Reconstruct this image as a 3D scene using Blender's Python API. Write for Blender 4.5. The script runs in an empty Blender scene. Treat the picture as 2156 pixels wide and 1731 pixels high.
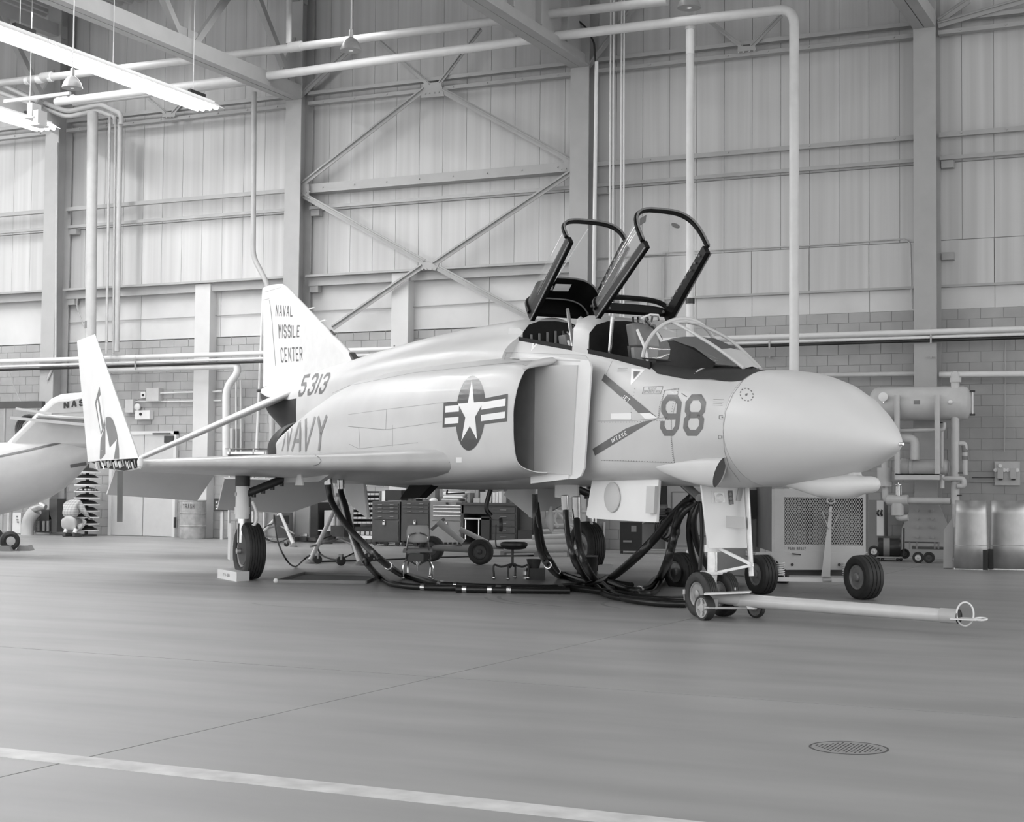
import bpy, bmesh, math, random
from math import sin, cos, pi, radians, sqrt, atan2
from mathutils import Vector as V, Matrix, Quaternion
from mathutils.bvhtree import BVHTree
from mathutils.geometry import tessellate_polygon
random.seed(7)
C = bpy.context.scene.collection
SC = bpy.context.scene
# ---------------------------------------------------------------- camera (solved from the hangar grid and the aircraft's size)
W_, H_ = 2156, 1731
F_, YAW, PIT, ROL, CY, CH = 3290.634, .44197, .04805, .00927, 858.783, 1.3363
_r = V((cos(YAW), sin(YAW), 0))
FWD = V((-sin(YAW)*cos(PIT), cos(YAW)*cos(PIT), sin(PIT)))
_u = _r.cross(FWD)
RT = _r*cos(ROL) + _u*sin(ROL)
UP = -_r*sin(ROL) + _u*cos(ROL)
CAM = V((0, 0, CH))
cd = bpy.data.cameras.new('camera'); cam = bpy.data.objects.new('camera', cd); C.objects.link(cam)
cd.sensor_width = 36; cd.lens = F_/W_*36; cd.shift_y = (CY-H_/2)/W_; cd.clip_end = 300
cam.matrix_world = Matrix(((RT.x, UP.x, -FWD.x, 0), (RT.y, UP.y, -FWD.y, 0), (RT.z, UP.z, -FWD.z, CH), (0, 0, 0, 1)))
SC.camera = cam
# ---------------------------------------------------------------- light and exposure
SC.view_settings.view_transform = 'Standard'; SC.view_settings.look = 'None'
SC.view_settings.gamma = 1; SC.view_settings.use_curve_mapping = False
SC.view_settings.exposure = 0.34
SC.cycles.use_denoising = True
SC.cycles.max_bounces = 7; SC.cycles.diffuse_bounces = 5; SC.cycles.glossy_bounces = 4; SC.cycles.transparent_max_bounces = 8
SC.cycles.sample_clamp_indirect = 6; SC.cycles.caustics_reflective = False; SC.cycles.caustics_refractive = False
w = bpy.data.worlds.new('sky'); SC.world = w; w.use_nodes = True
w.node_tree.nodes['Background'].inputs[0].default_value = (.93, .93, .93, 1)
w.node_tree.nodes['Background'].inputs[1].default_value = 1.65      # overcast daylight through the open hangar doors
def area(name, loc, target, sx, sy, power):
    l = bpy.data.lights.new(name, 'AREA'); l.shape = 'RECTANGLE'; l.size = sx; l.size_y = sy; l.energy = power
    o = bpy.data.objects.new(name, l); C.objects.link(o); o.location = loc
    o.rotation_euler = (V(target)-V(loc)).to_track_quat('-Z', 'Y').to_euler()
    return o
# rows of hangar fluorescents above the aircraft and over the camera; those nearest the back wall are added to brighten it
for i, (x, y, p) in enumerate([(-29, 23, 520), (-23.5, 23, 420), (-17, 23, 200), (-10, 23, 60), (-3, 23, 60), (-27, 12, 150), (-20, 11, 100), (-13, 9, 70), (-6, 7, 90), (1, 7, 80), (-27, 1, 160), (-16, 0, 120), (-6, -2, 120), (4, -2, 110)]):
    a = area('hangar_light', (x, y, 9.3 if y < 20 else 11.3), (x, y, 0), .5, 9, p)
# ---------------------------------------------------------------- rays from measured image points to real planes
DW = 29.835                                                     # back wall distance
def ray(x, y): return FWD + RT*((x-W_/2)/F_) - UP*((y-CY)/F_)
def at(x, y, c): return CAM + ray(x, y)*c                       # camera depth c
def yp(x, y, Y): d = ray(x, y); return CAM + d*(Y/d.y)          # plane Y = const (parallel to back wall)
def xp(x, y, X): d = ray(x, y); return CAM + d*(X/d.x)
def zp(x, y, Z=0.): d = ray(x, y); return CAM + d*((Z-CH)/d.z)
def wp(x, y, off=0.): return yp(x, y, DW-off)
def pln(x, y, P, n): d = ray(x, y); return CAM + d*((V(P)-CAM).dot(n)/d.dot(n))
def dep(P): return (V(P)-CAM).dot(FWD)
# ---------------------------------------------------------------- materials (all procedural, neutral greys: the photograph is black and white)
MATS = {}
def pm(name, v, r=.5, m=0., n=.08, sc=6., bump=0., spec=.5, stretch=(1, 1, 1), trans=0., emit=None, alpha=1., coat=0.):
    if name in MATS: return MATS[name]
    M = bpy.data.materials.new(name); M.use_nodes = True; nt = M.node_tree; N = nt.nodes; L = nt.links
    b = N['Principled BSDF']; b.inputs['Roughness'].default_value = r; b.inputs['Metallic'].default_value = m
    b.inputs['Specular IOR Level'].default_value = spec; b.inputs['Base Color'].default_value = (v, v, v, 1)
    b.inputs['Transmission Weight'].default_value = trans; b.inputs['Alpha'].default_value = alpha; b.inputs['Coat Weight'].default_value = coat
    if emit: b.inputs['Emission Color'].default_value = (1, 1, 1, 1); b.inputs['Emission Strength'].default_value = emit
    if n > 0 or bump > 0:
        tc = N.new('ShaderNodeTexCoord'); mp = N.new('ShaderNodeMapping'); mp.inputs['Scale'].default_value = stretch
        L.new(tc.outputs['Object'], mp.inputs['Vector'])
        nz = N.new('ShaderNodeTexNoise'); nz.inputs['Scale'].default_value = sc; nz.inputs['Detail'].default_value = 5
        L.new(mp.outputs['Vector'], nz.inputs['Vector'])
        rp = N.new('ShaderNodeMapRange'); rp.inputs['From Min'].default_value = .3; rp.inputs['From Max'].default_value = .7
        rp.inputs['To Min'].default_value = v*(1-n); rp.inputs['To Max'].default_value = min(1, v*(1+n))
        L.new(nz.outputs['Fac'], rp.inputs['Value'])
        cb = N.new('ShaderNodeCombineColor')
        for k in range(3): L.new(rp.outputs['Result'], cb.inputs[k])
        L.new(cb.outputs['Color'], b.inputs['Base Color'])
        if bump > 0:
            bp = N.new('ShaderNodeBump'); bp.inputs['Strength'].default_value = bump; bp.inputs['Distance'].default_value = .01
            L.new(nz.outputs['Fac'], bp.inputs['Height']); L.new(bp.outputs['Normal'], b.inputs['Normal'])
    M.diffuse_color = (v, v, v, 1); MATS[name] = M
    return M
# ---------------------------------------------------------------- mesh building
class MB:
    def __init__(s): s.v = []; s.f = []
    def add(s, vs, fs): o = len(s.v); s.v += [V(p) for p in vs]; s.f += [tuple(o+i for i in f) for f in fs]; return s
    def box(s, a, b):
        a = V(a); b = V(b); x0, x1 = sorted((a.x, b.x)); y0, y1 = sorted((a.y, b.y)); z0, z1 = sorted((a.z, b.z))
        return s.hexa([(x0,y0,z0),(x1,y0,z0),(x1,y1,z0),(x0,y1,z0)], [(x0,y0,z1),(x1,y0,z1),(x1,y1,z1),(x0,y1,z1)])
    def hexa(s, lo, hi):
        return s.add(list(lo)+list(hi), [(3,2,1,0),(4,5,6,7),(0,1,5,4),(1,2,6,5),(2,3,7,6),(3,0,4,7)])
    def quadbox(s, q, t):                                        # q: four corners, t: thickness vector
        t = V(t); return s.hexa([V(p) for p in q], [V(p)+t for p in q])
    def prism(s, poly, t):
        t = V(t); n = len(poly); P = [V(p) for p in poly]; o = P+[p+t for p in P]
        return s.add(o, [tuple(range(n-1, -1, -1)), tuple(range(n, 2*n))]+[(i, (i+1) % n, n+(i+1) % n, n+i) for i in range(n)])
    def bar(s, a, b, w, h=None, up=(0, 0, 1)):                   # rectangular bar a-b
        a = V(a); b = V(b); h = w if h is None else h; d = (b-a).normalized(); u = V(up)
        if abs(d.dot(u)) > .98: u = V((1, 0, 0))
        x = d.cross(u).normalized(); u = x.cross(d); x = x*w/2; u = u*h/2
        return s.hexa([a-x-u, a+x-u, a+x+u, a-x+u], [b-x-u, b+x-u, b+x+u, b-x+u])
    def cyl(s, a, b, r0, r1=None, n=16, caps=True):
        r1 = r0 if r1 is None else r1; return s.tube([a, b], [r0, r1], n, caps)
    def tube(s, path, r, n=10, caps=True, closed=False):
        P = [V(p) for p in path]; m = len(P); R = r if isinstance(r, (list, tuple)) else [r]*m
        t0 = (P[1]-P[0]).normalized(); u = V((0, 0, 1)) if abs(t0.z) < .9 else V((1, 0, 0)); x = t0.cross(u).normalized()
        vs = []
        for i in range(m):
            a = P[i-1] if i or closed else P[0]; c = P[(i+1) % m] if i < m-1 or closed else P[-1]
            t = (c-a).normalized() if (c-a).length > 1e-9 else t0
            x = (x-t*x.dot(t)).normalized(); y = t.cross(x)
            vs += [P[i]+(x*cos(2*pi*k/n)+y*sin(2*pi*k/n))*R[i] for k in range(n)]
        fs = [(i*n+k, i*n+(k+1) % n, (i+1)*n+(k+1) % n, (i+1)*n+k) for i in range(m-1) for k in range(n)]
        if closed: fs += [((m-1)*n+k, (m-1)*n+(k+1) % n, (k+1) % n, k) for k in range(n)]
        elif caps: fs += [tuple(range(n-1, -1, -1)), tuple(range((m-1)*n, m*n))]
        return s.add(vs, fs)
    def lathe(s, prof, o, axis, n=32, closed=False):             # prof [(axial, radius)]
        o = V(o); a = V(axis).normalized(); u = V((0, 0, 1)) if abs(a.z) < .9 else V((1, 0, 0)); x = a.cross(u).normalized(); y = a.cross(x)
        vs = [o+a*h+(x*cos(2*pi*k/n)+y*sin(2*pi*k/n))*max(r, 1e-4) for h, r in prof for k in range(n)]; m = len(prof)
        fs = [(i*n+k, i*n+(k+1) % n, (i+1)*n+(k+1) % n, (i+1)*n+k) for i in range(m-1) for k in range(n)]
        if closed: fs += [((m-1)*n+k, (m-1)*n+(k+1) % n, (k+1) % n, k) for k in range(n)]
        else: fs += [tuple(range(n-1, -1, -1)), tuple(range((m-1)*n, m*n))]
        return s.add(vs, fs)
    def ball(s, c, r, n=14, sz=1.):
        return s.lathe([(-r*sz*cos(pi*i/8), r*sin(pi*i/8)) for i in range(9)], c, (0, 0, 1), n)
    def grid(s, rows, closed=False):
        m = len(rows); n = len(rows[0]); vs = [p for r in rows for p in r]
        return s.add(vs, [(i*n+k, i*n+(k+1) % n, (i+1)*n+(k+1) % n, (i+1)*n+k) for i in range(m-1) for k in range(n if closed else n-1)])
    def build(s, name, mat, parent=None, ang=35, smooth=True, world=True, label=None, kind=None, bevel=0., loc=None):
        """link the collected shapes as ONE mesh object; vertices are given in world space and stored relative to the parent (or to their own base)."""
        me = bpy.data.meshes.new(name)
        vs = s.v
        o = bpy.data.objects.new(name, me); C.objects.link(o)
        if parent is not None:
            o.parent = parent
            if world:
                M = WM[parent.name] if parent.name in WM else Matrix()
                Mi = M.inverted(); vs = [Mi @ p for p in vs]
            WM[o.name] = WM.get(parent.name, Matrix())
        else:
            if loc is None:
                xs = [p.x for p in vs]; ys = [p.y for p in vs]; zs = [p.z for p in vs]
                loc = V(((min(xs)+max(xs))/2, (min(ys)+max(ys))/2, min(zs)))
            loc = V(loc); vs = [p-loc for p in vs]; o.location = loc; WM[o.name] = Matrix.Translation(loc)
        me.from_pydata([tuple(p) for p in vs], [], s.f)
        bm = bmesh.new(); bm.from_mesh(me); bmesh.ops.recalc_face_normals(bm, faces=bm.faces); bm.to_mesh(me); bm.free()
        if smooth:
            me.polygons.foreach_set('use_smooth', [True]*len(me.polygons)); me.set_sharp_from_angle(angle=radians(ang))
        me.materials.append(mat)
        if bevel:
            b = o.modifiers.new('bevel', 'BEVEL'); b.width = bevel; b.segments = 2; b.limit_method = 'ANGLE'; b.angle_limit = radians(50)
        if label: o['label'] = label
        if kind: o['kind'] = kind
        return o
WM = {}
def tag(o, label, cat, group=None, kind=None):
    o['label'] = label; o['category'] = cat
    if group: o['group'] = group
    if kind: o['kind'] = kind
    return o
def thing(name, label, cat, loc=(0, 0, 0), rz=0., group=None):
    o = bpy.data.objects.new(name, None); C.objects.link(o); o.empty_display_size = .2
    o.location = loc; o.rotation_euler = (0, 0, rz)
    WM[o.name] = Matrix.Translation(V(loc)) @ Matrix.Rotation(rz, 4, 'Z')
    return tag(o, label, cat, group)
def inst(src, parent, M, name=None):                             # shares the mesh; M local matrix
    o = bpy.data.objects.new(name or src.name.split('.')[0], src.data if hasattr(src, 'data') else src); C.objects.link(o); o.parent = parent; o.matrix_local = M
    return o
def smoothpath(P, k=8):
    P = [V(p) for p in P]; Q = [P[0]*2-P[1]]+P+[P[-1]*2-P[-2]]; out = []
    for i in range(1, len(Q)-2):
        a, b, c, d = Q[i-1:i+3]
        for j in range(k):
            t = j/k; out.append(.5*((2*b)+(c-a)*t+(2*a-5*b+4*c-d)*t*t+(3*b-a-3*c+d)*t**3))
    return out+[P[-1]]
def interp(tab, x):
    if x <= tab[0][0]: return list(tab[0][1:])
    for a, b in zip(tab, tab[1:]):
        if x <= b[0]:
            t = (x-a[0])/(b[0]-a[0]); return [p+(q-p)*t for p, q in zip(a[1:], b[1:])]
    return list(tab[-1][1:])
def bvh_of(objs):
    vs = []; fs = []
    for o in objs:
        M = WM[o.parent.name] if o.parent else WM[o.name]
        b = len(vs); vs += [M @ v.co for v in o.data.vertices]; fs += [tuple(b+i for i in p.vertices) for p in o.data.polygons]
    return BVHTree.FromPolygons(vs, fs)
# ---------------------------------------------------------------- painted markings: thin meshes laid on the real surface
def lay(mb, polys, target, off=.004, step=9):
    """polys: lists of image points outlining flat paint; each is cut into small triangles whose corners lie on the target surface."""
    for poly in polys:
        P = [V((a, b, 0)) for a, b in poly]
        tris = [tuple(P[i] for i in t) for t in tessellate_polygon([P])]
        work = tris; out = []
        while work:
            t = work.pop(); L = [(t[i]-t[(i+1) % 3]).length for i in range(3)]; m = max(L)
            if m <= step: out.append(t); continue
            i = L.index(m); a, b, c = t[i], t[(i+1) % 3], t[(i+2) % 3]; h = (a+b)/2
            work += [(a, h, c), (h, b, c)]
        for t in out:
            q = []
            for p in t:
                d = ray(p.x, p.y).normalized(); 
                if callable(target): h = target(p.x, p.y)
                else: h = target.ray_cast(CAM, d)[0]
                if h is None: break
                q.append(h-d*off)
            if len(q) == 3 and max((q[0]-q[1]).length, (q[1]-q[2]).length, (q[2]-q[0]).length) < .5: mb.add(q, [(0, 1, 2)])
    return mb
GL = {  # block letters as strokes on a 4 x 6 grid (y down)
 'A': ['0,6 1.7,0 2.3,0 4,6', '.7,4 3.3,4'], 'B': ['0,0 0,6 3,6 4,5 4,4 3,3 0,3', '3,3 4,2 4,1 3,0 0,0'],
 'C': ['4,1.6 4,1 3,0 1,0 0,1 0,5 1,6 3,6 4,5 4,4.4'], 'E': ['4,0 0,0 0,6 4,6', '0,3 3,3'], 'F': ['4,0 0,0 0,6', '0,3 3,3'], 'H': ['0,0 0,6', '4,0 4,6', '0,3 4,3'],
 'I': ['2,0 2,6'], 'J': ['4,0 4,5 3,6 1,6 0,5 0,4.4'], 'K': ['0,0 0,6', '4,0 0,3.2', '1.2,2.4 4,6'], 'L': ['0,0 0,6 4,6'], 'M': ['0,6 0,0 2,3 4,0 4,6'],
 'N': ['0,6 0,0 4,6 4,0'], 'O': ['1,0 3,0 4,1 4,5 3,6 1,6 0,5 0,1 1,0'], 'P': ['0,6 0,0 3,0 4,1 4,2.2 3,3.2 0,3.2'], 'R': ['0,6 0,0 3,0 4,1 4,2.2 3,3.2 0,3.2', '2,3.2 4,6'],
 'S': ['4,1.4 4,1 3,0 1,0 0,1 0,2.2 1,3 3,3 4,3.8 4,5 3,6 1,6 0,5 0,4.6'], 'T': ['0,0 4,0', '2,0 2,6'], 'U': ['0,0 0,5 1,6 3,6 4,5 4,0'], 'V': ['0,0 2,6 4,0'],
 'Y': ['0,0 2,3 4,0', '2,3 2,6'], '1': ['2,0 2,6'], '3': ['0,1.2 0,1 1,0 3,0 4,1 4,2.2 3,3 1.6,3', '3,3 4,3.8 4,5 3,6 1,6 0,5 0,4.6'],
 '5': ['4,0 0,0 0,2.6 3,2.6 4,3.6 4,5 3,6 1,6 0,5 0,4.6'], '9': ['4,3.2 1,3.2 0,2.2 0,1 1,0 3,0 4,1 4,5 3,6 1,6 0,5 0,4.2'],
 '8': ['1,0 3,0 4,1 4,2.2 3.2,3 4,3.8 4,5 3,6 1,6 0,5 0,3.8 .8,3 0,2.2 0,1 1,0', '.8,3 3.2,3'], '0': ['1,0 3,0 4,1 4,5 3,6 1,6 0,5 0,1 1,0'], '-': ['0.5,3 3.5,3'],
 '4': ['3,6 3,0 0,4 4,4'], 'W': ['0,0 1,6 2,2 3,6 4,0'], 'D': ['0,0 0,6 3,6 4,5 4,1 3,0 0,0'], 'G': ['4,1 3,0 1,0 0,1 0,5 1,6 3,6 4,5 4,3 2.4,3'], ' ': []}
def strokes(text, q, th=.8, gap=1.6, per=False):
    """text laid in image quad q = TL,TR,BR,BL; returns small outlines."""
    q = [V((a, b)) for a, b in q]; n = len(text); adv = []; x = 0
    for ch in text:
        wd = 0 if ch in 'I1' else (2 if ch == ' ' else 4)
        adv.append((x, wd)); x += wd+gap
    tot = x-gap; res = []; grp = []
    def mp(u, v): return (q[0]*(1-u)+q[1]*u)*(1-v)+(q[3]*(1-u)+q[2]*u)*v
    for ch, (x0, wd) in zip(text, adv):
        if res: grp.append(res); res = [] if per else res
        for st in GL[ch]:
            pts = [tuple(map(float, p.split(','))) for p in st.split()]
            if ch in 'I1': pts = [(a-2, b) for a, b in pts]
            # outline in grid units; inset so that the stroke stays in the box
            h = th/2; pts = [((h+a*(4-th)/4 if ch not in 'I1' else a), h+b*(6-th)/6) for a, b in pts]
            for (a, b), (c, d) in zip(pts, pts[1:]):
                L = math.hypot(c-a, d-b) or 1; ux, uy = (c-a)/L, (d-b)/L; e = h*.42
                quad = [(a-ux*e-uy*h, b-uy*e+ux*h), (c+ux*e-uy*h, d+uy*e+ux*h), (c+ux*e+uy*h, d+uy*e-ux*h), (a-ux*e+uy*h, b-uy*e-ux*h)]
                res.append([tuple(mp((x0+X)/tot, Y/6)) for X, Y in quad])
    return grp+[res] if per else res
def pline(pts, w=1.2):
    r = []
    for (a, b), (c, d) in zip(pts, pts[1:]):
        L = math.hypot(c-a, d-b) or 1; nx, ny = -(d-b)/L*w/2, (c-a)/L*w/2
        r.append([(a+nx, b+ny), (c+nx, d+ny), (c-nx, d-ny), (a-nx, b-ny)])
    return r
def dots(pts, n, w=1.6):
    r = []; P = [V(p) for p in pts]; L = [0]
    for a, b in zip(P, P[1:]): L.append(L[-1]+(b-a).length)
    for i in range(n):
        t = L[-1]*i/(n-1)
        for k in range(len(P)-1):
            if t <= L[k+1]+1e-6:
                p = P[k].lerp(P[k+1], (t-L[k])/(L[k+1]-L[k])); break
        r.append([(p.x-w/2, p.y-w/2), (p.x+w/2, p.y-w/2), (p.x+w/2, p.y+w/2), (p.x-w/2, p.y+w/2)])
    return r
def pmw(name, v, **k):                                           # same, but the pattern follows world position (wall pieces share meshes)
    M = pm(name, v, **k); nt = M.node_tree
    g = nt.nodes.new('ShaderNodeNewGeometry')
    for n in nt.nodes:
        if n.type == 'MAPPING': nt.links.new(g.outputs['Position'], n.inputs['Vector'])
    return M
# ================================================================ THE HANGAR
X0, BAY = -26.466, 6.9517
COLX = [X0+k*BAY for k in range(-1, 5)]                          # left edge of each column flange
ZE, ZG, ZS = 9.83, 7.90, 5.95                                    # eave girt, middle girt, sill girt
M_floor = pmw('floor_concrete', .31, r=.42, n=.13, sc=.9, bump=.02, spec=.4, stretch=(.5, 2.2, 1))
M_joint = pm('floor_joint', .10, r=.95, n=0, spec=0)
M_sheet = pmw('wall_sheet', .56, r=.62, n=.11, sc=1.6, stretch=(3.6, 1, .08))
M_band = pmw('wall_band', .64, r=.7, n=.07, sc=1.2)
M_block = pmw('wall_block', .40, r=.8, n=.10, sc=2.0)
M_mortar = pm('wall_mortar', .34, r=.9, n=.05)
M_steel = pm('painted_steel', .39, r=.5, n=.05, sc=3)
M_steeld = pm('painted_steel_dark', .4, r=.5, n=.05, sc=3)
M_pipe = pm('painted_pipe', .56, r=.42, n=.06, sc=5)
M_pipel = pm('painted_pipe_light', .74, r=.4, n=.04, sc=5)
M_pipem = pm('painted_pipe_muted', .46, r=.5, n=.06, sc=5)
M_deck = pm('roof_deck', .5, r=.6, n=.06, sc=2)
M_black = pm('black_paint', .02, r=.4, n=.1)
M_dark = pm('dark_metal', .06, r=.45, m=.3, n=.15, sc=10)
M_mid = pm('mid_grey_paint', .2, r=.5, n=.08)
M_white = pm('white_paint', .82, r=.38, n=.03)
M_chrome = pm('bright_metal', .75, r=.18, m=1, n=.08, sc=20)
M_rubber = pm('tyre_rubber', .025, r=.62, n=.25, sc=14, bump=.05)
M_hose = pm('hose_rubber', .012, r=.33, n=.2, sc=20)
M_alu = pm('bare_aluminium', .55, r=.38, m=.8, n=.15, sc=7)

# floor: cast slabs with a recessed joint between them
fl = thing('floor', 'smooth concrete hangar floor cast in large slabs', 'floor'); del fl['category']; fl['kind'] = 'structure'
MB().box((-60, -14, -.3), (16, DW+.2, -.02)).build('subfloor', M_joint, fl)
XE = [-60, -18.98, -5.077, 8.83, 16]; YE = [-14, 9.555, 16.5, DW+.1]
for i in range(4):
    for j in range(3):
        g = .006
        MB().box((XE[i]+g, YE[j]+g, -.02), (XE[i+1]-g, YE[j+1]-g, 0)).build('slab', M_floor, fl)
M_line = pmw('worn_floor_paint', .60, r=.5, n=.22, sc=5)
M_scuff = pmw('tyre_scuff', .235, r=.5, n=.15, sc=9)
for (cx_, cy_, ra_, a0, a1, w_) in ((-6.6, 17.2, 1.5, 200, 262, .05), (-6.6, 17.2, 1.66, 205, 255, .04), (-5.7, 16.6, .9, 180, 240, .045), (-9.2, 15.4, 1.3, 240, 300, .03)):
    m = MB(); pts_ = [(cx_+ra_*cos(radians(a0+(a1-a0)*i/18)), cy_+ra_*sin(radians(a0+(a1-a0)*i/18)), cx_+(ra_+w_)*cos(radians(a0+(a1-a0)*i/18)), cy_+(ra_+w_)*sin(radians(a0+(a1-a0)*i/18))) for i in range(19)]
    m.grid([[(a, b, .0006), (c, d, .0006)] for a, b, c, d in pts_]); m.build('tyre_scuff', M_scuff, fl, smooth=False)
MB().box((-16, 5.80, -.001), (6, 6.0, .0012)).build('painted_stripe', M_line, fl, label='worn pale painted guide stripe')

# back wall
wb = thing('wall_back', 'tall hangar back wall of painted sheet panels above concrete block', 'wall', (0, DW, 0)); del wb['category']; wb['kind'] = 'structure'
MB().box((-48, DW+.012, 0), (12, DW+.3, 13.2)).build('backing', M_mortar, wb)
pw = BAY/12
shp = {}
def panel(name, x0, x1, z0, z1, y0, mat, t=.03):
    k = (name, round(x1-x0, 3), round(z1-z0, 3), mat.name)
    if k not in shp:
        o = MB().box((x0, y0-t, z0), (x1, y0+.03, z1)); c = V(((x0+x1)/2, y0, (z0+z1)/2)); o.v = [p-c for p in o.v]
        ob = o.build(name, mat, wb, world=False, smooth=False); shp[k] = ob; ob.location = c-V((0, DW, 0)); return ob
    return inst(shp[k], wb, Matrix.Translation(V(((x0+x1)/2, y0, (z0+z1)/2))-V((0, DW, 0))), name)
nx = 0
x = X0-BAY+.2
while x < 5:
    for z0, z1 in ((ZS+.02, 7.42), (7.44, ZE+.08), (ZE+.10, 12.95)):
        panel('wall_panel', x+.004, x+pw-.004, z0, z1, DW, M_sheet, .012+.003*((nx*7) % 3))
    x += pw; nx += 1
x = X0-BAY+.2; i = 0
while x < 5:                                                     # smooth band below the sheets
    if x > COLX[3]-.1: panel('band_panel', x+.006, x+pw*2-.006, 5.12, ZS, DW, M_sheet, .05); panel('band_panel', x+.006, x+pw*2-.006, 4.66, 5.10, DW, M_band, .0)
    else: panel('band_panel', x+.006, x+pw*4-.006, 4.64, ZS, DW, M_band, .0)
    x += pw*2 if x > COLX[3]-.1 else pw*4
# concrete blocks; the nearest 300 are single pieces, the rest one joined part
bw, bh = .41, .203; cells = []
for j in range(23):
    for i in range(-80, 14):
        xa = i*bw+(bw/2 if j % 2 else 0); cells.append(((V((xa+bw/2, DW, j*bh+.1))-CAM).length, xa, j*bh))
cells = [c for c in cells if c[1] < -1.2] ; cells.sort()
big = [c for c in cells if c[1] > -9.3][:300]; bs = set((c[1], c[2]) for c in big)
for _, xa, za in big: panel('block', xa+.003, xa+bw-.003, za+.003, za+bh-.003, DW, M_block, .0)
m = MB()
for i in range(-110, 22):
    for j in range(23):
        xa = i*bw+(bw/2 if j % 2 else 0); za = j*bh
        if (xa, za) in bs: continue
        m.add([(xa+.005, DW, za+.005), (xa+bw-.005, DW, za+.005), (xa+bw-.005, DW, za+bh-.004), (xa+.005, DW, za+bh-.004),
               (xa+.005, DW+.03, za+.005), (xa+bw-.005, DW+.03, za+.005), (xa+bw-.005, DW+.03, za+bh-.004), (xa+.005, DW+.03, za+bh-.004)],
              [(0, 1, 2, 3), (0, 4, 5, 1), (1, 5, 6, 2), (2, 6, 7, 3), (3, 7, 4, 0)])
m.build('block_courses', M_block, wb, smooth=False, kind='stuff')
# flashing strip under the sheets of the right bays
MB().box((COLX[3]+.4, DW-.09, 5.07), (6, DW, 5.115)).build('flashing', M_steeld, wb)
# ---------------- pilasters, columns
for a, b in ((413, 445), (826, 862)):
    xa = wp(a, 640, .22).x; xb = wp(b, 640, .22).x
    o = MB().box((xa, DW-.27, 0), (xb, DW+.02, ZS-.06)).build('trim_1', M_band, bevel=.01); o['kind'] = 'structure'; o['label'] = 'painted concrete pier between the steel columns'
def column(k, lab):
    x = COLX[k]; t = thing('steel_column', lab, 'column', (x+.2, DW-.4, 0), group='steel columns along the back wall')
    zt = 12.9
    MB().box((x, DW-.62, 0), (x+.41, DW-.59, zt)).build('front_flange', M_steel, t)
    MB().box((x+.19, DW-.59, 0), (x+.22, DW-.15, zt)).build('web', M_steel, t)
    MB().box((x, DW-.15, 0), (x+.41, DW-.12, zt)).build('rear_flange', M_steel, t)
    if k == 4:
        MB().prism([(x+.0, DW-.66, .02), (x-.23, DW-.66, .02), (x-.23, DW-.66, .55), (x+.0, DW-.66, 1.1)][::-1]+[], (0, .03, 0)).build('base_gusset', M_steel, t)
        MB().prism([(x+.41, DW-.66, .02), (x+.64, DW-.66, .02), (x+.64, DW-.66, .55), (x+.41, DW-.66, 1.1)], (0, .03, 0)).build('base_gusset', M_steel, t)
        MB().box((x, DW-.66, .02), (x+.41, DW-.62, 1.1)).build('base_plate', M_steel, t)
        b = None
        for xx in (x+.06, x+.33):
            for zz in (1.05, .9, .75, .6, .42, .25):
                if b is None: b = MB().cyl((xx, DW-.70, zz), (xx, DW-.66, zz), .03, n=6).build('bolt', M_steel, t); b0 = V((xx, 0, zz))
                else: inst(b, t, Matrix.Translation(V((xx, 0, zz))-b0))
        MB().box((x-.3, DW-.9, 0), (x+.7, DW-.0, .04)).build('floor_plate', M_steeld, t)
    return t
cols = [column(k, l) for k, l in ((0, 'steel wall column farthest left, mostly out of view'), (1, 'steel column beside the conduits at the left edge, behind the second aircraft'),
        (2, 'steel column rising behind the tail fin of the jet'), (3, 'steel column behind the raised rear canopy'), (4, 'wide steel column with bolted foot behind the nose of the jet, right'), (5, 'steel column beyond the right edge of the view'))]
# ---------------- girts (horizontal members) bay by bay
BN = ['bay left of the leftmost column in view', 'bay behind the folded wing', 'cross-braced bay behind the jet', 'bay behind the open canopies', 'bay at the right edge']
for k in range(5):
    a, b = COLX[k]+.41, COLX[k+1]
    e = .22 if k else 0
    for nm, z, h, d, y in (('eave', ZE, .08, .16, .36), ('eave', ZE+.23, .08, .16, .36), ('middle', ZG+.0, .09, .1, .32), ('middle', ZG-.42, .07, .08, .24)):
        if k == 2 and nm == 'middle' and z == ZG: h = .2; d = .3
        m = MB().box((a, DW-y, z-h/2), (b, DW-y+d, z+h/2))
        o = m.build('wall_girt', M_steel)
        tag(o, 'horizontal %s girt (%s flange), %s' % (nm, 'upper' if z > ZE+.1 or z == ZG else 'lower', BN[k]), 'girt', 'wall girts')
        WM[o.name] = Matrix.Translation(o.location)
        if nm == 'middle' and z == ZG and k >= 2 or (nm == 'eave' and z == ZE):
            b0 = None; n = 8
            for i in range(n):
                xx = a+(b-a)*(i+.5)/n; c = V((xx, DW-y-.012, z+.005))
                if b0 is None: b0 = MB().cyl(c+V((0, .014, 0)), c-V((0, .012, 0)), .018, n=8).build('bolt', M_steeld, o); c0 = c
                else: inst(b0, o, Matrix.Translation(c-c0))
    if k < 3:
        o = MB().box((a, DW-.36, ZS-.05), (b, DW-.10, ZS)).box((a, DW-.36, ZS-.22), (a+.0001, DW-.35, ZS)).build('sill_girt', M_steel)
        tag(o, 'deep sill girt under the panels, %s' % BN[k], 'girt', 'wall girts')
        o2 = MB().box((a, DW-.22, ZS-.24), (b, DW-.16, ZS-.05)).build('sill_web', M_steeld, o)
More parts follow.
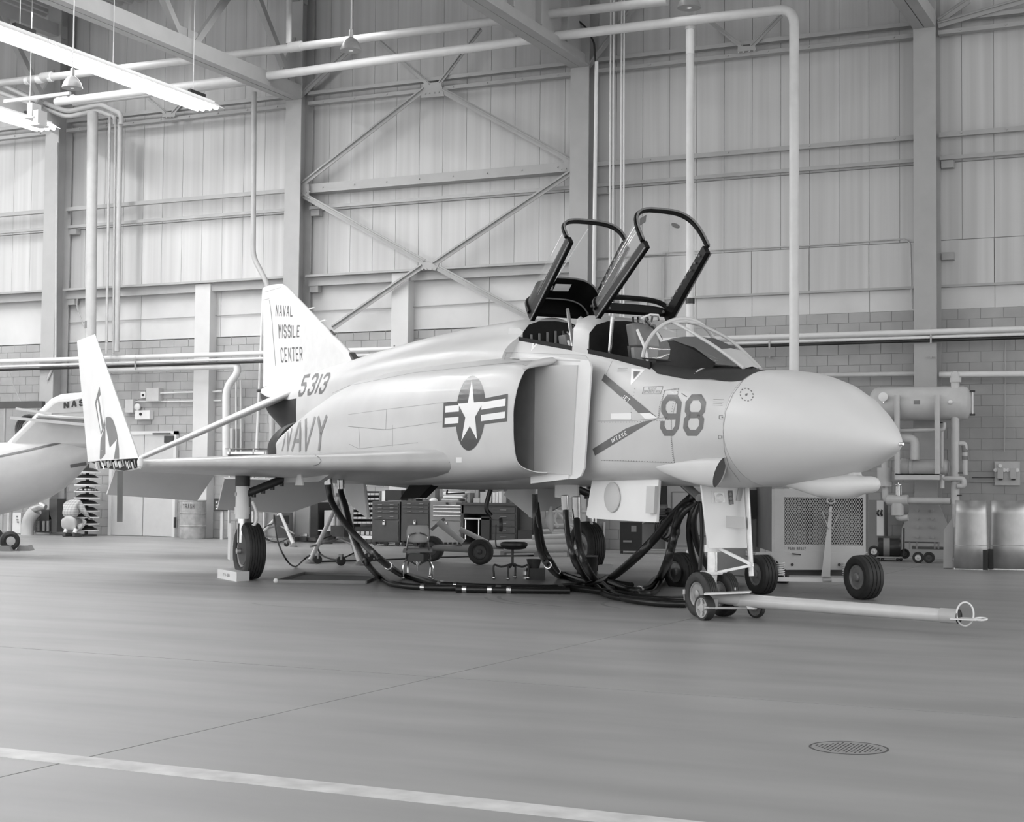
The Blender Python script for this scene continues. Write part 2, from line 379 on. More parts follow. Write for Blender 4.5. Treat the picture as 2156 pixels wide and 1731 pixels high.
# brackets under the girts beside the columns
for k in (1, 2, 3, 4):
    x = COLX[k]+.43
    for z in (ZG-.52, ZS-.3):
        o = MB().box((x, DW-.2, z-.08), (x+.22, DW-.05, z+.06)).build('girt_bracket', M_steel); tag(o, 'small steel angle bracket beside the %s column' % ['', 'left', 'fin-side', 'canopy-side', 'right'][k]+(' at the middle girt' if z > 7 else ' at the sill girt'), 'bracket', 'girt brackets')
# ---------------- the K bracing of the bay behind the jet
def brace(p, q, off, lab, w=.13):
    a = wp(*p, off); b = wp(*q, off)
    o = MB().bar(a, b, .02, w, up=(0, 0, 1)).bar(a+V((0, .0, .02)), b+V((0, .0, .02)), w*.9, .02).build('brace_rod', M_steel); tag(o, lab, 'brace', 'wall bracing'); return o
for p, q, l in (((636, 388), (893, 188), 'diagonal brace rising from the fin-side column to the top gusset'), ((930, 190), (1206, 340), 'diagonal brace falling from the top gusset to the canopy-side column'),
                ((640, 412), (893, 552), 'diagonal brace falling from the fin-side column to the centre gusset'), ((1204, 362), (912, 556), 'diagonal brace rising from the centre gusset to the canopy-side column'),
                ((889, 560), (700, 690), 'lower diagonal brace running down behind the fin'), ((915, 560), (1120, 672), 'lower diagonal brace running down to the rear canopy'),
                ((628, 206), (740, 100), 'short brace rising right of the fin-side column at the eave'), ((905, 180), (800, 88), 'thin brace rising left from the top gusset'), ((925, 176), (1012, 62), 'thin brace rising right from the top gusset'),
                ((1238, 140), (1345, 0), 'short brace rising right of the canopy-side column at the eave'), ((1562, 98), (1495, 45), 'thin brace rising left of the small gusset'), ((1582, 98), (1645, 32), 'thin brace rising right of the small gusset'),
                ((1975, 45), (2040, 0), 'short brace above the right column'), ((1975, 52), (2156, 0), 'long brace rising above the right column to the edge'), ((350, 240), (310, 205), 'thin brace left of the gusset over the folded wing'), ((362, 240), (388, 212), 'thin brace right of the gusset over the folded wing')):
    brace(p, q, .40, l, .13 if 'thin' not in l else .09)
def gusset(pts, off, lab):
    q = [wp(x, y, off) for x, y in pts]; o = MB().prism(q, (0, .025, 0)).build('gusset_plate', M_steel); tag(o, lab, 'plate', 'gusset plates'); WM[o.name] = Matrix.Translation(o.location)
    c = sum(q, V())/len(q)
    for dx in (-.16, -.06, .06, .16): MB().cyl(c+V((dx, -.02, -.07)), c+V((dx, .0, -.07)), .018, n=6).build('bolt', M_steeld, o)
gusset([(890, 176), (928, 172), (935, 202), (886, 206)], .42, 'gusset plate where four braces meet on the eave girt')
gusset([(884, 549), (924, 556), (918, 570), (888, 566)], .42, 'gusset plate at the crossing of the braces on the sill girt')
gusset([(630, 380), (650, 388), (650, 412), (630, 414)], .42, 'gusset plate on the fin-side column')
gusset([(1186, 337), (1206, 334), (1206, 362), (1190, 358)], .42, 'gusset plate on the canopy-side column')
gusset([(1553, 98), (1590, 96), (1592, 105), (1553, 109)], .42, 'small gusset plate on the eave girt between the right columns')
gusset([(342, 237), (370, 235), (368, 246), (342, 246)], .42, 'small gusset plate on the eave girt above the folded wing')
# ---------------- roof: deck, purlins, trusses, plate girder
m = MB(); xs = -52; pr_ = []
while xs < 14: pr_ += [(xs, 12.86), (xs+.06, 12.95), (xs+.15, 12.95), (xs+.21, 12.86)]; xs += .3
ce = thing('ceiling', 'ribbed steel roof deck', 'roof', (0, 0, 12.8)); del ce['category']; ce['kind'] = 'structure'
m.grid([[(a, -14, z) for a, z in pr_], [(a, DW+.2, z) for a, z in pr_]]); m.build('roof_deck', M_deck, ce, smooth=False)
MB().box((-52, -14, 13.05), (14, DW+.3, 13.2)).build('roof_slab', M_deck, ce)
for i, Y in enumerate([27.2, 24.2, 21.2, 18.2, 15.2, 12.2, 9.2, 6.2]):
    o = thing('roof_purlin', 'steel roof purlin running along the hangar, number %s from the back wall' % ['one', 'two', 'three', 'four', 'five', 'six', 'seven', 'eight'][i], 'purlin', (0, Y, 12.4), group='roof purlins')
    MB().box((-45, Y-.1, 12.42), (8, Y+.1, 12.45)).build('lower_flange', M_steel, o); MB().box((-45, Y-.012, 12.45), (8, Y+.012, 12.8)).build('web', M_steel, o); MB().box((-45, Y-.1, 12.8), (8, Y+.1, 12.83)).build('upper_flange', M_steel, o)
def truss(k, lab, pan=3.0):
    x = COLX[k]; t = thing('roof_truss', lab, 'truss', (x+.2, DW-.6, ZE), group='roof trusses')
    for s in (0, 1):
        MB().box((x+.0+.215*s, DW-.6, ZE+.04), (x+.195+.215*s, -9, ZE+.07)).box((x+(.36 if s else .02), DW-.6, ZE+.07), (x+(.39 if s else .05), -9, ZE+.36)).build('bottom_chord', M_steel, t)
    MB().box((x+.08, DW-.3, 12.1), (x+.33, -9, 12.4)).build('top_chord', M_steel, t)
    y = DW-.5; j = 0; mx = x+.2
    while y > -6:
        MB().bar((mx, y-.1, ZE+.2), (mx, y-pan, 12.25), .14, .14).build('web_member', M_steel, t)
        MB().bar((mx, y-pan, 12.25), (mx, y-2*pan+.1, ZE+.2), .1, .14).build('web_member', M_steel, t)
        MB().bar((mx, y-2*pan, ZE+.2), (mx, y-2*pan, 12.2), .09, .1).build('web_member', M_steel, t)
        for yy, zz, s in ((y-2*pan, ZE+.1, 1), (y-pan, 12.4, -1)):
            g = MB().prism([(mx-.03, yy-.45, zz), (mx-.03, yy+.45, zz), (mx-.03, yy+.3, zz+s*.5), (mx-.03, yy-.3, zz+s*.5)], (.06, 0, 0)).build('gusset_plate', M_steel, t)
        y -= 2*pan
    g = MB().prism([(mx-.03, DW-1.3, ZE+.3), (mx-.03, DW-.3, ZE+.3), (mx-.03, DW-.3, ZE+1.5), (mx-.03, DW-.6, ZE+1.5)], (.06, 0, 0)).build('gusset_plate', M_steel, t)
    return t
truss(1, 'roof truss meeting the leftmost column, behind the lamps', 2.0)
truss(2, 'roof truss meeting the column behind the fin', 2.0)
truss(4, 'roof truss meeting the right column', 2.0)
gx = COLX[3]; t = thing('plate_girder', 'deep riveted plate girder meeting the column behind the canopies', 'girder', (gx+.2, DW-.6, ZE), group=None)
for s in (0, 1): MB().box((gx+.0+.215*s, DW-.6, ZE+.04), (gx+.205+.215*s, -9, ZE+.07)).build('bottom_flange', M_steel, t)
MB().box((gx+.19, DW-.6, ZE+.07), (gx+.23, -9, ZE+1.5)).build('web', M_steel, t)
MB().box((gx+.3, DW-.6, ZE+.07), (gx+.33, -9, ZE+.3)).build('edge_angle', M_steel, t)
MB().box((gx+.0, DW-.6, ZE+1.5), (gx+.42, -9, ZE+1.56)).build('top_flange', M_steel, t)
for i in range(12): MB().box((gx+.23, 28.2-i*1.25, ZE+.3), (gx+.36, 28.26-i*1.25, ZE+1.5)).build('stiffener', M_steel, t)
# ---------------- pipes and conduits
def pipe(name, pts, px_w, off, lab, mat=None, cat='pipe', grp=None, n=12, rad=None, k=0, wall=True):
    P = [wp(a, b, off) for a, b in pts] if wall else [V(p) for p in pts]
    r = rad or px_w/2*dep(P[0])/F_
    Q = []                                                       # rounded elbows
    for i, p in enumerate(P):
        if i in (0, len(P)-1): Q.append(p); continue
        a = (P[i-1]-p); b = (P[i+1]-p); e = min(r*3.2, a.length*.45, b.length*.45)
        if a.normalized().dot(b.normalized()) < -.995: Q.append(p); continue
        for j in range(6):
            u = j/5; Q.append((p+a.normalized()*e)*(1-u)**2+p*2*u*(1-u)+(p+b.normalized()*e)*u*u)
    o = MB().tube(Q, r, n).build(name, mat or M_pipe, ang=60); tag(o, lab, cat, grp); WM[o.name] = Matrix.Translation(o.location); return o
def coupling(o, p, q, r, mat=None): MB().cyl(p, q, r, n=14).build('coupling', mat or M_pipe, o)
oa = pipe('overhead_pipe', [(-40, 180), (620, 100), (1090, 38), (1135, 32), (1405, 2)], 16, 2.2, 'upper overhead steam pipe crossing behind the pendant lamps')
ob = pipe('overhead_pipe', [(118, 215), (640, 150), (1172, 76), (1672, 17), (1672, 1170)], 17, 1.9, 'lower overhead pipe that bends down in front of the right wall panels', M_pipel)
for a, b in ((610, 640), (88, 75)):
    p = wp(a, 100+(610-a)*.121, 2.2); coupling(oa, p, p+V((.3, 0, 0)), .11)
for x1, x2, y1 in ((55, 62, 170), (78, 90, 167), (104, 110, 164)): p = wp(x1, y1, 2.2); q = wp(x2, y1-.9, 2.2); coupling(oa, p, q, .098, M_white)
for x1, x2, y1 in ((122, 128, 213), (134, 140, 211), (152, 156, 208)): p = wp(x1, y1, 1.9); q = wp(x2, y1-.7, 1.9); coupling(ob, p, q, .096, M_white)
oc = pipe('overhead_pipe', [(155, 218), (500, 178), (575, 165)], 11, 1.4, 'short thin overhead pipe below the upper pair, left')
pipe('drain_pipe', [(1453, 40), (1453, 1164)], 17, 1.8, 'tall vertical pipe with black band standing behind the open canopy', M_pipel)
p = wp(1453, 628, 1.8); c = C.objects['drain_pipe']; q = wp(1453, 640, 1.8); coupling(c, p, q, .085, M_black); coupling(c, wp(1453, 114, 1.8), wp(1453, 40, 1.8), .083, M_white); coupling(c, wp(1453, 62, 1.8), wp(1453, 55, 1.8), .1, M_pipe)
pipe('drain_pipe', [(195, 236), (190, 800)], 23, 1.2, 'thick vertical pipe with a grey band behind the folded wing tip', M_pipem)
c = C.objects['drain_pipe.001']; MB().bar(wp(191, 640, 1.2), wp(191, 640, .09), .05).build('wall_bracket', M_steel, c); coupling(c, wp(190.6, 676, 1.2), wp(190.5, 692, 1.2), .128, M_mid)
pipe('drain_pipe', [(535, 194), (533, 540), (565, 602), (573, 700), (572, 1122)], 11, 1.0, 'vertical pipe kinked just above the fin', M_pipem)
pipe('vertical_conduit', [(231, 245), (224, 745)], 6, 1.0, 'thin conduit right of the thick vertical pipe', M_pipem, 'conduit')
pipe('vertical_conduit', [(243, 245), (238, 745)], 5, .95, 'dark thin conduit, middle one of the three right of the thick pipe', M_steeld, 'conduit')
pipe('vertical_conduit', [(253, 258), (246, 740)], 11, .9, 'pale riser, rightmost of the three beside the thick pipe', M_pipem, 'conduit')
P = [(0, 184), (140, 240), (205, 225), (252, 245), (254, 262)]
pipe('branch_pipe', [(-60, 148), (70, 208), (142, 235), (212, 220), (255, 240), (255, 262)], 10, .95, 'upper branch pipe bending over to the risers, under the fluorescents')
pipe('branch_pipe', [(-60, 172), (60, 216), (140, 246), (205, 233), (242, 248), (242, 262)], 9, .92, 'lower branch pipe bending over to the risers, under the fluorescents')
for i, (a, b, c_, lab) in enumerate(((1256, 1248, 8, 'bright thick conduit right of the column behind the canopies'), (1286, 1283, 4, 'first thin conduit right of the bright one'), (1292, 1290, 4, 'second thin conduit right of the bright one'), (1309, 1306, 4, 'third thin conduit right of the bright one'), (1314, 1313, 4, 'fourth thin conduit right of the bright one'))):
    pipe('vertical_conduit', [(a, -20 if i else 130), (b, 760)], c_, .75, lab, M_white if i == 0 else M_pipel, 'conduit')
pipe('loop_cable', [(1205, 0), (1212, 38), (1236, 60), (1251, 90), (1254, 140)], 4, .7, 'dark cable looping down from the plate girder', M_black, 'cable', n=6)
for y0, wd, off, lab, mt in ((762, 9, .75, 'thick pale service pipe, top one of the run along the wall', M_pipel), (773, 5, .72, 'bright conduit, middle one of the run along the wall', M_white), (780, 5, .7, 'dark cable along the wall under the service pipes', M_black)):
    o = pipe('service_pipe', [(-60, y0+1), (2300, y0-74)], wd, off, lab, mt, 'pipe')
    if y0 == 762:
        for xx in (285, 590, 830, 1620, 1960): MB().bar(wp(xx, 752, .0), wp(xx, 752, .8), .03).bar(wp(xx, 755-.034*xx, .76), wp(xx, 790-.034*xx, .76), .03).build('hanger', M_steel, o)
pipe('wall_pipe', [(190, 779), (500, 769), (500, 785), (476, 818), (476, 1000)], 15, .6, 'thick wall pipe bending down beside the electrical boxes', M_pipel)
pipe('wall_pipe', [(1690, 791), (1930, 787)], 10, .35, 'pipe along the wall above the nose, left of the right column')
pipe('wall_pipe', [(1978, 789), (2300, 786)], 13, .45, 'pipe along the wall right of the right column', M_pipel)
pipe('wall_conduit', [(125, 681), (620, 657), (860, 647), (1190, 627)], 2.2, .05, 'thin conduit crossing the left bays above the block wall', M_steeld, 'conduit', n=6)
pipe('wall_conduit', [(1395, 532), (1690, 518), (1905, 503), (1917, 512), (1920, 650)], 3, .05, 'thin conduit along the seam that turns down beside the right column', M_pipe, 'conduit', n=6)
pipe('wall_conduit', [(555, 605), (540, 950)], 6, .15, 'pale vertical conduit behind the tail', M_white, 'conduit')
pipe('wall_conduit', [(2117, 700), (2115, 952)], 2.4, .05, 'thin conduit dropping to the switch panel at right', M_steeld, 'conduit', n=6)
pipe('wall_conduit', [(120, 300), (117, 760), (100, 800)], 5, .65, 'conduit strapped to the left column', M_pipem, 'conduit')
pipe('wall_conduit', [(163, 612), (162, 650), (178, 690)], 2.5, .2, 'small curved conduit left of the thick pipe', M_steeld, 'conduit', n=6)
# window recess seen through the open canopy
o = MB().box(wp(1240, 545, .12), wp(1404, 535, -.0)).build('trim_2', M_steeld); o['kind'] = 'structure'
o = MB().box(wp(1392, 540, .1), wp(1402, 650, -.0)).build('trim_3', M_steeld); o['kind'] = 'structure'
o = MB().box(wp(1346, 548, .06), wp(1364, 660, 0)).build('trim_4', M_band); o['kind'] = 'structure'
# door behind the fin side, at the left
dz = wp(375, 908, .0); x0d = wp(240, 1000, 0).x; x1d = dz.x
d = thing('door_1', 'plain pale double steel door with closer behind the folded wing', 'door', ((x0d+x1d)/2, DW, 0)); del d['category']; d['kind'] = 'structure'
xm = (x0d+x1d)/2
M_door = pm('door_paint', .62, r=.45, n=.03)
for a, b in ((x0d, xm-.01), (xm+.01, x1d-.06)): MB().box((a, DW-.06, .01), (b, DW+.01, dz.z-.08)).build('leaf', M_door, d)
MB().box((x0d-.08, DW-.09, 0), (x0d, DW+.02, dz.z)).box((x1d-.06, DW-.09, 0), (x1d+.02, DW+.02, dz.z)).box((x0d-.08, DW-.09, dz.z-.08), (x1d+.02, DW+.02, dz.z)).build('frame', M_pipel, d)
c = wp(357, 925, .12); MB().box(c-V((.16, 0, .08)), c+V((.1, .08, .08))).box(c+V((-.5, 0, .12)), c+V((0, .03, .15))).build('door_closer', M_dark, d)
c = wp(367, 1100, .1); MB().box(c-V((.02, .0, .12)), c+V((.02, .05, .12))).build('handle', M_dark, d)
# ---------------- lamps
M_tube = pm('fluorescent_tube', 1, r=.5, n=0, emit=22.)
M_refl = pm('lamp_reflector', .8, r=.3, n=.02)
M_lampg = pm('lamp_inner', .9, r=.4, n=0, emit=.5)
def fluor(endpx, z, lab, y1=4.):
    P = zp(*endpx, z); t = thing('fluorescent_row', lab, 'lamp', P, group='rows of fluorescent lights'); L = P.y-y1
    n = int(L/2.44)
    for i in range(n):
        ya = P.y-i*2.44
        MB().box((P.x-.09, ya, z+.06), (P.x+.09, ya-2.42, z+.15)).build('housing', M_refl, t)
        q = [(-.33, -.02), (-.12, .1), (.12, .1), (.33, -.02), (.33, -.032), (.12, .08), (-.12, .08), (-.33, -.032)]
        MB().prism([(P.x+a, ya, z+b) for a, b in q], (0, -2.42, 0)).build('reflector', M_refl, t)
        for s in (-.17, 0, .17): MB().cyl((P.x+s, ya-.03, z), (P.x+s, ya-2.39, z), .045, n=8).build('tube', M_tube, t)
        MB().cyl((P.x, ya-.6, z+.15), (P.x, ya-.6, 12.4), .008, n=5).build('hanger_rod', M_pipel, t)
        if i % 2 == 0: MB().box((P.x+.02, ya-.3, z+.15), (P.x+.09, ya-.8, z+.22)).build('ballast', M_black, t)
fluor((444, 229), 8.9, 'long glowing fluorescent row nearest the jet, ending above its fin')
fluor((103, 272), 8.9, 'glowing fluorescent row at the left edge above the second aircraft')
M_lampshade = pm('lamp_shade_enamel', .3, r=.35, n=.08, sc=12)
def pendant(cx, yb, c, wpx, topy, lab):
    P = at(cx, yb, c); r = wpx/2*c/F_
    t = thing('pendant_lamp', lab, 'lamp', P, group='pendant lamps')
    MB().lathe([(0, r), (.02, r*.98), (.28*r*2, r*.82), (.5*r*2, r*.5), (.58*r*2, r*.26), (.62*r*2, .0)], P, (0, 0, 1), 28).build('shade', M_lampshade, t)
    MB().lathe([(.012, r*.93), (.0, r*.2)], P, (0, 0, 1), 20).build('bulb', M_lampg, t)
    MB().cyl(P+V((0, 0, r*1.2)), P+V((0, 0, r*1.9)), r*.2).build('socket', M_alu, t)
    MB().cyl(P+V((0, 0, r*1.9)), V((P.x, P.y, 12.3)), .012, n=6).build('rod', M_pipel, t)
pendant(152, 186, 27, 44, 20, 'pendant lamp hanging between the two fluorescent rows, left')
pendant(739, 107, 26, 47, 0, 'pendant lamp hanging in front of the cross-braced bay')
pendant(1451, 17, 26, 50, 0, 'pendant lamp at the top edge above the open canopies')
# junction box cluster on the trolley rail, top left
r0 = at(72, 233, 24); t = thing('hoist_trolley', 'white hoist trolley blocks under the pipes at the left', 'hoist', r0)
for dx, dy in ((0, 0), (.12, -.1)): MB().box(r0+V((dx-.05, -.1, dy*1.2-.12)), r0+V((dx+.05, .1, dy*1.2+.1))).box(r0+V((dx-.1, -.12, dy*1.2-.14)), r0+V((dx+.1, .12, dy*1.2-.12))).build('block', M_white, t)
MB().bar(r0+V((-.6, 0, .2)), r0+V((.7, 0, .2)), .05).build('rail', M_white, t)
pipe('riser_pipe', [(609, -10), (608, 92)], 12, 2.2, 'short vertical pipe dropping to the upper overhead pipe above the fin', M_pipe)
# ================================================================ THE JET
ax_, ay_, ph_, SN = -10.54955, 19.65049, -.66428, 9.958           # main-wheel midpoint, heading, nose tip ahead of it
DN = V((cos(ph_), sin(ph_), 0)); ST = V((DN.y, -DN.x, 0)); ORG = V((ax_, ay_, 0))+DN*SN
def A(s, y, z): return ORG-DN*s+ST*y+V((0, 0, z))                 # s aft of the nose tip, y to starboard, z above the floor
def ypl(x, yy, y): return pln(x, yy, A(0, y, 0), ST)               # image point on a fore-and-aft plane of the jet
def spl(x, yy, s): return pln(x, yy, A(s, 0, 0), DN)
jet = thing('jet_fighter', 'light grey two-seat navy jet fighter with raised canopies, folded wing tip and number 98', 'aircraft', ORG, ph_)
M_jet = pm('jet_grey_paint', .60, r=.42, n=.05, sc=1.3, coat=.04)
M_jetu = pm('jet_white_paint', .86, r=.34, n=.04, sc=1.6, coat=.08)
M_rad = pm('radome_paint', .67, r=.42, n=.035, sc=2.2, stretch=(.4, 1, 1))
M_wing = pm('wing_paint', .47, r=.3, n=.08, sc=2.5, stretch=(.5, 1.5, 1))
M_ti = pm('heat_stained_titanium', .022, r=.45, m=.3, n=.4, sc=2.5, stretch=(1, 1, .4))
M_ag = pm('anti_glare_black', .018, r=.6, n=.25, sc=9)
M_mark = pm('marking_grey', .13, r=.4, n=.05)
M_markd = pm('marking_dark', .045, r=.3, n=.05)
M_markl = pm('marking_pale_grey', .25, r=.4, n=.04)
M_wht = pm('marking_white', .92, r=.35, n=0)
M_line_ = pm('panel_seam', .14, r=.6, n=0)
M_pit = pm('cockpit_black', .006, r=.6, n=.3, sc=20, spec=.2)
def loft(name, secs, mat, parent=jet, skip=None, ang=40, cap=(True, True), label=None):
    """secs: list of closed rings of world points."""
    m = MB(); n = len(secs[0]); vs = [p for s in secs for p in s]
    fs = [(i*n+k, i*n+(k+1) % n, (i+1)*n+(k+1) % n, (i+1)*n+k) for i in range(len(secs)-1) for k in range(n) if not (skip and skip(i, k))]
    if cap[0]: fs.append(tuple(range(n)))
    if cap[1]: fs.append(tuple(range((len(secs)-1)*n, len(secs)*n)))
    m.add(vs, fs); return m.build(name, mat, parent, ang=ang, label=label)
def half(ctrl, n=26):                                            # control points (y,z) from top centre to bottom centre -> smooth half ring
    P = [V((a, b, 0)) for a, b in ctrl]
    Q = [V((-P[1].x, P[1].y, 0))]+P+[V((-P[-2].x, P[-2].y, 0))]; out = []
    segs = len(P)-1; k = 6
    for i in range(1, segs+1):
        a, b, c, d = Q[i-1:i+3]
        for j in range(k):
            t = j/k; out.append(.5*((2*b)+(c-a)*t+(2*a-5*b+4*c-d)*t*t+(3*b-a-3*c+d)*t**3))
    out.append(P[-1]); return out
def ring(s, ctrl):
    h = half(ctrl); h[0].x = 0; h[-1].x = 0
    return [A(s, max(p.x, 0), p.y) for p in h]+[A(s, -max(p.x, 0), p.y) for p in h[-2:0:-1]]
def ell(s, zc, ry, rt, rb=None, n=48, yc=0):
    rb = rb or rt; return [A(s, yc+ry*sin(2*pi*k/n), zc+(rt if cos(2*pi*k/n) > 0 else rb)*cos(2*pi*k/n)) for k in range(n)]
# ---- radome
RAD = [(0.004, 1.70, .004), (.03, 1.707, .045), (.09, 1.72, .095), (.2, 1.745, .17), (.35, 1.775, .255), (.55, 1.81, .345), (.8, 1.842, .43), (1.05, 1.86, .487), (1.3, 1.872, .525), (1.55, 1.88, .548), (1.85, 1.885, .563)]
radome = loft('radome', [ell(s, z, r*1.0, r) for s, z, r in RAD], M_rad, cap=(True, False))
MB().lathe([(0, .0), (0.0, .012), (.05, .02), (.07, .018)], A(-.03, 0, 1.699), -DN, 12).build('nose_tip', M_chrome, jet, label='small bright metal nose cap')
# ---- forward fuselage and body: control rings  (top centre ... bottom centre)
def fus(s):
    # s, top z, sill-ish shoulder y/z, max half width y/z, low shoulder y/z, bottom z
    T = [(1.85, 2.448, .30, 2.37, .563, 1.885, .40, 1.47, 1.322), (2.1, 2.478, .33, 2.40, .578, 1.92, .44, 1.46, 1.31), (2.6, 2.53, .36, 2.46, .60, 2.0, .50, 1.46, 1.31),
         (3.3, 2.64, .42, 2.58, .625, 2.1, .56, 1.47, 1.32), (4.0, 2.76, .45, 2.70, .64, 2.15, .58, 1.46, 1.32), (4.6, 2.86, .46, 2.80, .65, 2.2, .60, 1.46, 1.32), (5.2, 2.95, .46, 2.90, .66, 2.2, .62, 1.44, 1.31),
         (6.05, 3.10, .46, 3.04, .68, 2.2, .64, 1.42, 1.29), (6.3, 3.14, .46, 3.08, .70, 2.2, .66, 1.42, 1.28), (6.31, 3.36, .40, 3.16, .72, 2.6, .68, 1.42, 1.28), (7.0, 3.40, .40, 3.20, .80, 2.68, .75, 1.40, 1.26),
         (8.5, 3.42, .40, 3.22, .84, 2.70, .8, 1.38, 1.24), (10.2, 3.40, .38, 3.20, .80, 2.70, .8, 1.36, 1.24), (12., 3.34, .34, 3.13, .66, 2.66, .75, 1.40, 1.30), (13.2, 3.28, .30, 3.06, .52, 2.62, .6, 1.75, 1.50),
         (14.2, 3.25, .27, 3.02, .46, 2.60, .45, 2.0, 1.80), (15.2, 3.21, .24, 2.98, .40, 2.62, .36, 2.2, 2.02), (16.2, 3.17, .20, 2.97, .30, 2.72, .26, 2.36, 2.22), (17.1, 3.13, .13, 3.0, .19, 2.82, .16, 2.6, 2.5), (17.8, 3.09, .06, 3.03, .08, 2.96, .06, 2.86, 2.8), (18.0, 3.06, .01, 3.05, .012, 3.04, .01, 3.02, 3.01)]
    t, ys, zs, ym, zm, yl, zl, b = interp(T, s)
    return [(0, t), (ys*.55, t-(t-zs)*.28), (ys, zs), (ym*.93, (zs+zm)/2+.08*(zs-zm)), (ym, zm), (ym*.985, (zm+zl)/2), (yl, zl), (yl*.55, b+(zl-b)*.22), (0, b)]
SS = [1.852, 2.0, 2.2, 2.5, 2.8, 3.1, 3.4, 3.42, 3.7, 4.0, 4.3, 4.6, 4.62, 4.8, 4.94, 4.96, 5.2, 5.6, 6.0, 6.29, 6.31, 6.6, 7, 7.5, 8, 8.6, 9.2, 9.8, 10.4, 11, 11.6, 12.2, 12.8, 13.2, 13.7, 14.2, 14.7, 15.2, 15.7, 16.2, 16.7, 17.1, 17.5, 17.8, 17.95, 18.0]
rings = [ring(s, fus(s)) for s in SS]; NR = len(rings[0])
for i_, f_ in ((0, 0.), (1, .35), (2, .75)):                     # the first rings meet the round radome
    for k in range(NR):
        an = 2*pi*k/NR; e_ = A(SS[i_], .563*sin(an), 1.885+.563*cos(an)); rings[i_][k] = e_.lerp(rings[i_][k], f_)
HNX = 0; HN = NR//2
def inopen(s): return 3.41 < s < 4.605 or 4.95 < s < 6.295
NO = 12                                                          # ring steps from the top centre to the sill
def skipf(i, k):
    s = (SS[i]+SS[i+1])/2
    return inopen(s) and (k < NO or k >= NR-NO)
TAILI = SS.index(14.7)
def istail(i, k):                                                # bare titanium under the tail
    kk = k if k <= HN else NR-1-k
    return i >= TAILI and kk > 20
body = loft('fuselage', rings, M_jet, skip=lambda i, k: skipf(i, k) or istail(i, k), cap=(False, True))
loft('heat_shield', rings[TAILI:], M_ti, skip=lambda i, k: not istail(i+TAILI, k), cap=(False, False), label='dark heat-stained underside below the tail')
# engine nacelles with intakes
def nac(s, sg, out=0.):
    #   s, inner y, top z at inner, shoulder y,z, outer y, z mid, low y,z, bottom z
    T = [(4.9, .78, 2.70, 1.10, 2.62, 1.27, 1.98, 1.20, 1.54, 1.44), (5.3, .74, 2.74, 1.12, 2.66, 1.31, 2.0, 1.24, 1.52, 1.41), (6.4, .60, 2.85, 1.12, 2.68, 1.37, 2.05, 1.28, 1.50, 1.36), (8.0, .5, 2.92, 1.10, 2.72, 1.40, 2.08, 1.30, 1.5, 1.32),
         (9.6, .45, 2.94, 1.08, 2.72, 1.40, 2.1, 1.30, 1.5, 1.30), (11., .4, 2.90, 1.04, 2.62, 1.36, 2.05, 1.26, 1.5, 1.30), (12.2, .3, 2.80, .92, 2.50, 1.26, 1.95, 1.18, 1.5, 1.32), (13.2, .2, 2.66, .74, 2.38, 1.12, 1.88, 1.06, 1.5, 1.36), (14.0, .12, 2.46, .62, 2.25, .98, 1.84, .93, 1.55, 1.42), (14.4, .08, 2.32, .55, 2.18, .90, 1.84, .85, 1.58, 1.45)]
    yi, zi, ys, zs, yo, zm, yl, zl, b = interp(T, s)
    c = [(yi, zi), ((yi+ys)/2, zi-(zi-zs)*.32), (ys, zs-.005), (ys+(yo-ys)*.62, zs-(zs-zm)*.30), (yo-.005, zs-(zs-zm)*.68), (yo, zm), (yo-.012, (zm+zl)/2), (yl, zl), (yl-.2, b+.01), (yi, b)]
    P = [V((a, b_, 0)) for a, b_ in c]; h = []
    Q = [P[0]]+P+[P[-1]]
    for i in range(1, len(P)):
        a, b1, c1, d = Q[i-1:i+3]
        for j in range(4):
            t = j/4; h.append(.5*((2*b1)+(c1-a)*t+(2*a-5*b1+4*c1-d)*t*t+(3*b1-a-3*c1+d)*t**3))
    h.append(P[-1])
    cx, cz = (yi+yo)/2, (zi+b)/2
    r = []
    for p in h:
        y, z = p.x, p.y
        if out: y = cx+(y-cx)*(1-out/(yo-yi)*2); z = cz+(z-cz)*(1-out/(zi-b)*2)
        r.append(A(s, sg*y, z))
    r += [A(s, sg*(yi+out), zi+(b-zi)*f) for f in (.2, .4, .6, .8)]
    return r
NS = [4.9, 4.93, 5.0, 5.15, 5.3, 5.6, 6., 6.4, 7, 7.6, 8.2, 8.8, 9.6, 10.3, 11, 11.6, 12.2, 12.7, 13.2, 13.6, 14.0, 14.4]
M_duct = pm('duct_paint', .5, r=.5, n=.08, sc=4)
nacs = []
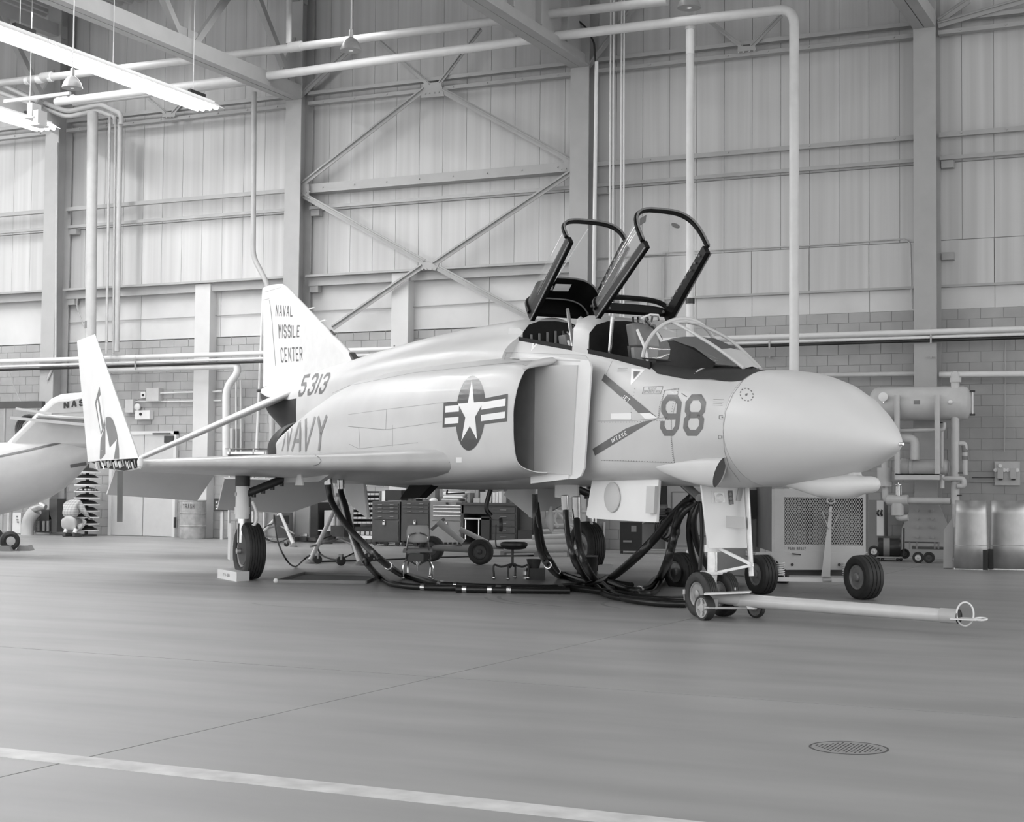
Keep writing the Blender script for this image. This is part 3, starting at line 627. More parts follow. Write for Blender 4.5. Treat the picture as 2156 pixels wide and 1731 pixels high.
for sg in (1, -1):
    lab = 'starboard engine trunk with open air intake' if sg > 0 else 'port engine trunk with open air intake'
    outer = [nac(s, sg, .02*(1-min(1, (s-4.9)/.1))) for s in NS]
    inner = [nac(s, sg, o) for s, o in ((7.4, .12), (6.4, .09), (5.6, .065), (5.2, .05), (5.0, .038), (4.93, .03), (4.9, .022))]
    t = loft('engine_trunk', outer, M_jet, cap=(False, False), label=lab, ang=50)
    nacs.append(t)
    NN_ = len(inner[0]); loft('intake_duct', inner, M_duct, parent=t, cap=(True, False), ang=50, skip=lambda i, k: k >= NN_-5)
    loft('intake_lip', [nac(4.9, sg, .022), nac(4.893, sg, .012), nac(4.9, sg, .0195)], M_jetu, parent=t, cap=(False, False))
    MB().tube([A(4.93, sg*1.12, 2.60), A(4.90, sg*1.0, 2.655), A(4.88, sg*.88, 2.685), A(4.84, sg*.79, 2.70), A(4.80, sg*.775, 2.70)], [.012, .035, .045, .04, .01], 12).build('lip_bead', M_jet, t)
    # splitter plate, variable ramp and its bleed edge
    q = [(4.06, 2.58), (4.11, 2.655), (4.2, 2.665), (4.95, 2.76), (5.75, 2.80), (5.75, 1.42), (4.95, 1.375), (4.36, 1.39), (4.27, 1.42), (4.2, 1.50)]
    sp = MB().prism([A(a, sg*.75+sg*.0, b) for a, b in q], ST*sg*-.02).build('splitter_plate', M_jetu, t)
    MB().quadbox([A(4.34, sg*.765, 2.62), A(5.14, sg*.865, 2.66), A(5.14, sg*.865, 1.46), A(4.46, sg*.765, 1.43)], ST*-sg*.03).build('intake_ramp', M_jet, t)
    MB().prism([A(4.50, sg*.77, 1.46), A(5.35, sg*.80, 1.46), A(5.35, sg*.80, 1.33), A(4.52, sg*.77, 1.385)], ST*-sg*.02).build('ramp_fairing', M_jetu, t)
    MB().quadbox([A(5.15, sg*.84, 2.68), A(6.6, sg*.80, 2.70), A(6.6, sg*.80, 1.44), A(5.15, sg*.84, 1.46)], ST*-sg*.03).build('rear_ramp', M_duct, t)
    MB().box((0, 0, 0), (.001, .001, .001)) # (no geometry)
    # nozzle
    nz = [(-.05, .46), (.1, .47), (.45, .43), (.75, .36), (.72, .33), (.4, .38), (0, .40)]
    MB().lathe(nz, A(14.15, sg*.5, 1.85), -DN, 28).build('exhaust_nozzle', M_ti, t)
    MB().quadbox([A(4.3, sg*.752, 2.668), A(6.0, sg*.752, 2.82), A(6.0, sg*.60, 2.80), A(4.3, sg*.62, 2.668)], (0, 0, -.015)).build('diverter_plate', M_jet, t)
# frame arch between the cockpits and fore bulkheads
arch = []
for s, zt in ((4.60, 3.16), (4.66, 3.21), (4.80, 3.235), (4.96, 3.26)):
    c = fus(s); arch.append([A(s, y, z) for y, z in [(-.49, c[2][1]-.05), (-.47, zt-.17), (-.40, zt-.07), (-.27, zt-.015), (0, zt), (.27, zt-.015), (.40, zt-.07), (.47, zt-.17), (.49, c[2][1]-.05)]]+[A(s, y, z) for y, z in [(.40, c[2][1]-.06), (.40, zt-.2), (.30, zt-.08), (0, zt-.06), (-.30, zt-.08), (-.40, zt-.2), (-.40, c[2][1]-.06)]])
loft('cockpit_arch', arch, M_jet, ang=50)
fr = []
for s, w_, zt in ((6.30, .42, 3.30), (6.42, .42, 3.36), (6.7, .42, 3.38)):
    fr.append([A(s, y, z) for y, z in ((-w_-.02, 3.06), (-w_, zt-.14), (-.28, zt-.03), (0, zt), (.28, zt-.03), (w_, zt-.14), (w_+.02, 3.06))])
loft('turtledeck_fairing', fr, M_jet)
for s_, w2, zt2, nm in ((4.592, .475, 3.15, 'front_bulkhead'), (6.285, .44, 3.30, 'rear_bulkhead')):
    zl = fus(s_)[2][1]-.03
    MB().prism([A(s_, y, z) for y, z in ((-w2, zl), (-w2, zt2-.15), (-w2*.82, zt2-.05), (-w2*.5, zt2), (0, zt2+.015), (w2*.5, zt2), (w2*.82, zt2-.05), (w2, zt2-.15), (w2, zl), (w2*.9, 2.4), (-w2*.9, 2.4))], DN*.008).build(nm, M_pit, jet)
# cockpit tub: floor, side walls, bulkheads
for s0, s1, nm in ((3.30, 4.62, 'front_cockpit_tub'), (4.94, 6.32, 'rear_cockpit_tub')):
    za = interp([(3.3, 2.60), (4.62, 2.83), (4.94, 2.88), (6.32, 3.10)], s0)[0]-.03; zb_ = interp([(3.3, 2.60), (4.62, 2.83), (4.94, 2.88), (6.32, 3.10)], s1)[0]-.03
    m = MB()
    m.quadbox([A(s0, -.44, 1.9), A(s1, -.44, 1.9), A(s1, .44, 1.9), A(s0, .44, 1.9)], (0, 0, -.03))
    for sg in (1, -1): m.quadbox([A(s0, sg*.435, 1.9), A(s1, sg*.435, 1.9), A(s1, sg*.455, zb_+.03), A(s0, sg*.455, za+.03)], ST*sg*.03)
    zc_ = zb_+(.17 if s1 > 6 else .25); m.prism([A(s1-.02, y_, z_) for y_, z_ in ((-.44, 1.9), (.44, 1.9), (.44, zb_), (.38, zc_-.08), (.22, zc_-.01), (0, zc_+.02), (-.22, zc_-.01), (-.38, zc_-.08), (-.44, zb_))], DN*-.02)
    m.quadbox([A(s0, -.44, 1.9), A(s0, .44, 1.9), A(s0, .44, za), A(s0, -.44, za)], -DN*.03)
    tub = m.build(nm, M_pit, jet)
    if s1 > 6:                                                   # ribs of the rear bulkhead
        for i in range(7): MB().bar(A(s1-.05, -.33+i*.11, 2.85), A(s1-.05, -.33+i*.11, 3.19-.06*abs(i-3)/3), .03, .02).build('rib', M_mid, tub)
        MB().bar(A(6.2, .30, 2.98), A(6.25, -.3, 3.0), .04).build('console_rail', M_mid, tub)
        for i in range(5): MB().box(A(5.9-.14*i, .30-.1*i, 2.86), A(5.99-.14*i, .38-.1*i, 2.96)).build('equipment_box', [M_mid, M_chrome][i % 2], tub)
# canopy-opening edge strips
# ejection seats
def seat(s, y0=0., z=2.45, lean=.17, mat=M_mid):
    st = MB().quadbox([A(s, -.23, z-.35), A(s+.05, -.23, z-.35), A(s+.05+lean*.9, -.21, z+.42), A(s+lean*.9, -.21, z+.42)], ST*.44).build('ejection_seat', M_dark, jet)
    MB().quadbox([A(s-.02+lean*.9, -.15, z+.42), A(s+.16+lean*.9, -.15, z+.42), A(s+.2+lean, -.14, z+.68), A(s+.02+lean, -.14, z+.68)], ST*.30).build('headrest', M_mid, st, bevel=.02)
    MB().tube(smoothpath([A(s+.02+lean*.9, -.12, z+.60), A(s-.05, -.14, z+.3), A(s-.08, -.15, z-.1)], 5), .016, 6).build('harness_strap', M_wht, st)
    MB().tube(smoothpath([A(s+.02+lean*.9, .12, z+.60), A(s-.06, .14, z+.3), A(s-.1, .15, z-.1)], 5), .018, 6).build('harness_strap', M_wht, st)
    MB().quadbox([A(s-.05, .10, z-.3), A(s+.1, .10, z-.3), A(s+.2, .10, z+.40), A(s+.08, .10, z+.40)], ST*.12).build('seat_side_panel', M_markl, st)
    MB().quadbox([A(s-.1, -.08, z-.3), A(s+.0, -.08, z-.3), A(s+.1, -.08, z+.36), A(s+.0, -.08, z+.40)], ST*.16).build('back_cushion', M_mid, st, bevel=.02)
    MB().tube([A(s+.1, -.12, z+.72), A(s+.02, -.05, z+.76), A(s+.02, .05, z+.76), A(s+.1, .12, z+.72)], .012, 6).build('face_curtain_loop', M_wht, st)
    for i in range(9):
        a = random.random()*6.28; MB().cyl(A(s+.16+.1*cos(a), -.12+.03*i, z+.66+.06*sin(a)), A(s+.2+.1*cos(a+1), -.10+.03*i, z+.74+.04*sin(a)), .012, n=6).build('seat_fitting', [M_chrome, M_alu, M_dark][i % 3], st)
    return st
seat(3.98, z=2.42); seat(5.55, z=2.42)
MB().cyl(A(4.45, .30, 2.75), A(4.38, .30, 3.18), .022).build('canopy_jack', M_chrome, jet)
MB().cyl(A(5.45, .20, 2.9), A(5.75, .12, 3.40), .022).build('canopy_jack', M_alu, jet)
M_cover = pm('clear_plastic_cover', .5, r=.3, n=.3, sc=20)
MB().lathe([(0, .05), (.18, .06), (.26, .05), (.3, .0)], A(5.10, .30, 2.95), (0, 0, 1), 12).build('covered_sight', M_cover, jet)
# instrument coaming under the windscreen
cm = [[A(s, y, z) for y, z in ((-.42*k, zb), (-.36*k, zt-.05), (-.2*k, zt), (0, zt+.01), (.2*k, zt), (.36*k, zt-.05), (.42*k, zb))] for s, k, zb, zt in ((3.30, 1, 2.55, 2.86), (3.1, .95, 2.5, 2.86), (2.8, .85, 2.5, 2.76), (2.5, .6, 2.48, 2.6))]
loft('instrument_coaming', cm, M_pit)
# ---- windscreen
M_glass = bpy.data.materials.new('canopy_glass'); M_glass.use_nodes = True; nt = M_glass.node_tree
b_ = nt.nodes['Principled BSDF']; b_.inputs['Base Color'].default_value = (.9, .9, .9, 1); b_.inputs['Roughness'].default_value = .02; b_.inputs['Alpha'].default_value = .16; b_.inputs['Specular IOR Level'].default_value = .9; b_.inputs['Coat Weight'].default_value = .6; b_.inputs['Coat Roughness'].default_value = .01
ws = MB()
def wsb(t): return (3.50-.08*t, .45*cos(t*pi/2), 2.63+.44*sin(t*pi/2))       # rear bow from starboard sill (t=0) to top (t=1)
bowp = [A(3.48-.10*sin(a), .46*cos(a), 2.66+.42*sin(a)) for a in [pi*i/20 for i in range(21)]]
wscr = MB().tube(bowp, .022, 8).build('windscreen_frame', M_jet, jet)
# flat centre panel (tapered) : top edge on the bow, foot on the nose
def cpan(u, v):   # v 0 top..1 foot, u -1..1
    s = 3.40+(2.17-3.40)*v; z = 3.06+(2.50-3.06)*v-.05*sin(pi*v)*-1; hw = .15*(1-v)+.21*v if v < .45 else (.177+(.10-.177)*(v-.45)/.55)
    return A(s, u*hw, z-abs(u)*.02)
rows = [[cpan(u, v) for u in (-1, -.5, 0, .5, 1)] for v in [i/10 for i in range(8)]]
MB().grid(rows).build('centre_glass', M_glass, wscr)
rows = [[cpan(u, v) for u in (-1, -.5, 0, .5, 1)] for v in (.7, .8, .9, 1.)]
MB().grid(rows).build('nose_fillet', M_jet, wscr)
for u in (-1, 1): MB().tube([cpan(u, v) for v in [i/12 for i in range(13)]], .018, 8).build('centre_frame', M_jet, wscr)
MB().tube([cpan(u, 0.02) for u in (-1, -.5, 0, .5, 1)], .02, 8).build('centre_frame', M_jet, wscr)
for sg in (1, -1):                                               # curved quarter panels between centre frame and sill
    rows = []
    for i in range(11):
        v = i/10; top = cpan(sg, v); a0 = 1-.0*v
        s_ = 3.48-(3.48-2.30)*v; foot = A(s_, sg*(.46*(1-v)+.16*v**.8 if v < 1 else .14), interp([(2.2, 2.49), (3.48, 2.65)], s_)[0])
        r_ = []
        for j in range(9):
            t = j/8; p = top.lerp(foot, t)+(ST*sg*.55+V((0, 0, .8)))*.10*sin(pi*t)*(1-v*.9); r_.append(p)
        rows.append(r_)
    MB().grid(rows).build('quarter_glass', M_glass, wscr)
    MB().tube([r[-1] for r in rows], .010, 6).build('sill_frame', M_ag, wscr)
# ---- canopies
M_can = pm('canopy_frame_black', .005, r=.5, n=.3, sc=30, spec=.25)
def canopy(label, hs, hz, hy, ts, tz, ty, hgt, hgtr, rear):
    d = V((ts-hs, tz-hz)); L = d.length; d /= L; up = V((-d.y, d.x)) if False else V((d.y, -d.x))
    up = V((abs(d.y), abs(d.x)))
    def P(l, y, h): a = V((hs, hz))+d*l+up*h; return A(a.x, y, a.y)
    fr_ = MB()
    o = None
    for sg in (1, -1):
        q = [(0, .0), (L, 0), (L, .10), (0, .13)]
        o_ = MB().prism([P(l, sg*(hy+(ty-hy)*l/L)+sg*.0, h-.06) for l, h in q], ST*-sg*.06)
        if o is None: o = o_.build('canopy_rear' if rear else 'canopy_front', M_can, jet, label=label)
        else: o_.build('side_rail', M_can, o)
        MB().bar(P(0, sg*(hy+.005), -.065), P(L, sg*(ty+.005), -.065), .012).build('rail_edge', M_mid, o)
        h0 = MB().cyl(P(L*.5, sg*(ty-.055), .0), P(L*.5, sg*(ty-.068), .0), .016, n=8).build('lightening_hole', M_mid, o); c0 = P(L*.5, sg*ty, 0)
        for i in range(9):
            if i != 4: inst(h0, o, Matrix.Translation(WM[jet.name].inverted().to_3x3() @ (P(L*(.1+.1*i), sg*ty, 0)-c0)))
    def arc(l, y, h, k=18, e=.62):
        out = []
        for i in range(k+1):
            a = pi*i/k; c_, s_ = cos(a), sin(a); out.append((y*(abs(c_)**e)*(1 if c_ >= 0 else -1), h*abs(s_)**e+.03))
        return out
    fb = [P(L, y, h) for y, h in arc(L, ty, hgt)]; rb = [P(0.06, y, h) for y, h in arc(0, hy, hgtr)]
    MB().tube(fb, .026, 8).build('front_bow', M_can, o); MB().tube([p+(P(L, 0, 0)-P(L-.035, 0, 0)) for p in fb], .012, 6).build('bow_seal', M_mid, o)
    MB().tube(rb, .03, 8).build('rear_bow', M_can, o)
    n0 = 0
    rows = []
    for i in range(9):
        t = i/8; hh = hgtr+(hgt-hgtr)*(t**.8); yy = hy+(ty-hy)*t; rows.append([P(L*t*.985+.03, y, h) for y, h in arc(0, yy, hh)])
    if rear:
        MB().grid(rows[2:]).build('glass', M_glass, o)
        MB().grid(rows[:3]).build('rear_skin', M_can, o)
        hood = [[P(.10+.34*j/4+.0, y*.86, h*.92-.06) for y, h in arc(0, hy, hgtr+.02)] for j in range(5)]
        hd = MB().grid(hood).build('instrument_hood', M_can, o)
        MB().tube([hood[-1][i] for i in range(len(hood[-1]))], .012, 6).build('hood_rim', M_mid, hd)
        MB().tube([hood[0][i] for i in range(len(hood[0]))], .012, 6).build('hood_rim', M_mid, hd)
        MB().quadbox([P(.25, .12, hgtr*.74), P(.25, -.10, hgtr*.80), P(.36, -.10, hgtr*.80), P(.36, .12, hgtr*.76)], DN*.01).build('placard', M_wht, hd)
        MB().cyl(P(.30, .20, hgtr*.66), P(.34, .2, hgtr*.72), .05, n=12).build('latch', M_alu, hd)
        MB().tube([P(.36, .15, hgtr*.8), P(L-.05, .0, hgt-.03)], .006, 5).build('cord', M_wht, o)
    else:
        MB().grid(rows).build('glass', M_glass, o)
        # rear-view mirrors
        MB().quadbox([P(L-.02, .30, hgt*.80), P(L-.02, .20, hgt*.93), P(L-.10, .18, hgt*.88), P(L-.10, .28, hgt*.74)], DN*.012).build('mirror', M_mid, o)
        MB().lathe([(0, .05), (.01, .05), (.012, .0)], P(L-.1, -.2, hgt*.85), P(L, -.2, hgt*.85)-P(L-.1, -.2, hgt*.8), 14).build('mirror', M_mid, o)
    # hinge end panel
    MB().prism([P(.0, y, h) for y, h in arc(0, hy, hgtr*(1.0 if rear else .6))], (P(.05, 0, 0)-P(0, 0, 0))).build('hinge_panel', M_can, o)
    return o
canopy('front canopy raised open on its rear hinge', 4.46, 3.20, .485, 3.56, 3.875, .41, .50, .20, False)
canopy('rear canopy raised open with dark hood inside', 6.17, 3.325, .42, 5.25, 4.15, .40, .32, .30, True)
# ---- wings
def wz(s, y): return 1.60-.034*(s-6.4)+.025*(y-1.3)
AF = [(0, 0), (.004, .28), (.015, .50), (.05, .74), (.15, .93), (.35, 1.), (.6, .78), (.85, .3), (1, .02)]
def foil(sl, st, y, th, zf, zo=0., n_=None):
    c = st-sl; up = [A(sl+c*x, y, zf(sl+c*x, y)+th*h*.5+zo) for x, h in AF]; lo = [A(sl+c*x, y, zf(sl+c*x, y)-th*h*.5+zo) for x, h in AF[1:-1]]
    return up+lo[::-1]
def le(y): return 6.41+(y-1.3)*(3.57/2.82)
for sg in (1, -1):
    sec = []
    for y in (.9, 1.1, 1.3, 1.6, 2.0, 2.6, 3.2, 3.8, 4.12):
        th = .37-(y-1.3)*.08; te = 12.0 if y < 4.3 else 12.0
        r_ = foil(le(y), te, y, th, wz); 
        if sg < 0: r_ = [ORG+(p-ORG)-ST*2*((p-ORG).dot(ST)) for p in r_]
        sec.append(r_)
    wg = loft('wing', sec, M_wing, ang=60, label=('starboard' if sg > 0 else 'port')+' inner wing panel')
    def mir(p): return p if sg > 0 else p-ST*2*((p-ORG).dot(ST))
    # drooped flap and aileron behind the main box
    M_und = M_jet
    fy = [(1.2, 2.52, 11.95, .80, .62, 'flap'), (2.56, 4.10, 11.95, .80, .55, 'aileron')]
    if sg > 0:
        q1 = [spl(473, 1008, 12.2), spl(700, 1014, 12.2), spl(705, 1047, 12.45), spl(609, 1081, 12.65), spl(458, 1073, 12.65)]
        MB().prism(q1, -DN*.04+V((0, 0, .02))).build('flap', M_jet, wg, label='lowered flap behind the main leg')
        q2 = [spl(243, 990, 12.2), spl(452, 1000, 12.2), spl(415, 1055, 12.65), spl(225, 1042, 12.65)]
        MB().prism(q2, -DN*.04+V((0, 0, .02))).build('aileron', M_jet, wg, label='drooped aileron under the folded wing tip')
    else:
        MB().prism([A(12.2, -1.3, 1.40), A(12.2, -2.5, 1.40), A(12.7, -2.5, 1.26), A(12.7, -1.7, 1.24)], -DN*.04).build('flap', M_jet, wg)
    # fold rib with exposed machinery
    fr_ = MB().prism([mir(A(le(4.12)+.1, 4.13, 1.62)), mir(A(11.0, 4.13, 1.63)), mir(A(12.6, 4.13, 1.60)), mir(A(13.1, 4.13, 1.585)), mir(A(12.2, 4.13, 1.50)), mir(A(11., 4.13, 1.455)), mir(A(10.3, 4.13, 1.49))], ST*sg*.012).build('fold_rib', M_pit, wg, label='dark exposed fold joint')
    if sg > 0:
        for i in range(26):
            s = 10.25+i*.095; zc = 1.545+random.uniform(-.03, .03)
            MB().cyl(A(s, 4.15, zc-.04), A(s+random.uniform(-.04, .04), 4.17, zc+.05), random.choice((.008, .014, .02)), n=6).build('hydraulic_fitting', [M_chrome, M_wht, M_dark, M_alu][i % 4], fr_)
        MB().lathe([(0, .0), (.02, .03), (.07, .042), (.13, .036), (.17, .0)], A(9.93, 4.16, 1.64), V((0, 0, -1)), 12).build('fold_cap', M_wht, wg)
    # folded outer panel
    def fp_(s, y, z): return mir(A(s, y, z))
    def yo(z): return 4.15+.075*(z-1.6)
    if sg > 0:
        c_ = [ypl(292, 965, yo(1.6)), ypl(200, 704, yo(3.45)), ypl(162, 718, yo(3.45)), ypl(185, 972, yo(1.6))]
    else:
        c_ = [A(9.95, -yo(1.6), 1.6), A(12.75, -yo(3.45), 3.45), A(14.1, -yo(3.45), 3.46), A(13.2, -yo(1.6), 1.6)]
    rows = []
    for v in (0, .02, .1, .3, .5, .7, .9, .98, 1):
        a = c_[0].lerp(c_[1], v); b = c_[3].lerp(c_[2], v); th = .11*(1-.55*v) if v < 1 else .02
        rows.append([a.lerp(b, x)+ST*sg*th*h*.5 for x, h in AF]+[a.lerp(b, x)-ST*sg*th*h*.5 for x, h in AF[1:-1][::-1]])
    op = loft('outer_wing_panel', rows, M_jetu, parent=wg, ang=50, label='outer wing panel folded upright, showing its white underside')
    if sg > 0: OUTP = op; OUTC = c_
    # pylon between fuselage and main leg
    MB().prism([mir(A(8.2, 2.1, 1.42)), mir(A(10.6, 2.1, 1.36)), mir(A(10.9, 2.1, 1.1)) if False else mir(A(10.6, 2.1, 1.3)), mir(A(8.6, 2.1, 1.33))], ST*sg*.08).build('pylon', M_jet, wg)
# red streamers hanging (dark ribbons)
p1_, p2_ = ypl(252, 992, 4.1), ypl(252, 1099, 4.1)
o = MB().quadbox([ypl(247, 992, 4.1), ypl(259, 992, 4.1), ypl(258, 1099, 4.1), ypl(246, 1099, 4.1)], DN*.004).build('warning_streamer', M_mark); tag(o, 'dark warning streamer hanging below the folded wing joint', 'streamer', 'warning streamers')
o = MB().quadbox([ypl(517, 1047, 2.35), ypl(528, 1047, 2.35), ypl(531, 1150, 2.35), ypl(519, 1150, 2.35)], DN*.004).build('warning_streamer', M_markd); tag(o, 'dark warning streamer hanging beside the near main wheel', 'streamer', 'warning streamers')
# ---- stabilators (drooped tail planes)
for sg in (1, -1):
    def zs_(s, y): return 2.76-.455*(y-.5)-.094*(s-15.5)
    sec = []
    for y, sl, st in ((.2, 15.1, 17.3), (.45, 15.3, 17.4), (1.2, 15.8, 17.6), (2.0, 16.3, 17.85), (2.68, 16.75, 18.1)):
        r_ = foil(sl, st, y, .17-.03*y, zs_)
        if sg < 0: r_ = [p-ST*2*((p-ORG).dot(ST)) for p in r_]
        sec.append(r_)
    loft('stabilator', sec, M_alu if sg < 0 else M_jet, ang=60, label=('starboard' if sg > 0 else 'port')+' drooping tail plane')
# ---- fin
def finsec(z, sl, st, th): 
    return [A(sl+(st-sl)*x, th*h*.5, z) for x, h in AF]+[A(sl+(st-sl)*x, -th*h*.5, z) for x, h in AF[1:-1][::-1]]
fin = loft('tail_fin', [finsec(3.1, 12.9, 17.9, .26), finsec(3.4, 13.22, 17.9, .22), finsec(4.0, 14.62, 17.93, .17), finsec(4.6, 16.0, 17.98, .12), finsec(4.86, 16.6, 18.02, .10), finsec(4.93, 16.85, 18.03, .08), finsec(4.965, 17.2, 18.03, .05), finsec(4.985, 17.6, 18.03, .03)], pm('fin_paint', .68, r=.4, n=.04), ang=50)
MB().cyl(A(15.35, 0, 4.33), A(15.1, 0, 4.33), .012).build('fin_probe', M_wht, fin); MB().cyl(A(14.75, 0, 4.06), A(14.5, 0, 4.06), .012).build('fin_probe', M_wht, fin)
MB().quadbox([A(14.25, .02, 3.86), A(14.05, .02, 3.77), A(14.05, -.02, 3.77), A(14.25, -.02, 3.86)], (0, 0, .015)).build('fin_edge_light', M_dark, fin)
MB().lathe([(0, .0), (.08, .035), (.2, .03), (.26, .015), (.3, .01)], A(18.28, 0, 3.045), DN, 10).build('fuel_dump_mast', M_dark, jet)
MB().prism([A(13.35, .02, 3.30), A(13.0, .05, 3.29), A(13.22, .05, 3.42)], ST*-.1).build('fin_root_scoop', M_dark, fin)
# ---- chin fairing, side scoops
cf = [(.29, 1.352, .001), (.305, 1.352, .035), (.34, 1.352, .062), (.39, 1.35, .074), (.48, 1.345, .078), (.54, 1.345, .088), (.6, 1.34, .105), (.8, 1.335, .118), (1.1, 1.35, .12), (1.4, 1.40, .11), (1.7, 1.43, .09), (1.95, 1.44, .06)]
ch = loft('chin_fairing', [ell(s, z, r, r, n=24) for s, z, r in cf], M_rad)
MB().prism([A(.56, .04, 1.40), A(1.3, .06, 1.36), A(1.3, .06, 1.46), A(.62, .04, 1.53)], ST*-.09).build('chin_neck', M_rad, ch)
for sg in (1, -1):
    rows = []
    for s, r, yc, zc in ((3.1, .004, .56, 1.52), (2.9, .05, .545, 1.50), (2.6, .10, .53, 1.48), (2.3, .135, .515, 1.465), (2.05, .15, .50, 1.455), (2.0, .15, .495, 1.455)):
        rows.append([A(s-.10*sin(2*pi*k/20)*(r/.15)*0+(-.08*cos(2*pi*k/20)*r/.15), sg*(yc+r*.42*sin(2*pi*k/20)), zc+r*cos(2*pi*k/20)*.95) for k in range(20)])
    sc = loft('ram_air_scoop', rows, M_jet, cap=(True, False), ang=60)
    MB().add([p-DN*.02 for p in rows[-1]], [tuple(range(20))]).build('scoop_mouth', M_mark, sc)
# small belly blade antenna behind
MB().prism([ypl(630, 996, 2.4), ypl(636, 996, 2.4), ypl(640, 1022, 2.4), ypl(624, 1022, 2.4)], ST*.02).build('belly_blade', M_jet, jet)
# speed brake (black) and belly doors
MB().prism([ypl(872, 1008, .7), ypl(920, 1009, .7), ypl(881, 1049, .7), ypl(842, 1050, .7)], ST*-.12-V((0, 0, 0))).build('speed_brake', M_pit, jet)
for sg in (1, -1):
    q = [ypl(727, 1004, 1.02), ypl(766, 1006, 1.02), ypl(776, 1090, 1.02), ypl(762, 1084, 1.02), ypl(724, 1050, 1.02)] if sg > 0 else [ypl(1084, 1010, -1.1), ypl(1124, 1010, -1.1), ypl(1119, 1091, -1.1), ypl(1060, 1042, -1.1)]
    dd = MB().prism(q, ST*-.025).build('main_gear_door', M_jetu, jet)
    if sg > 0: MB().prism([ypl(762, 1006, 1.03), ypl(768, 1006, 1.03), ypl(777, 1092, 1.03), ypl(770, 1086, 1.03)], ST*.03).build('door_edge', M_jetu, dd)
    else: MB().prism([ypl(1120, 1010, -1.08), ypl(1130, 1010, -1.08), ypl(1122, 1089, -1.08), ypl(1117, 1089, -1.08)], ST*.03).build('door_edge', M_jetu, dd)
q = [ypl(1132, 1025, -1.6), ypl(1200, 1026, -1.6), ypl(1188, 1060, -1.6), ypl(1160, 1076, -1.6), ypl(1131, 1077, -1.6)]
MB().prism(q, ST*-.03).build('far_aileron', M_jet, jet)
MB().prism([A(5.2, .25, 1.32), A(5.75, .25, 1.32), A(5.75, .25, 1.17), A(5.2, .25, 1.17)], ST*.02).build('equipment_door', M_jet, jet)
# ---- landing gear
M_hub = pm('wheel_rim_paint', .26, r=.4, m=.3, n=.2, sc=14)
def wheel(name, c, R, w, parent, rim=.55, groove=4, hubm=M_hub, tmat=M_rubber, axis=None):
    a = (axis or ST).normalized(); prof = []; hw = w/2; n = 12
    prof = [(-hw*.72, R*rim), (-hw*.9, R*(rim+.06)), (-hw, R*(rim+.2)), (-hw*.98, R*.86), (-hw*.82, R*.955)]
    g = []
    for i in range(groove+1):
        x0 = -hw*.8+1.6*hw*i/(groove+1); x1 = -hw*.8+1.6*hw*(i+1)/(groove+1); e = 1.6*hw/(groove+1)*.1
        k = lambda x: R*(1-.035*(x/hw)**2)
        g += [(x0+e, k(x0+e)), (x1-e, k(x1-e))]
        if i < groove: g += [(x1-e*.8, R*.965), (x1+e*.8, R*.965)]
    prof += g+[(-p[0], p[1]) for p in prof[::-1]]
    T = MB().lathe(prof+[(0, R*rim*.95)], c, a, 44, closed=True).build(name, tmat, parent, ang=28)
    for s in (1, -1):
        h = MB().lathe([(s*hw*.60, R*rim*.55), (s*hw*.50, R*rim*.72), (s*hw*.74, R*rim*.86), (s*hw*.80, R*rim), (s*hw*.70, R*rim*1.03)][::1], c, a, 30).build('hub', hubm, T)
        MB().lathe([(s*hw*.2, R*rim*.40), (s*hw*.85, R*rim*.36), (s*hw*.95, R*rim*.26), (s*hw*.97, 0.0)], c, a, 20).build('hub_cap', hubm, T)
    return T
nsx = 2.86
ng = MB().cyl(A(nsx-.03, 0, 1.40), A(nsx, 0, .72), .062, .062, 20).build('nose_strut', M_jetu, jet)
MB().cyl(A(nsx-.0, 0, .72), A(nsx, 0, .43), .058, n=20).build('chrome_piston', M_chrome, ng)
MB().cyl(A(nsx, 0, .725), A(nsx, 0, .655), .083, n=24).build('steering_collar', M_wht, ng)
MB().box(A(nsx-.06, .10, .455), A(nsx+.06, -.10, .425)) if False else MB().quadbox([A(nsx-.07, .10, .43), A(nsx-.07, -.13, .43), A(nsx+.07, -.13, .43), A(nsx+.07, .10, .43)], (0, 0, .028)).build('lower_collar', M_wht, ng)
MB().quadbox([A(nsx-.04, .035, .43), A(nsx-.04, -.035, .43), A(nsx-.02, -.02, .2), A(nsx-.02, .02, .2)], -DN*.06).build('axle_fork', M_wht, ng)
MB().cyl(A(nsx, .16, .23), A(nsx, -.16, .23), .03).build('axle', M_alu, ng)
ra, rb_, rc = A(nsx-.05, -.03, .70), ypl(1585, 1190, -.05), A(nsx-.05, -.03, .45)
MB().bar(ra, rb_, .022, .028).build('torque_link', M_wht, ng); MB().bar(rb_, rc, .022, .026).build('torque_link', M_wht, ng)
MB().tube([A(nsx+.0, -.15, 1.33), A(nsx, -.12, .75)], .02, 8).build('brace_link', M_wht, ng)
wheel('nose_wheel', A(nsx, .135, .229), .229, .135, jet); wheel('nose_wheel', A(nsx, -.135, .229), .229, .135, jet)
# drag strut
MB().cyl(ypl(1425, 1006, .05), ypl(1472, 1048, .05), .045, n=14).build('drag_strut', M_chrome, ng)
MB().cyl(ypl(1410, 1004, .0), ypl(1440, 1018, .0), .03, n=10).build('drag_strut_joint', M_dark, ng)
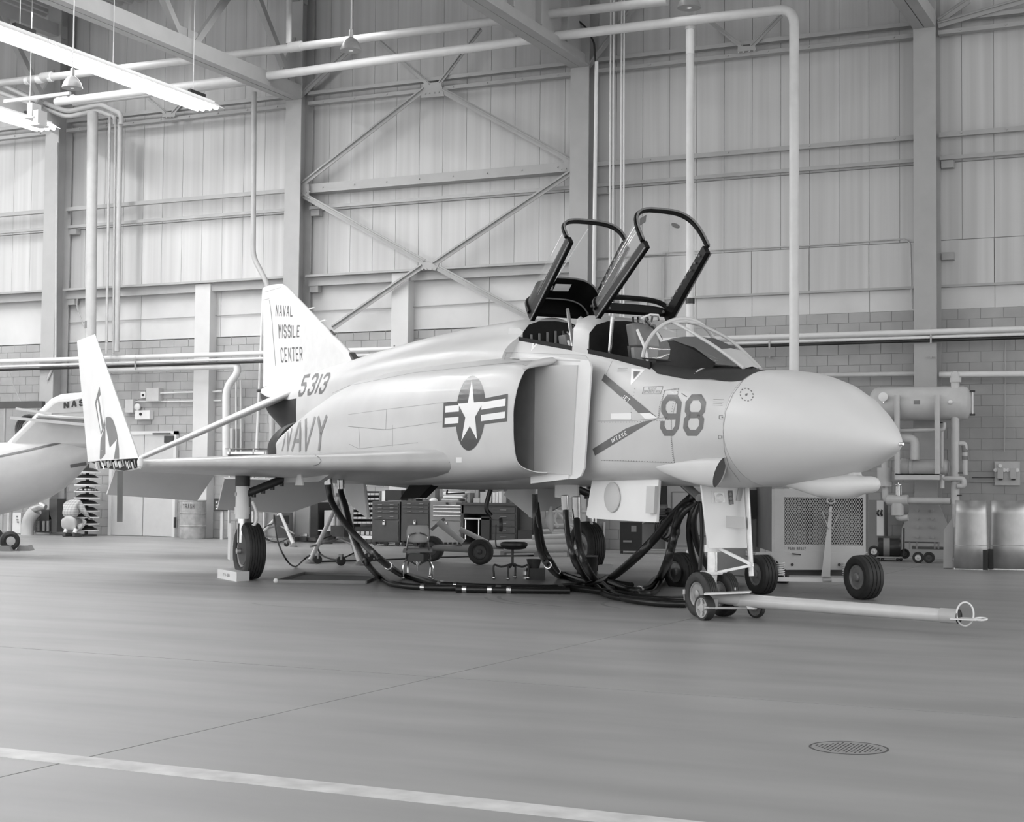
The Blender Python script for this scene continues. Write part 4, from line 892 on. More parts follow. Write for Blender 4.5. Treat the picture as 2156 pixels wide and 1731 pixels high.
# strut-mounted door with taxi light
q = [spl(1477, 1019, 2.62), spl(1568, 1018, 2.62), spl(1576, 1154, 2.62), spl(1493, 1154, 2.62)]
nd = MB().prism(q, -DN*.03).build('strut_door', M_jetu, jet, label='white nose leg door with landing light')
def ond(x, y, e=.0): return spl(x, y, 2.62)+DN*e
L1 = MB().prism([ond(1497, 1034), ond(1523, 1034), ond(1526, 1061), ond(1500, 1061)], DN*.015).build('light_bezel', M_jetu, nd)
MB().prism([ond(1501, 1037, .016), ond(1521, 1037, .016), ond(1525, 1058, .016), ond(1504, 1058, .016)], DN*.004).build('taxi_light', M_alu, nd)
MB().lathe([(0, .0), (.0, .05), (.03, .03), (.035, 0)], ond(1513, 1049, .018), DN, 16).build('lamp', M_wht, nd)
for i in range(3): MB().lathe([(0, .02), (.012, .018), (.014, 0)], ond(1536+i*.8, 1041+i*9, .004), DN, 10).build('index_light', M_markl, nd)
MB().prism([ond(1532, 1033), ond(1542, 1033), ond(1544.5, 1062), ond(1535, 1062)], DN*.004).build('index_panel', M_mark, nd)
MB().prism([ond(1530, 1086), ond(1530, 1110), ond(1530, 1110, .001)+DN*.16-ST*.10+V((0, 0, -.01)), ond(1530, 1088)+DN*.16-ST*.10+V((0, 0, .0))], ST*.008).build('aoa_vane', M_jet, nd)
MB().prism([ond(1555, 1022, .005), ond(1565, 1024, .005), ond(1558, 1055, .005), ond(1549, 1054, .005)], DN*.01).build('hinge_strap', M_jet, nd)
# front door beside the nose leg
q = [ypl(1248, 1003, .42), ypl(1387, 1005, .42), ypl(1386, 1024, .42), ypl(1382, 1100, .42), ypl(1310, 1096, .42), ypl(1290, 1095, .42), ypl(1240, 1091, .42), ypl(1234, 1084, .42)]
fd = MB().prism(q, ST*-.03).build('nose_gear_door', M_jetu, jet, label='large white nose gear door with round bulge')
cc = ypl(1289, 1047, .43); MB().lathe([(0, .165), (.01, .16), (.018, .12), (.02, 0)], cc, ST, 30).build('door_disc', M_jet, fd)
for p in fd.data.vertices: pass
MB().prism([ypl(1368, 1024, .43), ypl(1386, 1024, .43), ypl(1383, 1081, .43), ypl(1366, 1081, .43)], ST*.04).build('door_fairing', M_jet, fd)
# pale post in front of the nose leg (door strut / ground wire)
MB().cyl(ypl(1572, 1018, -.2), ypl(1582, 1213, -.2), .028, n=10).build('centring_post', M_alu, jet)
# main gear
for sg in (1, -1):
    s = 10.1; y = 2.70*sg
    g = MB().cyl(A(s, y+.03*sg, 1.5), A(s, y+.03*sg, .82), .085, .095, 20).build('main_strut', M_jetu, jet, label=('near' if sg > 0 else 'far')+' main landing gear leg')
    MB().cyl(A(s, y+.03*sg, .83), A(s, y+.03*sg, .5), .06, n=18).build('chrome_piston', M_chrome, g)
    MB().cyl(A(s, y+.03*sg, 1.40), A(s, y+.03*sg, 1.26), .1, n=18).build('upper_sleeve', M_dark, g)
    MB().cyl(A(s, y+.03*sg, .98), A(s, y+.03*sg, .88), .105, n=18).build('strut_collar', M_jetu, g)
    MB().tube(smoothpath([A(s-.1, y-.08*sg, 1.05), A(s-.16, y-.12*sg, .9), A(s-.16, y-.1*sg, .75), A(s-.06, y, .7)], 5), .022, 8).build('torque_link', M_jetu, g)
    MB().cyl(A(s-.02, y, 1.15), A(s-.05, y-.62*sg, 1.40), .055, n=14).build('side_brace', M_dark, g)
    for k in range(4):
        p = A(s-.03, y-.12*sg-.13*k*sg, 1.20+.05*k); MB().cyl(p, p+V((0, 0, -.09)), .03, n=8).build('brace_fitting', M_dark, g)
    MB().cyl(A(s, y+.13*sg, 1.15), A(s+.0, y-.1*sg, 1.15), .03).build('pivot_pin', M_alu, g)
    MB().cyl(A(s-.1, y+.05*sg, .40), A(s-.1, y-.05*sg, .40), .2, n=18).build('brake_drum', M_dark, g)
    MB().cyl(A(s, y+.1*sg, .385), A(s, y-.28*sg, .385), .04).build('axle', M_alu, g)
    wheel('main_wheel', A(s, (2.62)*sg, .385), .385, .27, jet, rim=.56, groove=5)
    MB().quadbox([A(s-.06, y+.17*sg, .76), A(s+.07, y+.17*sg, .76), A(s+.07, y+.17*sg, .28), A(s-.03, y+.17*sg, .26)], ST*sg*.03).build('gear_door_fairing', M_jetu, g)
# belly: far engine nozzle area seen under the wing
MB().tube([A(10.3, -.4, 1.22), A(9.0, .2, 1.18), A(8., .4, 1.2)], .012, 6).build('belly_cable', M_black, jet)
# ---------------------------------------------------------------- markings on the jet
skin = bvh_of([body, radome]+nacs)
def mark(name, polys, mat, target=None, off=.004, step=9, parent=jet, label=None):
    m = MB(); lay(m, polys, target if target is not None else skin, off, step)
    if not m.v: return None
    o = m.build(name, mat, parent, smooth=False, label=label); return o
def title(text, quad, mat, th=.8, parent=None, **k):
    for g_ in strokes(text, quad, th=th, per=True):
        if g_: mark('letter', g_, mat, parent=parent or jet, **k)
def Q(z, o=(1240, 760), k=6.7375): return [(o[0]+a/k, o[1]+b/k) for a, b in z]
# anti-glare panel: a painted shell over the nose top, ahead of and beside the windscreen
AG = [1.855, 1.95, 2.1, 2.3, 2.6, 2.9, 3.12, 3.25, 3.38, 3.46]
agr = []
for s_ in AG:
    r_ = ring(s_, fus(s_)); e0 = [A(s_, .563*sin(2*pi*k/NR), 1.885+.563*cos(2*pi*k/NR)) for k in range(NR)]; bl = min(1, max(0, (s_-1.852)/.45)); r_ = [a_.lerp(b_2, bl) for a_, b_2 in zip(e0, r_)]; kk = 10 if s_ < 1.9 else 11 if s_ < 2 else 12.5 if s_ < 2.2 else 14 if s_ < 2.4 else 15 if s_ < 3.2 else (14 if s_ < 3.3 else (13 if s_ < 3.45 else 12))
    full = [r_[-q] for q in range(18, 0, -1)]+[r_[q] for q in range(0, 19)]
    ctr = V((0, 0, 0))
    for p in full: ctr += p
    ctr = A(s_, 0, 2.2); lim = kk/18.
    out_ = []
    for i_ in range(37):
        u = (i_/36*2-1)*kk; q = int(math.floor(abs(u))); fr_2 = abs(u)-q; sgn = 1 if u >= 0 else -1
        p = (r_[q] if sgn > 0 else r_[-q % NR]).lerp(r_[min(q+1, 18)] if sgn > 0 else r_[-(q+1) % NR], fr_2); out_.append(p+(p-ctr).normalized()*.004)
    agr.append(out_)
MB().grid(agr).build('anti_glare_panel', M_ag, jet, label='black anti-glare paint')
# number 98
mark('numeral', strokes('9', [(1394, 831), (1437, 831), (1427.5, 918), (1388.5, 918)], th=.88), M_mark, label='numeral 9'); mark('numeral', strokes('8', [(1445, 830.5), (1488.5, 830), (1478, 918), (1436.5, 918)], th=.88), M_mark, label='numeral 8')
# intake warning
mark('warning_arrow', [Q([(220, 185), (180, 275), (600, 640), (700, 740), (850, 735), (980, 812)])], M_mark, step=7); mark('warning_arrow', [Q([(50, 1250), (85, 1345), (620, 1020), (900, 850), (980, 818), (780, 860), (520, 960)])], M_mark, step=7)
title('JET', Q([(490, 465), (590, 545), (555, 600), (455, 515)]), M_wht, 1.1, off=.009, step=7); title('INTAKE', Q([(320, 1105), (520, 990), (545, 1050), (335, 1165)]), M_wht, 1.1, off=.009, step=7)
mark('warning_patch_glint', [Q([(310, 745), (600, 740), (600, 830), (310, 825)]), Q([(720, 745), (860, 735), (975, 810), (800, 825)])], M_wht, off=.0065)  # white patch, plus a painted specular wash over the arrow tip
# rescue panel and triangles
mark('rescue_box', pline(Q([(780, 368), (1052, 360), (1015, 465), (755, 468), (780, 368)]), 1), M_mark)
mark('rescue_lettering', strokes('RESCUE', Q([(845, 375), (965, 372), (955, 405), (835, 408)]), th=.7)+strokes('OPPOSITE SIDE', Q([(785, 420), (1022, 415), (1010, 448), (775, 455)]), th=.7), M_mark, step=5)
mark('ejection_triangle', [Q([(600, 105), (800, 120), (590, 345)])], M_wht); mark('ejection_triangle_centre', [Q([(632, 145), (730, 150), (630, 262)])], M_mark, off=.007)
T2 = lambda z: Q(z, (1100, 640), 5.99)
mark('ejection_triangle', [T2([(140, 435), (255, 432), (105, 600)])], M_wht); mark('ejection_triangle_centre', [T2([(150, 458), (208, 455), (138, 535)])], M_mark, off=.007)
mark('stencil', strokes('WARNING', Q([(410, 103), (550, 100), (550, 120), (405, 123)]), th=.5)+strokes('NO STEP', Q([(410, 132), (545, 130), (540, 150), (405, 152)]), th=.5) if False else pline(Q([(410, 110), (550, 108)]), .8)+pline(Q([(405, 130), (545, 128)]), .8)+pline(Q([(400, 148), (520, 146)]), .8)+pline(Q([(1765, 545), (1915, 548)]), .9)+pline(Q([(1762, 580), (1905, 585)]), .7)+pline(Q([(1760, 605), (1890, 610)]), .7)+pline(Q([(1755, 628), (1895, 635)]), .7), M_markl)
# seams and fastener rows
lines = [Q([(120, 855), (600, 850), (960, 815), (1170, 800), (1170, 1100), (1215, 1450), (620, 1425), (170, 1410)]), Q([(330, 0), (235, 210)]), Q([(1280, 385), (1180, 800)]), Q([(1280, 385), (1070, 415), (990, 800)]), [(1060, 742), (1100, 743), (1233, 748), (1239, 757)], [(1062, 757), (1066, 744), (1090, 742)], [(1225, 760), (1237, 760)]]
mark('panel_seam', [q for l in lines for q in pline(l, .7)], M_markl, off=.0035, step=6)
dl = [(Q([(180, 870), (600, 868), (980, 845), (1160, 835)]), 26), (Q([(1165, 840), (1165, 1100), (1185, 1350), (1210, 1440)]), 22), (Q([(180, 1412), (620, 1420), (1210, 1440)]), 28), (Q([(650, 395), (600, 640), (595, 830)]), 10), (Q([(1075, 420), (1265, 400)]), 12), (Q([(1270, 400), (1190, 620), (1165, 790)]), 12), (Q([(1070, 430), (1000, 640), (985, 800)]), 16), (Q([(1050, 795), (1165, 785)]), 9)]
mark('fastener_row', [d for l, n in dl for d in dots(l, n, 1.5)], M_mark, off=.0035)
C.objects['fastener_row']['kind'] = 'stuff'; C.objects['panel_seam']['kind'] = 'stuff'
mark('radome_seam', [q for q in pline([(1591, 783), (1565, 800), (1543, 830), (1528, 865), (1522, 905), (1525, 950), (1536, 985), (1558, 1014)], .8)], M_markl, off=.004, step=6)
ci = [(1572+13.5*cos(a)*.95+5*sin(a), 831+13*sin(a)-3*cos(a)) for a in [2*pi*i/24 for i in range(25)]]
mark('radome_ring', [q for i in range(0, 24, 2) for q in pline(ci[i:i+2]+[], 2)]+[[(1569, 829), (1574, 828), (1573, 833), (1569, 833)]], M_mark)
mark('latch_mark', [q for q in pline([(1522, 875), (1514, 875), (1514, 882), (1522, 882)], 1)+pline([(1521, 917), (1513, 917), (1513, 924), (1521, 924)], 1)]+[[(1519, 877), (1522, 877), (1522, 880), (1519, 880)], [(1518, 919), (1521, 919), (1521, 922), (1518, 922)]], M_mark)
mark('static_port', [Q([(1310, 460), (1320, 455), (1395, 505), (1380, 515)])], M_markd)
# star and bars
sc_ = V((991, 870)); su = V((3.5, -79)); sr = V((31.5, -2.5))
def em(x, y): p = sc_+sr*x+su*y; return (p.x, p.y)
cir = [em(cos(a), sin(a)) for a in [2*pi*i/40 for i in range(40)]]
mark('insignia_disc', [cir], M_markd, off=.004); 
for pl_ in ([[em(-1.85, .34), em(-.7, .34), em(-.7, -.33), em(-1.85, -.33)], [em(.75, .36), em(2.45, .44), em(2.45, -.30), em(.75, -.33)]]): mark('insignia_bar', [pl_], M_markd, off=.0035)
for pl_ in ([[em(-1.72, .24), em(-.8, .24), em(-.8, .07), em(-1.72, .07)], [em(-1.72, -.07), em(-.8, -.07), em(-.8, -.24), em(-1.72, -.24)], [em(.7, .26), em(2.3, .32), em(2.3, .12), em(.7, .07)], [em(.7, -.07), em(2.3, -.03), em(2.3, -.2), em(.7, -.24)]]): mark('insignia_stripe', [pl_], M_wht, off=.0065)
stp = []
for i in range(10):
    a = pi/2+i*pi/5; r = .9 if i % 2 == 0 else .345; stp.append(em(r*cos(a)-(.02), r*sin(a)))
mark('insignia_star', [stp], M_wht, off=.0075)
# fin, serial and service titles
FP = bvh_of([fin])
for tx_, q_ in (('NAVAL', [(581, 641), (617, 644.5), (616, 667), (580, 667)]), ('MISSILE', [(586, 682), (631.5, 685), (630.5, 710), (587, 714)]), ('CENTER', [(590, 732), (636, 730), (637, 760), (592, 764)])): title(tx_, q_, M_mark, .8, target=FP, off=.008, parent=fin)
mark('rudder_seam', pline([(567, 632), (571, 660), (580, 770)], 1)+pline([(554, 632), (567, 629)], .8)+pline([(555, 616), (602, 602)], .6), M_markl, target=FP, off=.008, parent=fin)
title('5313', [(641, 788), (699, 784), (681, 829), (625, 836)], M_mark, 1.0, off=.012, step=4)
for tx_, q_ in (('N', [(606, 882), (620, 880), (606, 953), (592, 953)]), ('A', [(622, 888), (641, 882), (633, 953), (612, 953)]), ('V', [(642, 879), (666, 874), (650, 953), (636, 953)]), ('Y', [(668, 874), (690, 871), (682, 952), (660, 952)])): title(tx_, q_, M_markl, .8, off=.014, step=4)
mark('panel_seam', [q for l in ([(733, 873), (814, 862), (812, 905), (733, 898)], [(814, 862), (950, 846)], [(733, 898), (812, 905), (930, 888)], [(755, 900), (758, 945)], [(826, 895), (826, 940)], [(735, 935), (755, 945), (880, 932)], [(700, 828), (735, 812), (870, 785), (1060, 765), (1120, 760)], [(1062, 766), (1100, 767), (1108, 770), (1122, 762), (1155, 757)]) for q in pline(l, .8)], M_markl, off=.0035, step=7)['kind'] = 'stuff'
mark('wing_root_stencil', [[(960, 963), (972, 963), (972, 974), (960, 974)]], M_wht)
# marking on the upright outer panel
OP = bvh_of([OUTP])
ZZ = lambda z: [(a/3.462, 680+b/3.462) for a, b in z]
mark('insignia_bar', [ZZ([(725, 462), (692, 585), (735, 820), (768, 745)]), ZZ([(768, 745), (733, 850), (725, 1010), (768, 955)])], M_mark, target=OP, off=.006, parent=OUTP)
for pl_ in (ZZ([(712, 560), (703, 590), (735, 800), (744, 775)]), ZZ([(722, 545), (735, 520), (760, 700), (752, 740)])): mark('insignia_stripe', [pl_], M_wht, target=OP, off=.009, parent=OUTP)
mark('insignia_disc', [ZZ([(770, 690), (785, 684), (805, 686), (822, 705), (835, 740), (850, 790), (860, 850), (867, 920), (870, 1015), (825, 1015), (852, 848), (800, 910), (770, 745)])], M_mark, target=OP, off=.006, parent=OUTP)
mark('leading_edge_seam', pline([(948, 953), (953, 966), (945, 975)], .8)+pline([(663, 958), (673, 964), (676, 971), (671, 978), (660, 981)], 1.4), M_line_, target=bvh_of([o for o in jet.children if o.name.startswith('wing')]), off=.004)
# ================================================================ GROUND EQUIPMENT UNDER AND AROUND THE JET
def cg(x, y): return dep(zp(x, y))
class Face:                                                      # a vertical front plane standing on the floor
    def __init__(s, P, n): s.P = V(P); s.n = V((n[0], n[1], 0)).normalized(); s.B = -s.n; s.X = V((-s.n.y, s.n.x, 0)) if False else V((s.B.y, -s.B.x, 0))
    def pt(s, x, y, off=0.): return pln(x, y, s.P+s.n*off, s.n)
    def rect(s, x0, y0, x1, y1, off=0.):
        a = s.pt(x0, y0, off); b = s.pt(x1, y0, off); h = s.pt((x0+x1)/2, y1, off).z; z = s.pt((x0+x1)/2, y0, off).z
        return [V((a.x, a.y, h)), V((b.x, b.y, h)), V((b.x, b.y, z)), V((a.x, a.y, z))]
    def slab(s, m, x0, y0, x1, y1, t, off=0.): return m.quadbox(s.rect(x0, y0, x1, y1, off), s.B*t)   # t metres back from the front
def camface(P): d = (CAM-V(P)); return Face(P, (d.x, d.y))
def wallface(P): return Face(P, (0, -1))
M_cart = pm('cart_pale_paint', .50, r=.45, n=.06, sc=4)
M_cartd = pm('cart_grey_paint', .24, r=.5, n=.08, sc=4)
M_cab = pm('cabinet_dark_grey', .06, r=.45, n=.08, sc=5)
M_cab2 = pm('cabinet_pale_grey', .24, r=.45, n=.05, sc=5)
M_stuff = pm('cardboard', .45, r=.8, n=.1)
def mkwheel(name, c, R, w_, parent, axis, hubm=M_hub, **k): return wheel(name, c, R, w_, parent, axis=V(axis), hubm=hubm, **k)
# ---------------------------------------------------------------- trailer with the mesh grille
PL, PR = zp(1612, 1252), zp(1815, 1262); _vw = V(((PL+PR)/2).to_tuple())-CAM; _vw.z = 0; _vw.normalize(); nF = -(Matrix.Rotation(radians(9), 3, 'Z') @ _vw); dX = V((-nF.y, nF.x, 0))
fa = Face(PL, nF); tr = thing('grille_trailer', 'pale two-wheeled equipment trailer with mesh grille and raised drawbar under the nose', 'trailer', (PL+PR)/2, atan2(dX.y, dX.x))
b0 = MB(); q = fa.rect(1625, 1030, 1828, 1163)
fa.slab(MB(), 1625, 1030, 1651, 1163, .05).build('front_frame', M_cart, tr)
fa.slab(MB(), 1817, 1030, 1828, 1163, .05).build('front_frame', M_cart, tr)
fa.slab(MB(), 1651, 1030, 1817, 1048, .05).build('front_frame', M_cart, tr); fa.slab(MB(), 1651, 1148, 1817, 1163, .05).build('front_frame', M_cart, tr)
fa.slab(MB(), 1626, 1031, 1827, 1162, .05, -.32).build('radiator_core', M_cartd, tr)
for a in (1700, 1752): fa.slab(MB(), a, 1050, a+12, 1147, .03, -.22).build('radiator_post', M_black, tr)
q = fa.rect(1625, 1028, 1828, 1163); m = MB()
m.quadbox([q[0], q[0]+fa.B*1.9, q[3]+fa.B*1.9, q[3]], dX*.03).quadbox([q[1], q[1]+fa.B*1.9, q[2]+fa.B*1.9, q[2]], -dX*.03).quadbox([q[3], q[2], q[2]+fa.B*1.9, q[3]+fa.B*1.9], (0, 0, .02))
m.build('housing', M_cartd, tr)
m = MB(); u = fa.rect(1651, 1048, 1817, 1148, -.01); O_, U, Vv = u[0], u[1]-u[0], u[3]-u[0]; nx_, ny_ = 32, 24
for j in range(ny_):
    for i in range(nx_):
        a = O_+U*((i+(j % 2)*.5)/nx_)+Vv*(j/ny_); 
        for s_ in (.5, -.5):
            t_ = (i+(j % 2)*.5+s_)/nx_
            if 0 <= t_ <= 1: m.bar(a, O_+U*t_+Vv*((j+1)/ny_), .0045, .006)
m.build('expanded_mesh', M_cart, tr, smooth=False, kind='stuff')
# chassis apron, springs, axle
q = [fa.pt(x, y, .02) for x, y in ((1585, 1164), (1827, 1164), (1815, 1170), (1783, 1200), (1655, 1200), (1630, 1172), (1612, 1164.5), (1590, 1166))]
MB().prism([fa.pt(x, y, .02) for x, y in ((1590, 1163), (1828, 1163), (1822, 1166), (1785, 1200), (1655, 1200), (1622, 1168), (1600, 1168), (1590, 1176))], fa.B*.04).build('apron', M_cart, tr)
fa.slab(MB(), 1635, 1176, 1795, 1212, .06, -.25).build('cross_member', M_cab, tr)
fa.slab(MB(), 1630, 1216, 1803, 1225, .06, .10).build('axle_beam', M_pipel, tr)
for a in (1643, 1783):
    p = fa.pt(a, 1216, .06); P_ = []
    for i in range(49): t = i/48; P_.append(p+V((.05*cos(t*37.7), .05*sin(t*37.7), .02+t*.16)))
    MB().tube(P_, .008, 6).build('coil_spring', M_white, tr)
mkwheel('trailer_wheel', PL-dX*.05+V((0, 0, .245))+fa.B*.02, .245, .22, tr, dX*.9-nF*.42, groove=3)
mkwheel('trailer_wheel', PR+dX*.02+V((0, 0, .262)), .262, .26, tr, dX*.9-nF*.42, groove=3)
db = MB().hexa([fa.pt(1729, 1214, .16), fa.pt(1748, 1214, .16), fa.pt(1748, 1214, .08), fa.pt(1729, 1214, .08)], [fa.pt(1747, 1066, .1), fa.pt(1752, 1066, .1), fa.pt(1752, 1066, .07), fa.pt(1747, 1066, .07)]).build('drawbar', M_cart, tr)
MB().tube([fa.pt(x, y, .13) for x, y in ((1745, 1114), (1731, 1078), (1767, 1078), (1752, 1114))], .007, 6, closed=False).build('drawbar_handle', M_cart, db)
MB().tube([fa.pt(1749+8*cos(t), 1054+6*sin(t), .08) for t in [2*pi*i/16 for i in range(16)]], .012, 6, closed=True).build('towing_eye', M_cart, db)
MB().cyl(fa.pt(1732, 1221, .1), fa.pt(1750, 1221, .1), .03).build('drawbar_pivot', M_cart, db)
for x, y in ((1668, 1189), (1767, 1189)): MB().cyl(fa.pt(x, y, .03), fa.pt(x, y, .02), .018, n=10).build('tie_hole', M_black, tr)
mt = MB(); lay(mt, strokes('PARK BRAKE', [(1659, 1152), (1697, 1152), (1697, 1159), (1659, 1159)], th=1.), lambda x, y: fa.pt(x, y, .0), .004, 4); mt.build('stencil_lettering', M_mark, tr, smooth=False, label='PARK BRAKE stencil')
MB().cyl(fa.pt(1668, 1166, .06), fa.pt(1686, 1168, .06), .008).build('brake_lever', M_dark, tr)
# ---------------------------------------------------------------- second unit behind the nose leg
fb = camface(zp(1480, 1236)); P0 = zp(1480, 1236)
g = thing('power_unit', 'grey ground power unit with black opening standing behind the nose leg', 'generator', P0)
fb.slab(MB(), 1402, 1004, 1577, 1158, 1.3, -.1).build('cabinet', M_cart, g)
fb.slab(MB(), 1575, 1012, 1600, 1163, 1.0, -.3).build('end_column', M_cart, g)
fb.slab(MB(), 1455, 1158, 1570, 1226, .5, -.05).build('skirt', M_cart, g)
fb.slab(MB(), 1415, 1036, 1478, 1150, .01, -.09).build('access_door', M_cartd if False else M_cart, g)
mm = MB(); lay(mm, pline([(1415, 1036), (1478, 1036), (1478, 1150), (1415, 1150), (1415, 1036)], 1.2)+pline([(1402, 1158), (1570, 1160)], 1.4)+pline([(1590, 1095), (1590, 1158)], 1), lambda x, y: fb.pt(x, y, -.078), .002, 8); mm.build('panel_seam', M_mark, g, smooth=False, kind='stuff')
fb.slab(MB(), 1380, 1004, 1405, 1062, .1, -.06).build('dark_opening', M_black, g); fb.slab(MB(), 1578, 1032, 1599, 1092, .1, -.26).build('dark_opening', M_black, g)
fb.slab(MB(), 1384, 1062, 1406, 1096, .4, -.1).build('instrument_panel', M_cartd, g)
for i in range(5): fb.slab(MB(), 1386, 1071+i*4, 1403, 1072.5+i*4, .01, -.085).build('louvre', M_black, g)
fb.slab(MB(), 1352, 1104, 1402, 1156, 1.0, -.2).build('side_box', M_cartd, g)
MB().lathe([(0, .0), (0, .045), (.06, .05), (.1, .03), (.12, 0)], fb.pt(1408, 1077, .0), fb.n, 16).build('black_lamp', M_black, g)
for i in range(4): MB().tube([fb.pt(1393+i*6+(14+i*2)*cos(t), 1110+(22+i)*sin(t)+i*2, .02+.03*i) for t in [2*pi*k/20 for k in range(20)]], .012, 6, closed=True).build('coiled_cable', M_hose, g)
mm = MB(); lay(mm, strokes('H 1458', [(1462, 1127), (1486, 1127), (1486, 1132), (1462, 1132)], th=.9)+strokes('RAVER', [(1543, 1210), (1566, 1212), (1566, 1216), (1543, 1214)], th=.9) if False else pline([(1464, 1128), (1486, 1129)], 2)+pline([(1544, 1212), (1566, 1213)], 2)+pline([(1457, 1204), (1466, 1205)], 2), lambda x, y: fb.pt(x, y, .0), .003, 6); mm.build('faded_stencil', M_mark, g, smooth=False)
mkwheel('unit_wheel', fb.pt(1432, 1203, -.05), .25, .22, g, RT*.85+FWD*.52, groove=3)
fb.slab(MB(), 1562, 1172, 1592, 1180, .3, .05).build('axle_arm', M_cart, g)
mkwheel('unit_wheel', fb.pt(1648, 1215, -1.2), .2, .16, g, V((-.86, -.2, 0)), groove=3)
# ---------------------------------------------------------------- tow bar
tb = thing('tow_bar', 'pale tubular tow bar with two small wheels hitched to the nose gear', 'tow bar', zp(1545, 1300))
a = at(1548, 1263, 15.55); b = at(2014, 1298, 14.05)
MB().tube([a, b], [.064, .062], 28).build('main_tube', pm('glossy_bar_paint', .62, r=.22, n=.04, coat=.3), tb, ang=50)
c = at(1487, 1262, 15.75)
MB().tube([at(1447, 1257, 16.0), at(1470, 1257, 15.9), at(1500, 1259, 15.6), at(1560, 1262, 15.5)], [.022, .026, .05, .062], 16).build('hitch_arm', M_cart, tb)
MB().cyl(at(1440, 1257, 16.0), at(1449, 1257, 16.0), .033, n=8).build('hitch_nut', M_cart, tb); MB().cyl(at(1441, 1251, 15.95), at(1441, 1241, 15.95), .018, n=8).build('hitch_nut', M_cart, tb)
MB().quadbox([at(1484, 1247.5, 15.6), at(1582, 1244, 15.55), at(1578, 1247, 15.3), at(1482, 1250.5, 15.35)], (0, 0, -.012)).build('spreader_plate', M_white, tb)
MB().cyl(at(1548, 1243, 15.5), at(1548, 1237, 15.5), .007).build('pin', M_cart, tb)
for (x, y, r, w_, cm_) in ((1484, 1280, .123, .09, 1306), (1592, 1281, .103, .05, 1301)):
    cc_ = cg(x, cm_); p = at(x, y, cc_); ax_w = V((cos(YAW), sin(YAW), 0))*-.82+V((sin(YAW), -cos(YAW), 0))*.45
    if x > 1500: ax_w = V((cos(YAW), sin(YAW), 0))*-.7+V((sin(YAW), -cos(YAW), 0))*.6
    p.z = r
    t_ = MB().lathe([(-w_/2, r*.80), (-w_/2, r*.97), (-w_/2+.01, r), (w_/2-.01, r), (w_/2, r*.97), (w_/2, r*.80)], p, ax_w, 36, closed=True).build('small_wheel', M_rubber, tb)
    MB().lathe([(-w_*.45, .001), (-w_*.45, r*.8), (w_*.46, r*.82), (w_*.46, r*.74), (w_*.1, r*.66), (w_*.1, r*.34), (w_*.5, r*.30), (w_*.55, .001)], p, ax_w, 30).build('hub', M_cart if x < 1500 else M_cartd, t_)
    if x < 1500:
        for i in range(5): an = 2*pi*i/5; e1 = ax_w.normalized().cross(V((0, 0, 1))).normalized(); q_ = e1*cos(an)+V((0, 0, 1))*sin(an); MB().bar(p+ax_w.normalized()*w_*.25+q_*r*.2, p+ax_w.normalized()*w_*.25+q_*r*.72, .012, .03).build('hub_web', M_cart, t_)
MB().quadbox([at(1500, 1262, 15.5), at(1512, 1262, 15.5), at(1511, 1283, 15.5), at(1504, 1284, 15.5)], FWD*.02).build('wheel_bracket', M_cart, tb)
MB().cyl(at(1484, 1280, 15.3), at(1592, 1281, 15.6), .012).build('wheel_axle', M_cart, tb)
MB().quadbox([at(1572, 1277, 15.4), at(1590, 1278, 15.4), at(1588, 1283, 15.4), at(1574, 1282, 15.4)], FWD*.02).build('wheel_bracket', M_white, tb)
MB().tube([b+(b-a).normalized()*-.15, b+(b-a).normalized()*.02], .068, 28).build('end_collar', M_cart, tb)
MB().lathe([(.0, .066), (.004, .066), (.004, .056), (-.03, .050), (-.03, 0.0)], b+(b-a).normalized()*.021, (b-a), 28).build('end_opening', M_black, tb)
e_ = b+(b-a).normalized()*.03
MB().tube([at(2032+18*cos(t), 1293+25*sin(t), 14.0) for t in [2*pi*i/28 for i in range(28)]], .008, 8, closed=True).build('lifting_ring', M_white, tb)
MB().quadbox([at(2000, 1298, 14.15), at(2066, 1302, 13.95), at(2066, 1305, 13.8), at(2000, 1302, 14.0)], (0, 0, -.012)).build('towing_tongue', M_white, tb)
MB().tube([at(2065+13*cos(t), 1303.5+2.6*sin(t), 13.9-.09*sin(t)) for t in [2*pi*i/20 for i in range(20)]], .009, 8, closed=True).build('towing_eye', M_white, tb)
# ---------------------------------------------------------------- wheel chocks
def chock(name, pts, hpx, lab, text=None):
    P = [zp(*p) for p in pts]; h = hpx*dep(P[1])/F_
    o = MB().hexa(P, [p+V((0, 0, h)) for p in P]).build(name, M_jetu); tag(o, lab, 'chock', 'wheel chocks'); WM[o.name] = Matrix.Translation(o.location)
    return o
P1, P2, P3 = zp(458, 1217), zp(497, 1225), zp(525, 1223)
o = chock('wheel_chock', [(458, 1217), (498, 1225), (525, 1223), (486, 1215.5)], 20, 'white-painted wooden chock in front of the near main wheel')
n_ = (P2-P1).normalized(); fc = Face(P1, (n_.y, -n_.x)); mm = MB(); lay(mm, strokes('FW-30', [(470, 1207), (483, 1208.5), (483, 1214.5), (470, 1213)], th=1.), lambda x, y: fc.pt(x, y, 0), .003, 4); mm.build('stencil_lettering', M_markl, o, smooth=False)
chock('wheel_chock', [(1259, 1208), (1291, 1209), (1291, 1207), (1262, 1206)], 19, 'pale wedge chock behind the far main wheel')
